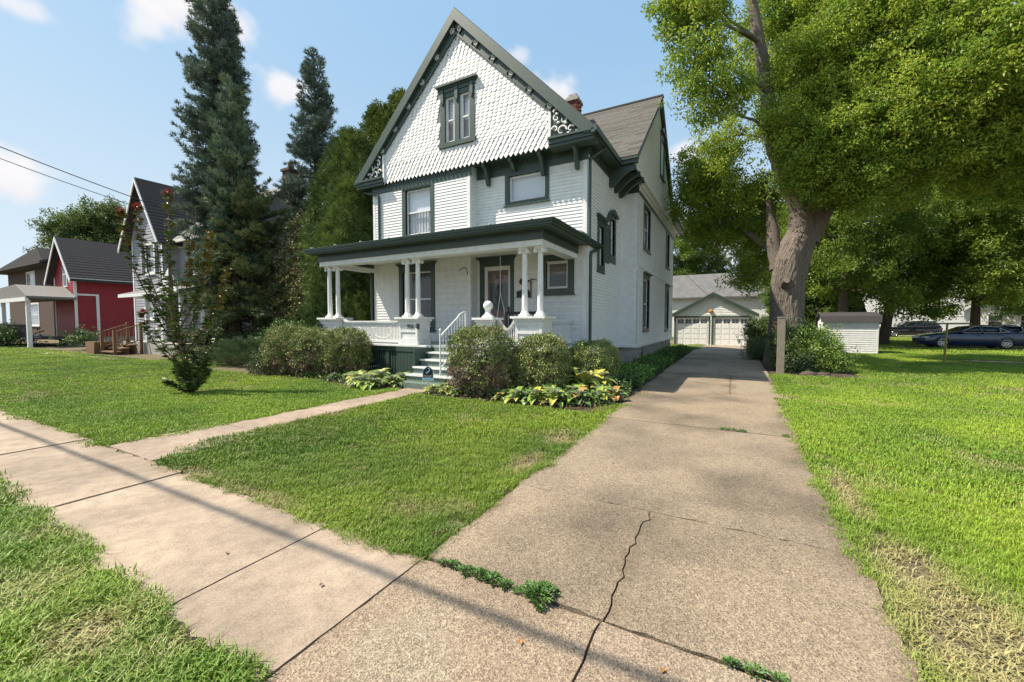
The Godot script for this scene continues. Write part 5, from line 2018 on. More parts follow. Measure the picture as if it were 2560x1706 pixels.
func low_cover(label: String, called: String, spots: Array, seed_: int, c0: Color, c1: Color, mesh: ArrayMesh, m: Material) -> void:
	var o := Node3D.new()
	o.name = numbered(called)
	o.set_meta("kind", "stuff")
	o.set_meta("label", label)
	o.set_meta("category", "ground cover")
	add_child(o)
	org[o] = Vector3.ZERO
	rng.seed = seed_
	var xs := []
	var cs := PackedColorArray()
	for s in spots:   # [x0, x1, z0, z1, count, height]
		for i in int(s[4]):
			var x := rng.randf_range(s[0], s[1])
			var z := rng.randf_range(s[2], s[3])
			var lift := stain.get_noise_2d(x * 60, z * 60) * 0.5 + 0.5
			var tuft := stain.get_noise_2d(x * 25 + 90, z * 25)
			xs.append(Transform3D(any_basis(rng.randf_range(0.7, 1.3)), V(x, s[5] * lift * pow(rng.randf(), 0.5) + 0.03, z)))
			cs.append(c0.lerp(c1, clampf(0.5 + tuft * 1.6 + rng.randf_range(-0.25, 0.25), 0, 1)))
	scatter(o, "leaves", mesh, m, xs, cs, "stuff")


func leafy_shrub(called: String, label: String, at: Vector3, lobes: Array, seed_: int, c0: Color, c1: Color, n: float, size := 1.0) -> void:
	var T := thing(called, label, "shrub", at)
	rng.seed = seed_
	var b := MB.new()
	var xs := []
	var cs := PackedColorArray()
	for l in lobes:   # [x, y, z, rx, ry, rz]
		var o := at + V(l[0], l[1], l[2])
		for k in 6:
			branch(b, at + V(l[0] * 0.3, 0, l[2] * 0.3), o + V(rng.randfn() * l[3], rng.randfn() * l[4], rng.randfn() * l[5]) * 0.5, 0.015, 0.05, 4)
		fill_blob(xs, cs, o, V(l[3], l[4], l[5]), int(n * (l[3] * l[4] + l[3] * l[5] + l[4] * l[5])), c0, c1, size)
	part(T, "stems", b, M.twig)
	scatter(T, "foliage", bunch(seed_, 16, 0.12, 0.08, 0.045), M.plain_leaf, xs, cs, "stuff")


# young upright tree with dark leaves, bronze tips and red flower heads
func make_sapling() -> void:
	var at := V(-10.98, 0, -4.7)
	var T := thing("sapling", "slender young tree with dark leaves and red tips on the front lawn", "tree", at)
	rng.seed = 61
	var b := MB.new()
	var main := [at, at + V(-0.06, 0.5, 0.02), at + V(-0.2, 1.2, 0.1), at + V(-0.35, 2.0, 0.2), at + V(-0.33, 3.0, 0.2)]
	b.tube(main, [0.075, 0.06, 0.05, 0.035, 0.02], 8)
	part(T, "trunk", b, M.twig)
	b = MB.new()
	var xs := []
	var cs := PackedColorArray()
	var red := MB.new()
	red.colored = true
	for e in [[-12.22, 4.15, -4.0, 1.3, 1], [-11.9, 4.25, -4.18, 1.2, 1], [-11.29, 4.58, -4.51, 1.6, 1], [-10.5, 3.7, -4.95, 1.4, 2], [-10.69, 3.05, -4.83, 1.0, 0], [-11.87, 1.86, -4.19, 0.5, 1], [-10.47, 2.26, -4.95, 0.8, 0], [-11.52, 3.45, -4.38, 1.2, 0], [-10.55, 0.55, -4.85, 0.02, 0], [-11.3, 0.6, -4.55, 0.02, 0], [-10.85, 0.75, -4.4, 0.02, 0], [-11.1, 0.7, -5.0, 0.02, 0], [-10.7, 0.8, -4.95, 0.05, 0], [-11.25, 0.35, -4.3, 0.02, 0], [-10.6, 0.3, -4.5, 0.02, 0], [-11.74, 2.65, -4.26, 0.9, 0], [-10.85, 3.5, -4.72, 1.5, 2], [-11.2, 1.5, -4.2, 0.6, 0], [-10.6, 1.5, -5.1, 0.5, 0], [-10.7, 0.9, -4.5, 0.2, 0], [-11.3, 1.0, -4.9, 0.2, 0], [-10.9, 2.4, -4.3, 1.2, 0], [-11.6, 2.1, -4.7, 0.9, 0], [-10.35, 2.9, -5.2, 0.9, 2]]:
		var tip := V(e[0], e[1], e[2])
		var from := at.lerp(at + V(-0.35, 2.0, 0.2), clampf(e[3] / 2.0, 0, 1))
		var q := []
		var r := []
		for i in 9:
			var t := i / 8.0
			q.append(from.lerp(tip, t) + (tip - from).cross(Vector3.UP).normalized() * 0.0 + V((tip.x - from.x), 0, (tip.z - from.z)) * (0.25 if e[3] > 0.1 else 0.1) * sin(t * PI))
			r.append(0.02 * (1 - 0.75 * t))
		b.tube(q, r, 6)
		var n := int(from.distance_to(tip) / (0.022 if e[1] > 1.0 else 0.01)) + 16
		for i in n:
			var t := pow(rng.randf(), 0.75)
			var j := mini(int(t * 8), 7)
			var p: Vector3 = q[j].lerp(q[j + 1], t * 8 - j)
			var a := rng.randf() * TAU
			var z := (V(cos(a), rng.randf_range(-0.15, 0.6), sin(a))).normalized()
			var x := Vector3.UP.cross(z).normalized()
			xs.append(Transform3D(Basis(x, z.cross(x), z).scaled(Vector3.ONE * rng.randf_range(0.7, 1.2)), p + z * 0.02))
			var c := Color(0.07, 0.12, 0.04).lerp(Color(0.2, 0.27, 0.07), rng.randf())
			if e[4] == 1 and t > 0.72:
				c = c.lerp(Color(0.2, 0.13, 0.03), rng.randf())
			if e[4] == 2 and t > 0.45:
				c = c.lerp(Color(0.34, 0.17, 0.03), rng.randf())
			cs.append(c)
		if e[4] == 1:
			for i in 90:
				var d := V(rng.randfn(), rng.randfn(), rng.randfn()).normalized()
				var g := rng.randf_range(0.6, 1.2)
				red.col = Color(0.34 * g, 0.035 * g, 0.03 * g)
				leaf(red, tip + d * rng.randf_range(0.01, 0.08), (d + V(0, 0.4, 0)).normalized(), 0.05, 0.03)
	part(T, "limbs", b, M.twig)
	var l := MB.new()
	l.colored = true
	for s in [[0.0, 1.0], [0.6, 0.8], [-0.6, 0.8], [0.2, 0.7]]:
		leaf(l, Vector3.ZERO, V(sin(s[0]), 0.1, cos(s[0])), 0.12 * s[1], 0.058)
	scatter(T, "crown", l.mesh(), M.glossy_leaf, xs, cs, "stuff")
	part(T, "flower_heads", red, M.plain_leaf)


func make_plants() -> void:
	make_maple()
	make_sapling()
	var s_dark := Color(0.08, 0.13, 0.1)
	var s_lite := Color(0.24, 0.31, 0.23)
	spruce("tallest dark blue-green spruce left of the house, reaching the top of the picture", V(-22.0, 0, -10.8), 17.6, 1.95, 3.0, 71, s_dark, s_lite, func(t): return 0.12 + 0.9 * pow(1.0 - t, 0.62) if t > 0.3 else 0.85)
	spruce("pale green spruce standing before the tallest spruce", V(-20.3, 0, -10.6), 12.2, 1.5, 4.0, 72, Color(0.12, 0.19, 0.12), Color(0.28, 0.36, 0.22), func(t): return 0.1 + 1.0 * pow(1.0 - t, 0.8))
	spruce("slim second leader of spruce right behind the tallest spruce", V(-22.2, 0, -11.5), 16.9, 1.55, 6.0, 75, s_dark, s_lite, func(t): return 0.1 + 0.95 * pow(1.0 - t, 0.7))
	spruce("separate pointed spruce with bare lower trunk between tall spruce and house", V(-21.4, 0, -15.7), 16.7, 2.45, 7.0, 73, s_dark, s_lite, func(t): return 0.06 + 1.15 * pow(1.0 - t, 0.85))
	spruce("wide low spruce boughs sweeping the ground under the tall spruces", V(-20.0, 0, -11.2), 7.6, 2.8, 0.25, 74, Color(0.09, 0.13, 0.055), Color(0.27, 0.3, 0.12), func(t): return 0.15 + 0.85 * pow(1.0 - t, 0.55))
	arborvitae("tall yellow-green arborvitae rising just left of the front gable", V(-15.0, 0, -14.6), [[0, 0, 11.6, 1.5], [0.9, -0.5, 12.2, 1.4], [1.5, 0.2, 9.5, 1.2]], 81, Color(0.12, 0.18, 0.03), Color(0.28, 0.34, 0.06), 1500)
	arborvitae("dark round-topped arborvitae behind the porch columns", V(-14.6, 0, -12.4), [[0, 0, 9.4, 1.5], [-1.0, 0.2, 7.9, 1.2], [0.8, 0.9, 7.0, 1.1], [0.2, 1.2, 5.4, 1.0]], 82, Color(0.08, 0.14, 0.035), Color(0.24, 0.32, 0.065), 1900)
	leafy_shrub("overgrown_shrub", "tall overgrown brownish shrub between the spruces and the arborvitae", V(-17.4, 0, -12.6), [[0, 3.2, 0, 1.3, 3.2, 1.2], [-0.9, 2.2, 0.5, 1.1, 2.2, 1.0], [0.9, 2.4, 0.6, 1.1, 2.4, 1.0], [0.3, 5.6, 0, 0.9, 1.8, 0.9]], 83, Color(0.1, 0.11, 0.035), Color(0.3, 0.27, 0.11), 190, 1.5)
	leafy_shrub("overgrown_shrub", "leafy green shrub at the foot of the arborvitae left of the porch", V(-14.6, 0, -10.6), [[0, 0.9, 0, 1.1, 0.9, 0.8], [-1.3, 0.8, 0.3, 1.0, 0.8, 0.8], [0.8, 1.0, -0.5, 0.9, 1.0, 0.7]], 84, Color(0.05, 0.11, 0.02), Color(0.16, 0.27, 0.045), 260, 1.2)
	# junipers at the edge of the lawn
	spruce_low("low spiky juniper at the left edge of the bed", V(-16.7, 0, -9.2), 91)
	leafy_shrub("lily_clump", "clump with pink and orange flowers between juniper and boxwood", V(-14.3, 0, -8.9), [[0, 0.4, 0, 0.7, 0.4, 0.5]], 85, Color(0.28, 0.09, 0.05), Color(0.1, 0.15, 0.04), 330, 0.8)
	leafy_shrub("perennial_clump", "dark-leaved perennial clump at the left end of the boxwoods", V(-13.3, 0, -8.0), [[0, 0.45, 0, 0.55, 0.45, 0.45], [0.3, 0.2, 0.45, 0.4, 0.25, 0.3]], 86, Color(0.05, 0.07, 0.025), Color(0.12, 0.17, 0.04), 420, 0.75)
	boxwood("leftmost round boxwood of the porch row", V(-12.3, 0, -7.95), V(0.72, 0.75, 0.62), 101, 0.75)
	boxwood("wide brown-footed boxwood pair beside the leftmost boxwood", V(-11.2, 0, -8.0), V(0.62, 0.72, 0.62), 102, 0.8)
	boxwood("boxwood just left of the yellow hostas", V(-10.25, 0, -8.3), V(0.72, 0.72, 0.65), 103, 0.45)
	boxwood("largest boxwood, right of the front steps, with brown lower half", V(-4.98, 0, -7.75), V(0.68, 0.76, 0.66), 104, 0.85)
	boxwood("middle boxwood before the right porch pedestal", V(-3.78, 0, -8.35), V(0.58, 0.67, 0.55), 105, 0.2)
	boxwood("rightmost low boxwood by the corner of the house", V(-3.05, 0, -9.9), V(0.58, 0.58, 0.55), 106, 0.25)
	var yl := [M.hosta_yellow, M.hosta_lime, M.hosta_lime, M.hosta_green]
	var gr := [M.hosta_lime, M.hosta_green, M.hosta_green]
	rng.seed = 200
	var nth := ["leftmost", "second from left", "third from left", "fourth from left", "fifth from left", "sixth from left", "seventh from left", "eighth from left", "ninth from left", "rightmost"]
	var i := 0
	var K := -1
	for p in [[-8.9, -7.65, 1.0], [-8.5, -7.3, 1.1], [-8.2, -7.75, 1.25], [-8.0, -7.15, 1.2], [-7.75, -7.1, 0.95], [-7.65, -8.1, 1.0], [-7.6, -7.6, 1.0]]:
		i += 1
		K += 1
		hosta("hosta", "yellow hosta in the clump left of the front steps, " + (nth[K] if K < 6 else "rightmost"), "plant", "yellow hostas left of the steps", V(p[0], 0, p[1]), p[2] * 1.15, yl, 300 + i, 24)
	K = -1
	for p in [[-9.9, -7.7, 0.8], [-9.4, -7.75, 0.85], [-9.2, -8.2, 0.9]]:
		i += 1
		K += 1
		hosta("hosta", "green hosta between the boxwoods and the yellow hostas, " + (nth[K] if K < 2 else "rightmost"), "plant", "green hostas left of the steps", V(p[0], 0, p[1]), p[2], gr, 300 + i)
	K = -1
	for p in [[-6.05, -7.3, 0.8], [-5.95, -7.6, 0.85], [-5.7, -7.35, 0.75], [-5.4, -7.3, 0.7]]:
		i += 1
		K += 1
		hosta("hosta", "small yellow-green hosta at the foot of the yard sign, " + (nth[K] if K < 3 else "rightmost"), "plant", "hostas by the yard sign", V(p[0], 0, p[1]), p[2], [M.hosta_lime, M.hosta_yellow, M.hosta_green], 300 + i, 18)
	K = -1
	for p in [[-4.2, -7.35, 0.8], [-3.85, -7.3, 0.95], [-3.45, -7.35, 1.0], [-3.3, -7.75, 1.05], [-3.05, -7.4, 1.05], [-2.85, -8.0, 1.1], [-2.65, -7.65, 1.05], [-2.5, -8.5, 1.0], [-2.35, -8.0, 1.0], [-2.15, -8.45, 0.9]]:
		i += 1
		K += 1
		hosta("hosta", "broad lime hosta in the front row before the right boxwoods, " + (nth[K] if K < 9 else "rightmost"), "plant", "hostas along the right bed edge", V(p[0], 0, p[1]), p[2] * 1.12, [M.hosta_lime, M.hosta_green, M.hosta_lime, M.hosta_green, M.hosta_yellow, M.hosta_burnt if i % 3 == 0 else M.hosta_lime], 300 + i, 24)
	K = -1
	for p in [[-3.3, -8.9, 1.5], [-2.95, -8.7, 1.6], [-2.7, -9.1, 1.4]]:
		i += 1
		K += 1
		hosta("hosta", "tall yellow-green hosta between the two right boxwoods, " + (nth[K] if K < 2 else "rightmost"), "plant", "tall hostas between the boxwoods", V(p[0], 0.1, p[1]), p[2] * 1.1, [M.hosta_lime, M.hosta_yellow], 300 + i, 26)
	low_cover("dense green ground cover along the side of the house", "ground_cover", [[-3.15, -2.1, -9.2, -14.0, 900, 0.45], [-3.1, -2.1, -14.0, -25.0, 1500, 0.42]], 401, Color(0.05, 0.11, 0.025), Color(0.16, 0.28, 0.05), bunch(402, 14, 0.11, 0.085, 0.045), M.plain_leaf)
	low_cover("dark green leaves between the boxwoods at the porch foot", "ground_cover", [[-6.0, -2.3, -7.35, -8.9, 620, 0.3], [-13.0, -8.9, -7.5, -8.9, 420, 0.2]], 403, Color(0.06, 0.11, 0.03), Color(0.15, 0.24, 0.05), bunch(404, 12, 0.1, 0.08, 0.04), M.plain_leaf)
	low_cover("fallen brown leaves on the bed soil", "leaf_litter", [[-5.9, -2.1, -7.15, -8.0, 260, 0.0], [-12.8, -7.3, -7.35, -8.4, 260, 0.0]], 405, Color(0.2, 0.11, 0.05), Color(0.3, 0.2, 0.1), bunch(406, 5, 0.07, 0.05, 0.03, 0.1), M.plain_leaf)
	# right-hand side
	leafy_shrub("leafy_shrub", "bright green leafy shrub behind the wooden post", V(2.35, 0, -16.8), [[0, 0.65, 0, 0.55, 0.65, 0.6], [0.45, 0.42, 0.1, 0.42, 0.42, 0.5], [-0.5, 0.65, -0.1, 0.45, 0.65, 0.5], [0.05, 1.15, -0.3, 0.32, 0.3, 0.35]], 110, Color(0.09, 0.17, 0.03), Color(0.28, 0.38, 0.07), 620, 0.9)
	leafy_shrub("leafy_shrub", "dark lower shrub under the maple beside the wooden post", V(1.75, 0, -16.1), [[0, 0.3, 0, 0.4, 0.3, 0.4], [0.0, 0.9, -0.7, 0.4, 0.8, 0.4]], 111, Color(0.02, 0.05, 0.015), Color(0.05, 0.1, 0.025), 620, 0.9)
	leafy_shrub("leafy_shrub", "round yellow-green bush by the right garage door", V(1.35, 0, -27.5), [[0, 1.0, 0, 0.75, 0.85, 0.7]], 112, Color(0.06, 0.11, 0.02), Color(0.17, 0.24, 0.045), 420, 1.1)
	leafy_shrub("leafy_shrub", "low weedy bush at the driveway edge before the brick pillar", V(1.05, 0, -21.0), [[0, 0.3, 0, 0.35, 0.35, 0.9], [0.1, 0.35, -2.6, 0.4, 0.4, 1.0]], 113, Color(0.06, 0.11, 0.03), Color(0.17, 0.22, 0.06), 420, 0.9)
	var g0 := Color(0.11, 0.19, 0.03)
	var g1 := Color(0.3, 0.41, 0.06)
	broad_tree("tree with mossy trunk behind the small shed", V(6.3, 0, -34.1), 13.0, 4.6, 3.6, 501, g0, g1, V(0, 0, 0), 1.1)
	broad_tree("tree with spreading boughs left of the parked dark SUV", V(9.7, 0, -39.4), 13.5, 6.0, 3.0, 502, g0, Color(0.28, 0.4, 0.06), V(1, 0, 0), 1.15)
	broad_tree("leafy tree above the blue sedan at the right edge", V(17.0, 0, -37.0), 14.5, 6.5, 4.2, 503, g0, Color(0.34, 0.45, 0.06), V(-0.5, 0, 0), 1.25)
	broad_tree("tree behind the dark SUV at right", V(19.0, 0, -52.0), 15.0, 6.5, 3.4, 504, g0, g1, V(0, 0, 0), 1.2)
	broad_tree("dark tree just behind the garage and the maple trunk", V(5.2, 0, -42.0), 12.0, 4.6, 1.6, 505, Color(0.08, 0.15, 0.03), Color(0.2, 0.32, 0.05), V(0, 0, 0), 1.6)
	broad_tree("sunlit yellow-green tree beyond the garage roof", V(-3.7, 0, -62.0), 12.0, 5.0, 1.2, 506, Color(0.09, 0.13, 0.03), Color(0.22, 0.27, 0.05), V(0, 0, 0), 1.4)
	broad_tree("tall tree beyond the wing of the white house", V(-8.5, 0, -60.0), 17.0, 6.5, 2.0, 507, g0, g1, V(0, 0, 0), 1.3)
	broad_tree("dark spreading tree behind the red house", V(-66.0, 0, -20.0), 15.0, 7.0, 3.0, 508, Color(0.06, 0.1, 0.03), Color(0.18, 0.24, 0.06), V(2, 0, 0), 2.0)
	broad_tree("far tree at the left edge beyond the brick house", V(-92.0, 0, -24.0), 12.0, 7.0, 1.0, 509, g0, g1, V(0, 0, 0), 1.2)
	broad_tree("far tree between the white houses at right", V(34.0, 0, -84.0), 15.0, 8.0, 1.5, 510, g0, g1, V(0, 0, 0), 1.2)
	broad_tree("far tree closing the gap behind the white house at right", V(14.0, 0, -86.0), 17.0, 9.0, 1.0, 511, g0, g1, V(0, 0, 0), 1.2)
	broad_tree("far tree behind the spruces and the grey house", V(-42.0, 0, -48.0), 14.0, 7.5, 1.0, 512, g0, g1, V(0, 0, 0), 1.2)
	broad_tree("far tree beyond the back yard of the white house", V(-22.0, 0, -44.0), 13.0, 7.0, 1.0, 513, g0, g1, V(0, 0, 0), 1.2)
	broad_tree("far right tree beyond the blue sedan", V(38.0, 0, -58.0), 14.0, 8.0, 1.0, 514, g0, g1, V(0, 0, 0), 1.2)


func spruce_low(label: String, at: Vector3, seed_: int) -> void:
	var T := thing("juniper_shrub", label, "shrub", at)
	rng.seed = seed_
	var xs := []
	var cs := PackedColorArray()
	var b := MB.new()
	for i in 900:
		var a := rng.randf() * TAU
		var w := pow(rng.randf(), 0.5)
		var p := at + V(cos(a) * w * 2.1, 0.1 + (1.0 - w * w) * 0.75 * pow(rng.randf(), 0.4), sin(a) * w * 1.0)
		var z := V(cos(a), rng.randf_range(0.3, 1.3), sin(a)).normalized()
		var x := Vector3.UP.cross(z).normalized()
		xs.append(Transform3D(Basis(x, z.cross(x), z), p))
		cs.append(Color(0.06, 0.1, 0.045).lerp(Color(0.18, 0.25, 0.1), rng.randf()))
		if i % 40 == 0:
			branch(b, at, p, 0.02, 0.0, 3)
	part(T, "stems", b, M.twig)
	scatter(T, "foliage", spray(seed_, 56, 0.4, 0.16, 0.1, 0.018), M.needle, xs, cs, "stuff")


# ---------------------------------------------------------------- outbuildings
# a box-shaped building part: walls with openings and lap siding on chosen sides
func shell(T: Node3D, lo: Vector3, hi: Vector3, m: Material, e: float, holes := {}) -> void:
	var fr := {
		"front": [V(lo.x, 0, hi.z), Vector3.RIGHT, Vector3.BACK, hi.x - lo.x],
		"right": [V(hi.x, 0, hi.z), Vector3.FORWARD, Vector3.RIGHT, hi.z - lo.z],
		"back": [V(hi.x, 0, lo.z), Vector3.LEFT, Vector3.FORWARD, hi.x - lo.x],
		"left": [V(lo.x, 0, lo.z), Vector3.BACK, Vector3.LEFT, hi.z - lo.z],
	}
	var b := MB.new()
	var s := MB.new()
	for k in fr:
		var f: Array = fr[k]
		var h: Array = holes.get(k, [])
		var inset := 0.12 if k in ["left", "right"] else 0.0
		var f2 := [f[0] + f[1] * inset, f[1], f[2]]
		var h2 := []
		for q in h:
			h2.append([q[0] - inset, q[1] - inset, q[2], q[3]])
		cells(b, f2, f[3] - 2 * inset, lo.y, hi.y, h2, -0.12, 0.0)
		if e > 0 and k in ["front", "right"]:
			var l: float = f[3]
			siding(T, f, lo.y, hi.y, e, h, func(_y): return [0.0, l], s)
	part(T, "wall", b, m)
	if e > 0:
		part(T, "siding", s, m, "stuff")
	b = MB.new()
	b.box(V(lo.x + 0.13, hi.y - 0.1, lo.z + 0.13), V(hi.x - 0.13, hi.y - 0.02, hi.z - 0.13))
	part(T, "ceiling", b, M.inside)


# gable roof with its ridge along z; the front gable is filled and sided
func gable_roof(T: Node3D, x0: float, x1: float, z0: float, z1: float, eave: float, peak: float, over: float, roof: Material, wall: Material, trim: Material, e: float, courses := true) -> void:
	var mid := (x0 + x1) / 2
	var half := (x1 - x0) / 2
	var k := (peak - eave) / half
	var b := MB.new()
	var ov := over * k
	b.prism(PackedVector2Array([Vector2(-half - over, eave - ov), Vector2(-half - over, eave - ov + 0.12), Vector2(0, peak + 0.14), Vector2(half + over, eave - ov + 0.12), Vector2(half + over, eave - ov), Vector2(0, peak)]), V(mid, 0, z0 - over), Vector3.RIGHT, Vector3.UP, V(0, 0, z1 - z0 + 2 * over))
	var r := part(T, "roof", b, roof)
	if courses:
		b = MB.new()
		var n := int(sqrt(half * half + (peak - eave) * (peak - eave)) / 0.2)
		for s in [-1.0, 1.0]:
			for i in n:
				var t := float(i) / n
				var p := V(mid + s * lerpf(half + over, 0, t), lerpf(eave - ov, peak, t) + 0.135, z0 - over + 0.01)
				var w := V(-s * (half + over), peak - eave + ov, 0).normalized()
				var nn := V(s * (peak - eave + ov), half + over, 0).normalized()
				if s > 0:
					b.obox(p - nn * 0.012, w * 0.24 - nn * 0.012, V(0, 0, z1 - z0 + 2 * over - 0.02) * -1.0 + V(0, 0, z1 - z0 + 2 * over - 0.02) * 2.0, nn * 0.014)
				else:
					b.obox(p - nn * 0.012, V(0, 0, z1 - z0 + 2 * over - 0.02), w * 0.24 - nn * 0.012, nn * 0.014)
		part(r, "shingle_courses", b, roof, "stuff")
	b = MB.new()
	b.prism(PackedVector2Array([Vector2(-half, eave), Vector2(half, eave), Vector2(0, peak - 0.02)]), V(mid, 0, z1 - 0.12), Vector3.RIGHT, Vector3.UP, V(0, 0, 0.12))
	b.prism(PackedVector2Array([Vector2(-half, eave), Vector2(half, eave), Vector2(0, peak - 0.02)]), V(mid, 0, z0), Vector3.RIGHT, Vector3.UP, V(0, 0, 0.12))
	part(T, "gable_wall", b, wall)
	if e > 0:
		b = MB.new()
		var rows := func(y: float) -> Array: return [clampf((y - eave) / k, 0, half), 2 * half - clampf((y - eave) / k, 0, half)]
		siding(T, [V(x0, 0, z1), Vector3.RIGHT, Vector3.BACK], eave, peak - 0.1, e, [], rows, b)
		part(T, "gable_siding", b, wall, "stuff")
	b = MB.new()
	for s in [-1.0, 1.0]:
		var p := PackedVector2Array([Vector2(0, peak - 0.14), Vector2(half + over, eave - ov - 0.14), Vector2(half + over, eave - ov + 0.1), Vector2(0, peak + 0.1)])
		b.prism(p, V(mid, 0, z1 + over if s > 0 else z1 + over + 0.05), V(s, 0, 0), Vector3.UP, V(0, 0, 0.05 * s))
	part(T, "barge_board", b, trim)


func make_garage() -> void:
	var T := thing("garage", "white two-door garage at the end of the driveway", "garage", V(-1.4, 0, -36))
	var holes := [[0.14, 2.34, 0.02, 1.98], [2.64, 4.86, 0.02, 1.98]]
	shell(T, V(-3.92, 0, -39.5), V(1.28, 2.22, -32.5), M.white3, 0.12, {"front": holes})
	gable_roof(T, -3.92, 1.28, -39.5, -32.5, 2.22, 3.66, 0.22, M.roof_grey, M.white3, M.green, 0.12)
	var b := MB.new()
	for h in holes:
		b.fb([V(-3.92, 0, -32.5), Vector3.RIGHT, Vector3.BACK], h[0] - 0.12, h[0], 0.0, 2.1, -0.05, 0.03)
		b.fb([V(-3.92, 0, -32.5), Vector3.RIGHT, Vector3.BACK], h[1], h[1] + 0.1, 0.0, 2.1, -0.05, 0.03)
		b.fb([V(-3.92, 0, -32.5), Vector3.RIGHT, Vector3.BACK], h[0], h[1], 1.98, 2.1, -0.05, 0.03)
	part(T, "door_frame", b, M.green)
	var pn := MB.new()
	pn.box(V(0, 0, 0), V(0.46, 0.34, 0.012))
	pn.box(V(0.04, 0.04, 0.012), V(0.42, 0.3, 0.017))
	var pm := pn.mesh()
	for h in holes:
		b = MB.new()
		b.box(V(-3.92 + h[0], 0.02, -32.62), V(-3.92 + h[1], 1.56, -32.57))
		b.box(V(-3.92 + h[0], 1.86, -32.62), V(-3.92 + h[1], 1.98, -32.57))
		for k in 5:
			var x: float = -3.92 + lerpf(h[0], h[1] - 0.12, k / 4.0)
			b.box(V(x, 1.56, -32.62), V(x + 0.12, 1.86, -32.57))
		var d := part(T, "garage_door", b, M.white3)
		for r in 4:
			for k in 4:
				piece(d, "panel", pm, M.white3, Transform3D(Basis.IDENTITY, V(-3.92 + h[0] + 0.05 + k * 0.535, 0.06 + r * 0.375, -32.57)))
		for k in 4:
			var x: float = -3.92 + lerpf(h[0], h[1] - 0.12, k / 4.0) + 0.12
			var w: float = (h[1] - h[0] - 0.12) / 4 - 0.12
			b = MB.new()
			b.quad(V(x, 1.56, -32.6), V(x + w, 1.56, -32.6), V(x + w, 1.86, -32.6), V(x, 1.86, -32.6))
			var g := part(d, "pane", b, M.glass)
			b = MB.new()
			b.box(V(x + w / 2 - 0.012, 1.56, -32.6), V(x + w / 2 + 0.012, 1.86, -32.575))
			b.box(V(x, 1.7, -32.6), V(x + w, 1.72, -32.577))
			part(d, "muntin", b, M.white3)
	b = MB.new()
	b.ball(V(-1.45, 2.42, -32.4), V(0.15, 0.15, 0.1), 14, 10)
	b.tube([V(-1.45, 2.42, -32.5), V(-1.45, 2.42, -32.42)], [0.06, 0.06], 10)
	part(T, "round_ornament", b, mat(Color(0.38, 0.17, 0.03), 0.5))


func make_shed() -> void:
	var T := thing("shed", "small white-sided shed with black roof on the right lawn", "shed", V(5.45, 0, -28.4))
	shell(T, V(4.3, 0.03, -29.4), V(6.6, 1.72, -27.7), M.white, 0.115)
	var b := MB.new()
	b.prism(PackedVector2Array([Vector2(27.55, 1.66), Vector2(27.72, 1.98), Vector2(28.5, 2.2), Vector2(29.35, 1.98), Vector2(29.52, 1.66), Vector2(29.44, 1.66), Vector2(29.3, 1.92), Vector2(28.5, 2.13), Vector2(27.78, 1.92), Vector2(27.63, 1.66)]), V(4.18, 0, 0), Vector3.FORWARD, Vector3.UP, V(2.54, 0, 0))
	part(T, "roof", b, M.roof_dark)
	b = MB.new()
	for x in [4.33, 6.5]:
		b.prism(PackedVector2Array([Vector2(27.7, 1.72), Vector2(27.8, 1.9), Vector2(28.5, 2.1), Vector2(29.3, 1.9), Vector2(29.4, 1.72)]), V(x, 0, 0), Vector3.FORWARD, Vector3.UP, V(0.06, 0, 0))
	part(T, "gable_wall", b, M.white)
	b = MB.new()
	for x in [4.28, 6.54]:
		b.box(V(x, 0.03, -27.7), V(x + 0.08, 1.72, -27.67))
	part(T, "corner_trim", b, M.white3)


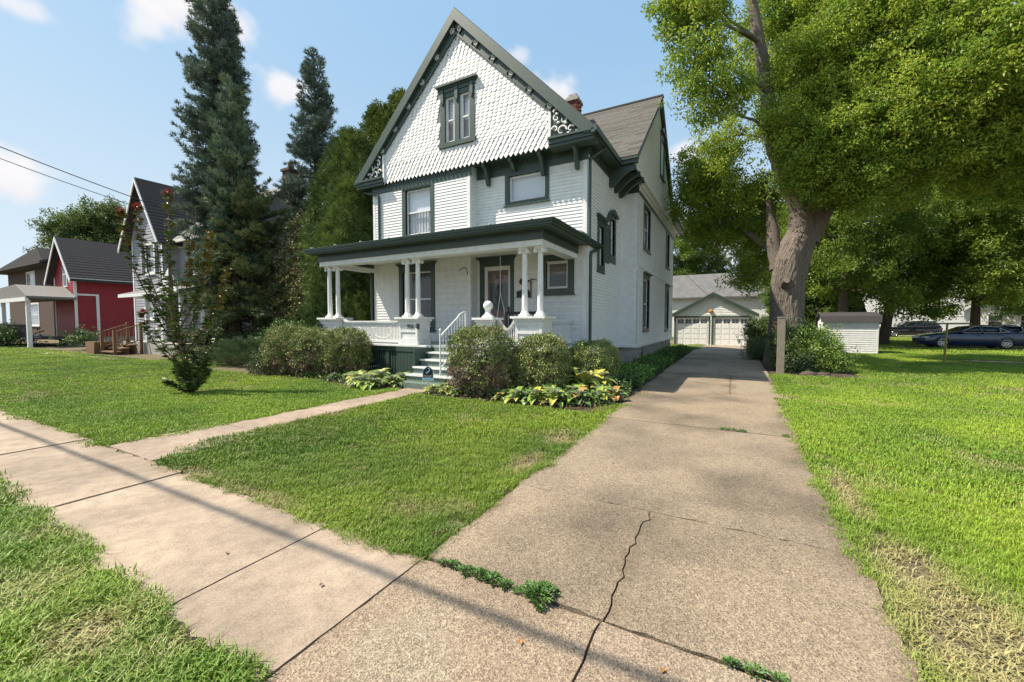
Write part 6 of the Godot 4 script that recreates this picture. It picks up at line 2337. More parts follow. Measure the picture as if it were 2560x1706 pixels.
# ---------------------------------------------------------------- neighbours
func make_neighbours() -> void:
	var grey := mat(Color(0.36, 0.355, 0.4), 0.7, textures.paint, Vector3(0.5, 0.5, 0.5))
	var red := mat(Color(0.3, 0.02, 0.03), 0.6, textures.paint, Vector3(0.5, 0.5, 0.5))
	var brickm := mat(Color(0.11, 0.07, 0.055), 0.9, textures.block, Vector3(1.2, 1.2, 1.2))
	var shutter := mat(Color(0.02, 0.022, 0.035), 0.6)
	# grey house
	var T := thing("grey_house", "grey-sided two-storey house with white trim and dark steep gable roof", "house", V(-29, 0, -16))
	var gh := [[1.9, 2.85, 4.6, 6.2], [1.5, 2.5, 1.9, 3.2]]
	shell(T, V(-32.8, 0.4, -19.5), V(-28.9, 6.7, -11.2), grey, 0.16, {"front": gh})
	shell(T, V(-28.9, 0.4, -19.5), V(-24.4, 6.3, -12.0), grey, 0.16, {"front": [[1.7, 2.7, 4.5, 6.0], [1.4, 2.6, 1.4, 3.1]]})
	gable_roof(T, -33.0, -28.7, -19.6, -11.2, 6.7, 9.95, 0.45, M.roof_dark, grey, M.white, 0.16)
	var gf := [V(-32.8, 0, -11.2), Vector3.RIGHT, Vector3.BACK]
	var rf := [V(-28.9, 0, -12.0), Vector3.RIGHT, Vector3.BACK]
	for h in gh:
		window(T, gf, h, {"casing": 0.14, "trim": M.white, "stile": 0.06, "behind": [["curtain", M.curtain, 0.0, 1.0, 0.0, 1.0]]})
	for h in [[1.7, 2.7, 4.5, 6.0], [1.4, 2.6, 1.4, 3.1]]:
		window(T, rf, h, {"casing": 0.13, "trim": M.white, "stile": 0.06, "behind": [["curtain", M.curtain, 0.0, 1.0, 0.0, 1.0]]})
	var b := MB.new()
	for q in [[gf, 1.35, 1.72, 4.5, 6.25], [gf, 3.02, 3.4, 4.5, 6.25], [rf, 1.12, 1.52, 4.45, 6.05], [rf, 2.88, 3.3, 4.45, 6.05]]:
		var m := MB.new()
		m.fb(q[0], q[1], q[2], q[3], q[4], 0.022, 0.05)
		part(T, "shutter", m, shutter)
	b = MB.new()
	b.fb(gf, -0.02, 0.12, 0.4, 6.7, 0.022, 0.04)
	b.fb(gf, 3.8, 3.94, 0.4, 6.7, 0.022, 0.04)
	b.fb(rf, 4.36, 4.52, 0.4, 6.3, 0.022, 0.04)
	b.fb(rf, 0.0, 4.52, 6.0, 6.3, 0.022, 0.05)
	part(T, "corner_board", b, M.white)
	b = MB.new()
	b.prism(PackedVector2Array([Vector2(11.5, 6.25), Vector2(11.5, 6.4), Vector2(15.7, 10.0), Vector2(20.0, 6.4), Vector2(20.0, 6.25), Vector2(15.7, 9.8)]), V(-29.5, 0, 0), Vector3.FORWARD, Vector3.UP, V(5.5, 0, 0))
	part(T, "cross_roof", b, M.roof_grey)
	b = MB.new()
	b.prism(PackedVector2Array([Vector2(12.0, 6.3), Vector2(15.7, 9.7), Vector2(19.5, 6.3)]), V(-24.52, 0, 0), Vector3.FORWARD, Vector3.UP, V(0.12, 0, 0))
	part(T, "side_gable", b, grey)
	b = MB.new()
	b.box(V(-29.0, 6.2, -11.6), V(-24.0, 6.36, -11.45))
	part(T, "gutter", b, M.white)
	b = MB.new()
	b.box(V(-24.9, 8.9, -16.6), V(-24.2, 11.0, -15.9))
	b.box(V(-24.98, 11.0, -16.68), V(-24.12, 11.15, -15.82))
	b.tube([V(-24.55, 11.15, -16.25), V(-24.55, 11.6, -16.25)], [0.2, 0.16], 8)
	part(T, "chimney", b, brickm)
	# its porch
	b = MB.new()
	b.prism(PackedVector2Array([Vector2(9.55, 3.05), Vector2(9.55, 3.2), Vector2(12.0, 3.9), Vector2(12.0, 3.05)]), V(-29.9, 0, 0), Vector3.FORWARD, Vector3.UP, V(6.6, 0, 0))
	var pr := part(T, "porch_roof", b, M.roof_grey)
	b = MB.new()
	b.box(V(-29.92, 3.0, -9.6), V(-23.28, 3.17, -9.5))
	part(pr, "fascia", b, M.white)
	b = MB.new()
	b.prism(PackedVector2Array([Vector2(-25.4, 3.18), Vector2(-23.3, 3.18), Vector2(-24.1, 4.25)]), V(0, 0, -9.62), Vector3.RIGHT, Vector3.UP, V(0, 0, 0.1))
	part(pr, "pediment", b, M.white)
	for x in [-27.2, -25.4, -23.5]:
		b = MB.new()
		b.box(V(x - 0.08, 0.6, -9.85), V(x + 0.08, 3.0, -9.69))
		part(T, "porch_post", b, M.white)
	b = MB.new()
	b.box(V(-29.9, 0.0, -12.0), V(-23.4, 0.6, -9.6))
	part(T, "porch_floor", b, M.stone)
	# red house
	T = thing("red_house", "small red-sided cottage with dark shingled roof and white trim", "house", V(-42, 0, -14))
	b = MB.new()
	b.box(V(-44.0, 0, -19.4), V(-39.85, 0.62, -10.55))
	part(T, "foundation", b, M.stone)
	shell(T, V(-44.05, 0.62, -19.5), V(-39.8, 4.9, -10.5), red, 0.15, {"front": [[2.0, 2.6, 4.2, 4.9]]})
	gable_roof(T, -44.1, -39.75, -19.5, -10.5, 4.9, 7.5, 0.4, M.roof_dark, red, M.white, 0.15)
	b = MB.new()
	var f := [V(-44.05, 0, -10.5), Vector3.RIGHT, Vector3.BACK]
	b.fb(f, 1.9, 2.7, 4.15, 6.0, 0.0, 0.05)
	var w := part(T, "window", b, M.white)
	b = MB.new()
	b.fb(f, 2.0, 2.6, 4.25, 5.02, 0.05, 0.06)
	b.fb(f, 2.0, 2.6, 5.1, 5.9, 0.05, 0.06)
	part(w, "pane", b, M.dark_glass)
	b = MB.new()
	b.fb(f, 4.14, 4.28, 0.62, 4.9, 0.0, 0.04)
	b.fb(f, -0.02, 0.12, 0.62, 4.9, 0.0, 0.04)
	b.box(V(-39.78, 0.62, -10.5), V(-39.74, 4.9, -10.36))
	b.box(V(-39.78, 0.62, -11.6), V(-39.73, 3.5, -11.45))
	b.box(V(-39.78, 3.5, -11.6), V(-39.73, 3.62, -10.4))
	b.box(V(-39.6, 4.5, -19.9), V(-39.4, 4.66, -10.1))
	part(T, "white_trim", b, M.white)
	b = MB.new()
	b.prism(PackedVector2Array([Vector2(0, 3.2), Vector2(9.6, 3.2), Vector2(9.6, 3.34), Vector2(7.4, 4.15), Vector2(0, 3.9)]), V(-49.2, 0, -10.45), Vector3.RIGHT, Vector3.UP, V(0, 0, 2.3))
	part(T, "porch_roof", b, M.roof_grey)
	b = MB.new()
	b.box(V(-49.3, 3.0, -8.25), V(-39.6, 3.25, -8.1))
	part(T, "porch_fascia", b, M.white)
	for x in [-49.0, -45.6, -40.0]:
		b = MB.new()
		b.box(V(x - 0.1, 0.0, -8.4), V(x + 0.1, 3.1, -8.2))
		part(T, "porch_post", b, M.white)
	b = MB.new()
	b.box(V(-49.2, 0.5, -10.5), V(-40.3, 0.62, -8.3))
	for i in 34:
		b.box(V(-49.1 + i * 0.26, 0.62, -8.36), V(-49.06 + i * 0.26, 1.5, -8.32))
	b.box(V(-49.2, 1.48, -8.4), V(-40.3, 1.55, -8.28))
	part(T, "porch_rail", b, shutter)
	leafy_shrub("leafy_shrub", "dark bush under the porch rail of the red house", V(-43.0, 0, -7.8), [[0, 0.6, 0, 1.6, 0.6, 0.5], [-2.5, 0.4, 0, 1.2, 0.4, 0.5]], 701, Color(0.03, 0.06, 0.02), Color(0.1, 0.17, 0.04), 90, 2.0)
	leafy_shrub("leafy_shrub", "low green bush beside the wooden planter", V(-33.8, 0.6, -9.0), [[0, 0.25, 0, 0.9, 0.3, 0.5]], 702, Color(0.05, 0.1, 0.03), Color(0.15, 0.24, 0.06), 160, 1.4)
	# brick house at the left edge
	T = thing("brick_house", "dark brick house with white window at the left edge", "house", V(-60, 0, -18))
	shell(T, V(-69, 0, -25), V(-55.2, 6.9, -13), brickm, 0.0, {"front": [[6.6, 8.9, 4.6, 6.5], [6.2, 9.6, 1.4, 3.4]]})
	f = [V(-69, 0, -13), Vector3.RIGHT, Vector3.BACK]
	for h in [[6.6, 8.9, 4.6, 6.5], [6.2, 9.6, 1.4, 3.4]]:
		window(T, f, h, {"casing": 0.16, "trim": M.white, "stile": 0.08, "mullions": 2, "behind": [["curtain", M.curtain, 0.0, 1.0, 0.0, 1.0]]})
	b = MB.new()
	b.prism(PackedVector2Array([Vector2(-70, 6.8), Vector2(-54.0, 6.8), Vector2(-54.0, 7.0), Vector2(-55.4, 8.4), Vector2(-68, 7.2)]), V(0, 0, -13.3), Vector3.RIGHT, Vector3.UP, V(0, 0, 1.1))
	part(T, "front_gable", b, M.roof_dark)
	b = MB.new()
	b.prism(PackedVector2Array([Vector2(12.0, 6.9), Vector2(12.0, 7.1), Vector2(18.5, 9.6), Vector2(26, 7.1), Vector2(26, 6.9)]), V(-71, 0, 0), Vector3.FORWARD, Vector3.UP, V(17, 0, 0))
	part(T, "roof", b, M.roof_dark)
	# buildings behind the garage and at the right
	T = thing("back_building", "long building with pale grey metal roof behind the garage", "building", V(-1.5, 0, -50))
	shell(T, V(-9, 0, -54), V(3.4, 4.3, -47), M.white2, 0.0)
	b = MB.new()
	b.prism(PackedVector2Array([Vector2(46.6, 4.1), Vector2(46.6, 4.25), Vector2(50.5, 7.0), Vector2(54.4, 4.25), Vector2(54.4, 4.1)]), V(-9.4, 0, 0), Vector3.FORWARD, Vector3.UP, V(13.2, 0, 0))
	part(T, "roof", b, mat(Color(0.17, 0.17, 0.175), 0.7, textures.block, Vector3(0.15, 0.15, 0.15)))
	T = thing("back_garage", "low outbuilding with dark roof seen behind the shed", "building", V(6.5, 0, -40))
	shell(T, V(3.6, 0, -46.5), V(9.0, 2.5, -43), M.white2, 0.0)
	b = MB.new()
	b.prism(PackedVector2Array([Vector2(42.6, 2.4), Vector2(42.6, 2.52), Vector2(44.7, 4.0), Vector2(46.9, 2.52), Vector2(46.9, 2.4)]), V(3.2, 0, 0), Vector3.FORWARD, Vector3.UP, V(6.2, 0, 0))
	part(T, "roof", b, M.roof_dark)
	T = thing("white_house", "tall white-sided house half hidden by trees behind the SUV", "house", V(19, 0, -70))
	shell(T, V(14.5, 0, -76), V(23.2, 6.6, -66), M.white2, 0.14, {"front": [[1.2, 2.3, 4.2, 5.8], [6.2, 7.3, 4.2, 5.8], [1.2, 2.3, 1.3, 3.0]]})
	gable_roof(T, 14.4, 23.3, -76, -66, 6.6, 10.8, 0.4, M.roof_grey, M.white2, M.white, 0.14, false)
	f = [V(14.5, 0, -66), Vector3.RIGHT, Vector3.BACK]
	for h in [[1.2, 2.3, 4.2, 5.8], [6.2, 7.3, 4.2, 5.8], [1.2, 2.3, 1.3, 3.0]]:
		window(T, f, h, {"casing": 0.14, "trim": M.white, "stile": 0.08})
	T = thing("far_house", "low white house with grey gables at the far right", "house", V(36, 0, -84))
	shell(T, V(27.5, 0, -92), V(46, 3.4, -80), M.white2, 0.0, {"front": [[3.0, 4.4, 1.0, 2.6], [6.0, 7.0, 1.0, 2.6]]})
	gable_roof(T, 28, 33, -92, -80, 3.4, 5.4, 0.4, M.roof_grey, M.white2, M.white, 0.0, false)
	gable_roof(T, 36, 41, -92, -79.8, 3.4, 5.2, 0.4, M.roof_grey, M.white2, M.white, 0.0, false)
	f = [V(27.5, 0, -80), Vector3.RIGHT, Vector3.BACK]
	for h in [[3.0, 4.4, 1.0, 2.6], [6.0, 7.0, 1.0, 2.6]]:
		window(T, f, h, {"casing": 0.12, "trim": M.white, "stile": 0.07})


# ---------------------------------------------------------------- vehicles
# skin through rings of points with smooth normals
func loft(b: MB, rings: Array, closed := true) -> void:
	var n: int = rings[0].size()
	var nor := []
	for i in rings.size():
		var row := []
		for k in n:
			var u: Vector3 = rings[mini(i + 1, rings.size() - 1)][k] - rings[maxi(i - 1, 0)][k]
			var v: Vector3 = rings[i][(k + 1) % n if closed else mini(k + 1, n - 1)] - rings[i][(k + n - 1) % n if closed else maxi(k - 1, 0)]
			row.append(u.cross(v).normalized())
		nor.append(row)
	for i in rings.size() - 1:
		for k in (n if closed else n - 1):
			var j := (k + 1) % n
			b.tris(rings[i][k], rings[i + 1][k], rings[i + 1][j], nor[i][k], nor[i + 1][k], nor[i + 1][j])
			b.tris(rings[i][k], rings[i + 1][j], rings[i][j], nor[i][k], nor[i + 1][j], nor[i][j])
	if closed:
		for e in [0, rings.size() - 1]:
			for k in range(1, n - 1):
				if e == 0:
					b.tri(rings[e][0], rings[e][k], rings[e][k + 1])
				else:
					b.tri(rings[e][0], rings[e][k + 1], rings[e][k])


# nose at -x. body rows [x, bottom, top, half width]; cabin rows [x, top, half width at belt, half width at top]
func car(called: String, label: String, category: String, at: Vector3, turn: float, body: Array, cabin: Array, belt: float, axles: Array, wheel: float, paint: Material, windows: Array, tail: Color) -> void:
	var T := own_axes(thing(called, label, category, at, ""))
	T.rotation.y = turn
	var b := MB.new()
	var rings := []
	for s in body:
		var w: float = s[3]
		var y0: float = s[1]
		var y1: float = s[2]
		var h := y1 - y0
		var ring := []
		for p in [[0.8, 0.0], [0.96, 0.06], [1.0, 0.35], [1.0, 0.62], [0.965, 0.86], [0.9, 0.97], [0.6, 1.02], [0.0, 1.04]]:
			ring.append(V(s[0], y0 + h * p[1], w * p[0]))
		for p in [[0.6, 1.02], [0.9, 0.97], [0.965, 0.86], [1.0, 0.62], [1.0, 0.35], [0.96, 0.06], [0.8, 0.0]]:
			ring.append(V(s[0], y0 + h * p[1], -w * p[0]))
		rings.append(ring)
	loft(b, rings)
	var bd := part(T, "body", b, paint)
	b = MB.new()
	rings = []
	for s in cabin:
		var ring := []
		var y: float = s[1]
		for p in [[1.0, 0.0], [lerpf(s[3] / s[2], 1.0, 0.5), 0.5], [s[3] / s[2], 0.9], [s[3] / s[2] * 0.9, 0.98], [0.0, 1.03]]:
			ring.append(V(s[0], belt + (y - belt) * p[1], s[2] * p[0]))
		for p in [[s[3] / s[2] * 0.9, 0.98], [s[3] / s[2], 0.9], [lerpf(s[3] / s[2], 1.0, 0.5), 0.5], [1.0, 0.0]]:
			ring.append(V(s[0], belt + (y - belt) * p[1], -s[2] * p[0]))
		rings.append(ring)
	loft(b, rings)
	part(T, "cabin", b, paint)
	# side windows: polygons in x and share of the cabin height, set on the slanted side
	for side in [1.0, -1.0]:
		for wd in windows:
			var pts: Array[Vector3] = []
			for p in wd:
				var wb := 0.0
				var wt := 0.0
				var top := 0.0
				for i in cabin.size() - 1:
					if p[0] >= cabin[i][0] and p[0] <= cabin[i + 1][0]:
						var t: float = (p[0] - cabin[i][0]) / (cabin[i + 1][0] - cabin[i][0])
						top = lerpf(cabin[i][1], cabin[i + 1][1], t)
						wb = lerpf(cabin[i][2], cabin[i + 1][2], t)
						wt = lerpf(cabin[i][3], cabin[i + 1][3], t)
				var y := minf(belt + p[1], belt + (top - belt) * 0.88)
				var k := (y - belt) / maxf(top - belt, 0.05)
				pts.append(V(p[0], y, side * (lerpf(wb, wt, clampf(k / 0.9, 0, 1)) + 0.012)))
			b = MB.new()
			for i in range(1, pts.size() - 1):
				b.tri(pts[0], pts[i], pts[i + 1]) if side > 0 else b.tri(pts[0], pts[i + 1], pts[i])
			part(T, "side_window", b, M.dark_glass)
			b = MB.new()
			for i in pts.size():
				b.bar(pts[i], pts[(i + 1) % pts.size()], 0.014, 0.014)
			part(T, "window_trim", b, M.chrome)
	# windscreen
	b = MB.new()
	var c0: Array = cabin[0]
	var c1: Array = cabin[1]
	b.quad(V(c0[0] + 0.06, belt + 0.03, -c0[2] * 0.86), V(c0[0] + 0.06, belt + 0.03, c0[2] * 0.86), V(c1[0] - 0.01, c1[1] - 0.02, c1[3] * 0.88), V(c1[0] - 0.01, c1[1] - 0.02, -c1[3] * 0.88))
	for i in b.v.size():
		b.v[i] += V(-0.03, 0.03, 0)
	part(T, "windscreen", b, M.dark_glass)
	for side in [1.0, -1.0]:
		var w: float = body[5][3]
		for ax in axles:
			b = MB.new()
			var tz: float = side * (w - 0.12)
			var prof := [[wheel * 0.62, 0.1], [wheel * 0.94, 0.105], [wheel, 0.07], [wheel, -0.07], [wheel * 0.94, -0.105], [wheel * 0.62, -0.1]]
			var rs := []
			for q in prof:
				var ring := []
				for k in 24:
					ring.append(V(ax + cos(TAU * k / 24) * q[0], wheel + sin(TAU * k / 24) * q[0], tz + q[1] * side))
				rs.append(ring)
			loft(b, rs, false)
			for q in 1:
				for k in 24:
					var j := (k + 1) % 24
					b.tri(V(ax, wheel, tz), rs[0][k], rs[0][j])
			var wh := part(T, "wheel", b, M.tyre)
			b = MB.new()
			for k in 10:
				var a := TAU * k / 10
				var o := V(ax, wheel, tz + side * 0.09)
				b.bar(o + V(cos(a), sin(a), 0) * 0.03, o + V(cos(a + 0.12), sin(a + 0.12), 0) * wheel * 0.66, 0.035, 0.03, V(0, 0, 1))
			var tp := []
			var tr := []
			for k in 25:
				tp.append(V(ax + cos(TAU * k / 24) * wheel * 0.64, wheel + sin(TAU * k / 24) * wheel * 0.64, tz + side * 0.1))
				tr.append(0.018)
			b.tube(tp, tr, 6, false)
			part(wh, "rim", b, M.chrome)
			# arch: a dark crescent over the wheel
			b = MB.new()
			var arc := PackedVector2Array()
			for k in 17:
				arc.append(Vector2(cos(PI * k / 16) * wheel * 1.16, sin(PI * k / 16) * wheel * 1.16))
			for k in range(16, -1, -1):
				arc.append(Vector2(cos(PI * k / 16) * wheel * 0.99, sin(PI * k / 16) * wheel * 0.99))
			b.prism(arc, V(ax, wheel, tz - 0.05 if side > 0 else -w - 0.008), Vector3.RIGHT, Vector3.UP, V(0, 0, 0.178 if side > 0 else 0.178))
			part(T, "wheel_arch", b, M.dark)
		# lamps, mirror, handles
		b = MB.new()
		var n: Array = body[2]
		b.ball(V(n[0] - 0.02, n[2] - 0.13, side * (n[3] - 0.1)), V(0.26, 0.065, 0.13), 12, 8)
		part(T, "headlight", b, M.lamp)
		b = MB.new()
		var r: Array = body[-2]
		b.ball(V(r[0] - 0.02, r[2] - 0.2, side * (r[3] - 0.07)), V(0.12, 0.12 if tail.g < 0.05 else 0.2, 0.1), 10, 8)
		part(T, "tail_light", b, mat(tail, 0.25))
		b = MB.new()
		b.ball(V(c0[0] + 0.42, belt + 0.06, side * (w + 0.07)), V(0.07, 0.07, 0.11), 10, 8)
		part(T, "mirror", b, paint)
		for hx in [0.12, 1.02]:
			b = MB.new()
			b.box(V(hx, belt - 0.12, side * w - 0.012 + (0.0 if side > 0 else -0.012)), V(hx + 0.2, belt - 0.09, side * w + 0.012 + (0.012 if side > 0 else 0.0)))
			part(T, "door_handle", b, paint)
	b = MB.new()
	b.box(V(axles[0] + 0.3, body[5][1] - 0.02, -0.7), V(axles[1] - 0.3, body[5][1] + 0.06, 0.7))
	part(T, "underbody", b, M.dark)
	b = MB.new()
	b.box(V(body[0][0] - 0.015, body[0][1] + 0.08, -body[0][3] * 0.8), V(body[0][0] + 0.03, body[0][2] - 0.06, body[0][3] * 0.8))
	part(T, "grille", b, M.dark)


func make_cars() -> void:
	var navy := mat(Color(0.012, 0.025, 0.085), 0.25)
	navy.clearcoat_enabled = true
	navy.clearcoat_roughness = 0.03
	var black := mat(Color(0.006, 0.007, 0.012), 0.25)
	black.clearcoat_enabled = true
	black.clearcoat_roughness = 0.03
	var body := [[-2.44, 0.36, 0.6, 0.62], [-2.38, 0.24, 0.7, 0.76], [-2.15, 0.18, 0.8, 0.87], [-1.5, 0.18, 0.91, 0.91], [-0.95, 0.18, 0.98, 0.92], [0, 0.18, 0.99, 0.925], [1.0, 0.18, 1.0, 0.925], [1.7, 0.19, 1.04, 0.91], [2.15, 0.22, 1.04, 0.87], [2.36, 0.28, 1.0, 0.8], [2.44, 0.4, 0.88, 0.7]]
	var cabin := [[-1.0, 1.0, 0.82, 0.8], [-0.22, 1.36, 0.85, 0.66], [0.2, 1.45, 0.86, 0.63], [0.7, 1.465, 0.86, 0.62], [1.2, 1.38, 0.84, 0.64], [1.9, 1.06, 0.8, 0.76]]
	var wins := [[[-0.6, 0.03], [0.3, 0.03], [0.3, 0.5], [-0.02, 0.5], [-0.45, 0.16]], [[0.38, 0.03], [1.15, 0.05], [1.1, 0.5], [0.38, 0.5]], [[1.2, 0.06], [1.5, 0.1], [1.14, 0.34]]]
	car("sedan_car", "dark blue sedan with silver spoked wheels parked at the right edge", "car", V(13.1, 0.015, -36.7), 0.0, body, cabin, 0.95, [-1.43, 1.38], 0.335, navy, wins, Color(0.3, 0.02, 0.02))
	car("sedan_car", "dark car mostly hidden behind the blue sedan", "car", V(15.9, 0.015, -41.2), 0.0, body, cabin, 0.95, [-1.43, 1.38], 0.335, black, wins, Color(0.3, 0.02, 0.02))
	var sb := [[-2.42, 0.42, 0.86, 0.7], [-2.36, 0.3, 0.98, 0.84], [-2.1, 0.24, 1.08, 0.94], [-1.5, 0.24, 1.14, 0.97], [-1.0, 0.24, 1.18, 0.97], [0, 0.24, 1.18, 0.975], [1.0, 0.24, 1.2, 0.975], [1.8, 0.26, 1.2, 0.96], [2.2, 0.3, 1.2, 0.93], [2.36, 0.36, 1.16, 0.88], [2.42, 0.5, 1.05, 0.8]]
	var sc := [[-1.05, 1.2, 0.86, 0.84], [-0.35, 1.68, 0.9, 0.74], [0.1, 1.78, 0.91, 0.72], [1.0, 1.8, 0.91, 0.72], [1.9, 1.74, 0.89, 0.72], [2.36, 1.2, 0.86, 0.82]]
	var sw := [[[-0.65, 0.04], [0.25, 0.04], [0.25, 0.52], [-0.1, 0.52], [-0.45, 0.22]], [[0.33, 0.04], [1.15, 0.06], [1.15, 0.52], [0.33, 0.52]], [[1.25, 0.08], [2.05, 0.12], [1.85, 0.5], [1.25, 0.52]]]
	car("suv_car", "black SUV with red tail lamp parked beside the white house", "car", V(16.9, 0.015, -60.2), 0.0, sb, sc, 1.14, [-1.42, 1.4], 0.39, black, sw, Color(0.35, 0.015, 0.02))


# ---------------------------------------------------------------- small things outdoors
func wire(called: String, label: String, a: Vector3, c: Vector3, sag: float, r: float, group := "") -> void:
	var T := thing(called, label, "cable", a, group)
	var b := MB.new()
	var p := []
	var q := []
	for i in 25:
		var t := i / 24.0
		p.append(a.lerp(c, t) - Vector3.UP * sag * 4 * t * (1 - t))
		q.append(r)
	b.tube(p, q, 6)
	part(T, "strand", b, M.cable)


func make_small() -> void:
	var b := MB.new()
	# service drop to the grey house, garage wire, the street's cable bundle
	wire("service_wire", "upper of the two wires crossing the sky to the grey house", V(-21.6, 9.3, 2.0), V(-21.1, 5.95, -11.2), 0.35, 0.016, "wires to the grey house")
	wire("service_wire", "lower of the two wires crossing the sky to the grey house", V(-21.7, 8.95, 2.0), V(-21.2, 5.8, -11.2), 0.45, 0.012, "wires to the grey house")
	wire("street_cable", "thick telephone cable strung along the street", V(-60, 7.6, 1.3), V(40, 7.6, 0.2), 0.0, 0.03)
	wire("garage_wire", "thin wire from the back of the white house to the garage", V(-3.4, 5.6, -25.5), V(-1.3, 3.3, -32.6), 0.2, 0.01)
	# utility pole of the service drop
	var T := thing("utility_pole", "wooden utility pole by the street", "pole", V(-21.6, 0, 2.1))
	b.tube([V(-21.6, -0.5, 2.1), V(-21.6, 5, 2.1), V(-21.6, 10.5, 2.1)], [0.16, 0.14, 0.11], 10)
	part(T, "pole", b, M.wood_grey)
	b = MB.new()
	b.box(V(-22.6, 9.4, 2.0), V(-20.6, 9.52, 2.12))
	part(T, "crossarm", b, M.wood_grey)
	# wooden post and fence beside the driveway
	T = thing("wooden_post", "square weathered grey post at the right edge of the driveway", "post", V(1.3, 0, -15.2))
	b = MB.new()
	b.box(V(1.21, -0.1, -15.29), V(1.4, 1.78, -15.1))
	b.box(V(1.2, 1.78, -15.3), V(1.41, 1.82, -15.09))
	part(T, "timber", b, M.wood_grey)
	T = thing("fence", "reddish wooden fence running back from the grey post", "fence", V(1.35, 0, -18.2))
	for z in [-17.2, -19.6]:
		b = MB.new()
		b.box(V(1.28, 0, z - 0.16), V(1.46, 1.62, z))
		b.box(V(1.26, 1.62, z - 0.18), V(1.48, 1.68, z + 0.02))
		part(T, "fence_post", b, M.wood_red)
	for i in 16:
		b = MB.new()
		b.box(V(1.34, 0.1, -17.36 - i * 0.14), V(1.37, 1.5 + 0.02 * sin(i * 2.1), -17.23 - i * 0.14))
		part(T, "plank", b, M.wood_red)
	# stones by the post
	for s in [[2.05, -15.35, 0.28, "large dark stone lying in the bed right of the grey post"], [1.75, -15.5, 0.16, "small stone against the larger dark stone"], [2.45, -15.6, 0.2, "flat brown stone at the outer end of the bed"]]:
		T = thing("stone", s[3], "stone", V(s[0], 0, s[1]))
		b = MB.new()
		b.ball(V(0, 0, 0), V(1, 1, 1), 10, 7)
		rng.seed = int(s[2] * 1000)
		for i in b.v.size():
			var v := b.v[i]
			b.v[i] = V(s[0], 0.02, s[1]) + V(v.x * s[2], v.y * s[2] * 0.45, v.z * s[2] * 0.7) * (1.0 + 0.22 * sin(v.x * 5.1 + s[2] * 40) * cos(v.z * 4.3 + v.y * 3.7))
		part(T, "rock", b, mat(Color(0.11, 0.085, 0.07), 0.95, textures.block, Vector3(2, 2, 2)))
	# clothes pole
	T = thing("clothes_pole", "yellow metal clothes-line pole with crossbar on the right lawn", "pole", V(7.26, 0, -22.05))
	b = MB.new()
	b.tube([V(7.26, -0.1, -22.05), V(7.3, 1.6, -22.05)], [0.035, 0.035], 10)
	var yel := mat(Color(0.32, 0.26, 0.05), 0.6, textures.grain, Vector3(3, 3, 3))
	part(T, "upright", b, yel)
	b = MB.new()
	b.tube([V(6.7, 1.6, -22.4), V(7.85, 1.6, -21.75)], [0.03, 0.03], 10)
	part(T, "crossbar", b, mat(Color(0.16, 0.15, 0.1), 0.6))
	# wheeled bin
	T = thing("wheeled_bin", "black wheeled bin beside the spruces", "bin", V(-22.6, 0, -10.2))
	b = MB.new()
	b.prism(PackedVector2Array([Vector2(-0.26, 0.06), Vector2(0.26, 0.06), Vector2(0.32, 1.0), Vector2(-0.32, 1.0)]), V(-22.6, 0, -10.5), Vector3.RIGHT, Vector3.UP, V(0, 0, 0.6))
	part(T, "body", b, M.bin)
	b = MB.new()
	b.prism(PackedVector2Array([Vector2(-0.35, 1.0), Vector2(0.35, 1.0), Vector2(0.33, 1.06), Vector2(0, 1.1), Vector2(-0.33, 1.06)]), V(-22.6, 0, -10.54), Vector3.RIGHT, Vector3.UP, V(0, 0, 0.68))
	part(T, "lid", b, M.bin)
	for x in [-22.85, -22.35]:
		b = MB.new()
		b.tube([V(x - 0.03, 0.1, -10.5), V(x + 0.03, 0.1, -10.5)], [0.1, 0.1], 12)
		part(T, "wheel", b, M.tyre)
	# steps and planter before the grey house
	T = thing("deck_steps", "brown wooden steps with railing before the grey house", "steps", V(-28, 0, -8.8))
	for i in 3:
		b = MB.new()
		b.box(V(-28.9, 0.12 + i * 0.16, -8.7 - i * 0.32), V(-27.2, 0.18 + i * 0.16, -8.36 - i * 0.32))
		b.box(V(-28.8, 0.0, -8.68 - i * 0.32), V(-27.3, 0.12 + i * 0.16, -8.62 - i * 0.32))
		part(T, "tread", b, M.wood_deck)
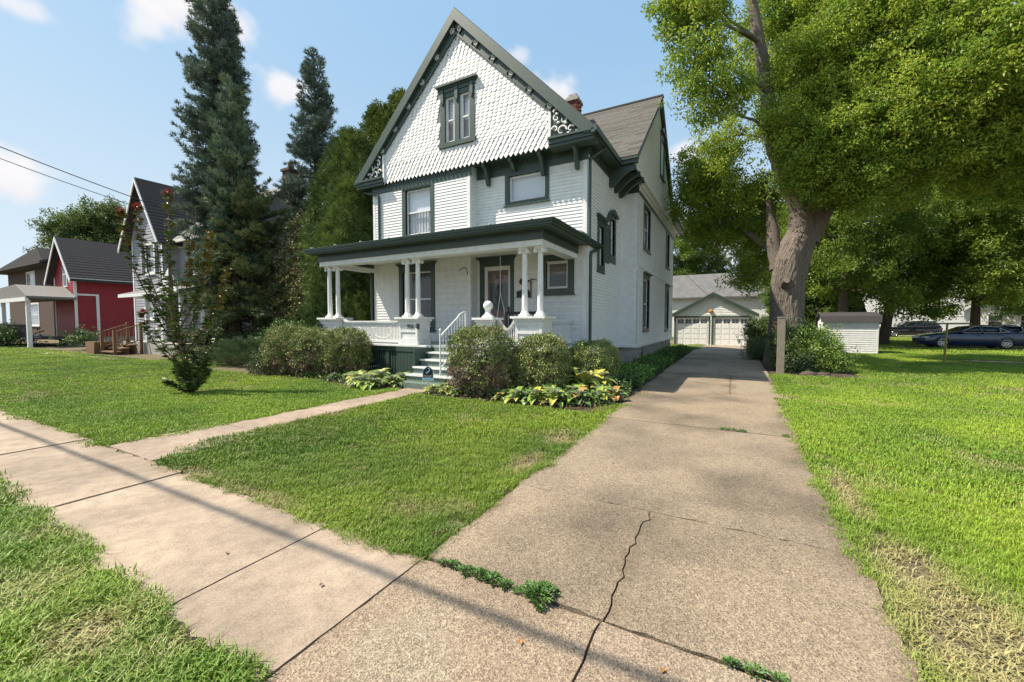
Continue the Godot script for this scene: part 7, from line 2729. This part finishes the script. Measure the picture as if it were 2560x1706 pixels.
	for x in [-28.85, -27.25]:
		for z in [-8.45, -9.5]:
			b = MB.new()
			b.box(V(x - 0.06, 0, z - 0.06), V(x + 0.06, 1.25 + (0.4 if z < -9 else 0.0), z + 0.06))
			part(T, "post", b, M.wood_deck)
		b = MB.new()
		b.bar(V(x, 1.15, -8.45), V(x, 1.55, -9.5), 0.07, 0.05)
		b.bar(V(x, 0.35, -8.45), V(x, 0.75, -9.5), 0.05, 0.05)
		for k in 6:
			var z := -8.6 - k * 0.15
			b.box(V(x - 0.015, 0.35 + (-8.45 - z) * 0.38, z - 0.015), V(x + 0.015, 1.15 + (-8.45 - z) * 0.38, z + 0.015))
		part(T, "railing", b, M.wood_deck)
	T = thing("planter_box", "wooden planter box by the steps of the grey house", "planter", V(-29.6, 0, -8.6))
	b = MB.new()
	b.prism(PackedVector2Array([Vector2(-0.5, 0), Vector2(0.5, 0), Vector2(0.62, 0.62), Vector2(-0.62, 0.62)]), V(-29.6, 0, -9.0), Vector3.RIGHT, Vector3.UP, V(0, 0, 0.8))
	part(T, "box", b, M.wood_deck)
	b = MB.new()
	b.box(V(-30.1, 0.6, -8.95), V(-29.1, 0.64, -8.25))
	part(T, "soil", b, M.soil)
	# fallen leaves and twigs on the concrete
	rng.seed = 900
	for s in [[-2.2, -1.6, "tan"], [-0.9, -1.75, "orange"], [-0.25, -1.95, "small orange"], [-3.1, -1.5, "dry"], [-1.2, -4.6, "brown"]]:
		T = thing("fallen_leaf", s[2] + " fallen leaf lying on the concrete", "leaf", V(s[0], 0.036, s[1]))
		b = MB.new()
		leaf(b, V(s[0], 0.037, s[1]), V(0.8, 0.12, 0.5).normalized().rotated(Vector3.UP, rng.randf() * TAU), 0.04, 0.024, 0.0)
		part(T, "blade", b, mat(Color(0.36, 0.16, 0.04) if "orange" in s[2] else Color(0.16, 0.1, 0.06), 0.8))


func _ready() -> void:
	light_and_camera()
	make_materials()
	M.dark_glass = mat(Color(0.012, 0.016, 0.022), 0.05)
	M.chrome = mat(Color(0.62, 0.63, 0.65), 0.22)
	M.chrome.metallic = 0.9
	M.tyre = mat(Color(0.02, 0.02, 0.021), 0.85)
	M.lamp = mat(Color(0.5, 0.53, 0.56), 0.1)
	M.cable = mat(Color(0.03, 0.03, 0.032), 0.6)
	M.bin = mat(Color(0.012, 0.013, 0.016), 0.5)
	make_ground()
	make_house()
	make_garage()
	make_shed()
	make_neighbours()
	make_cars()
	make_plants()
	make_small()
	make_grass()
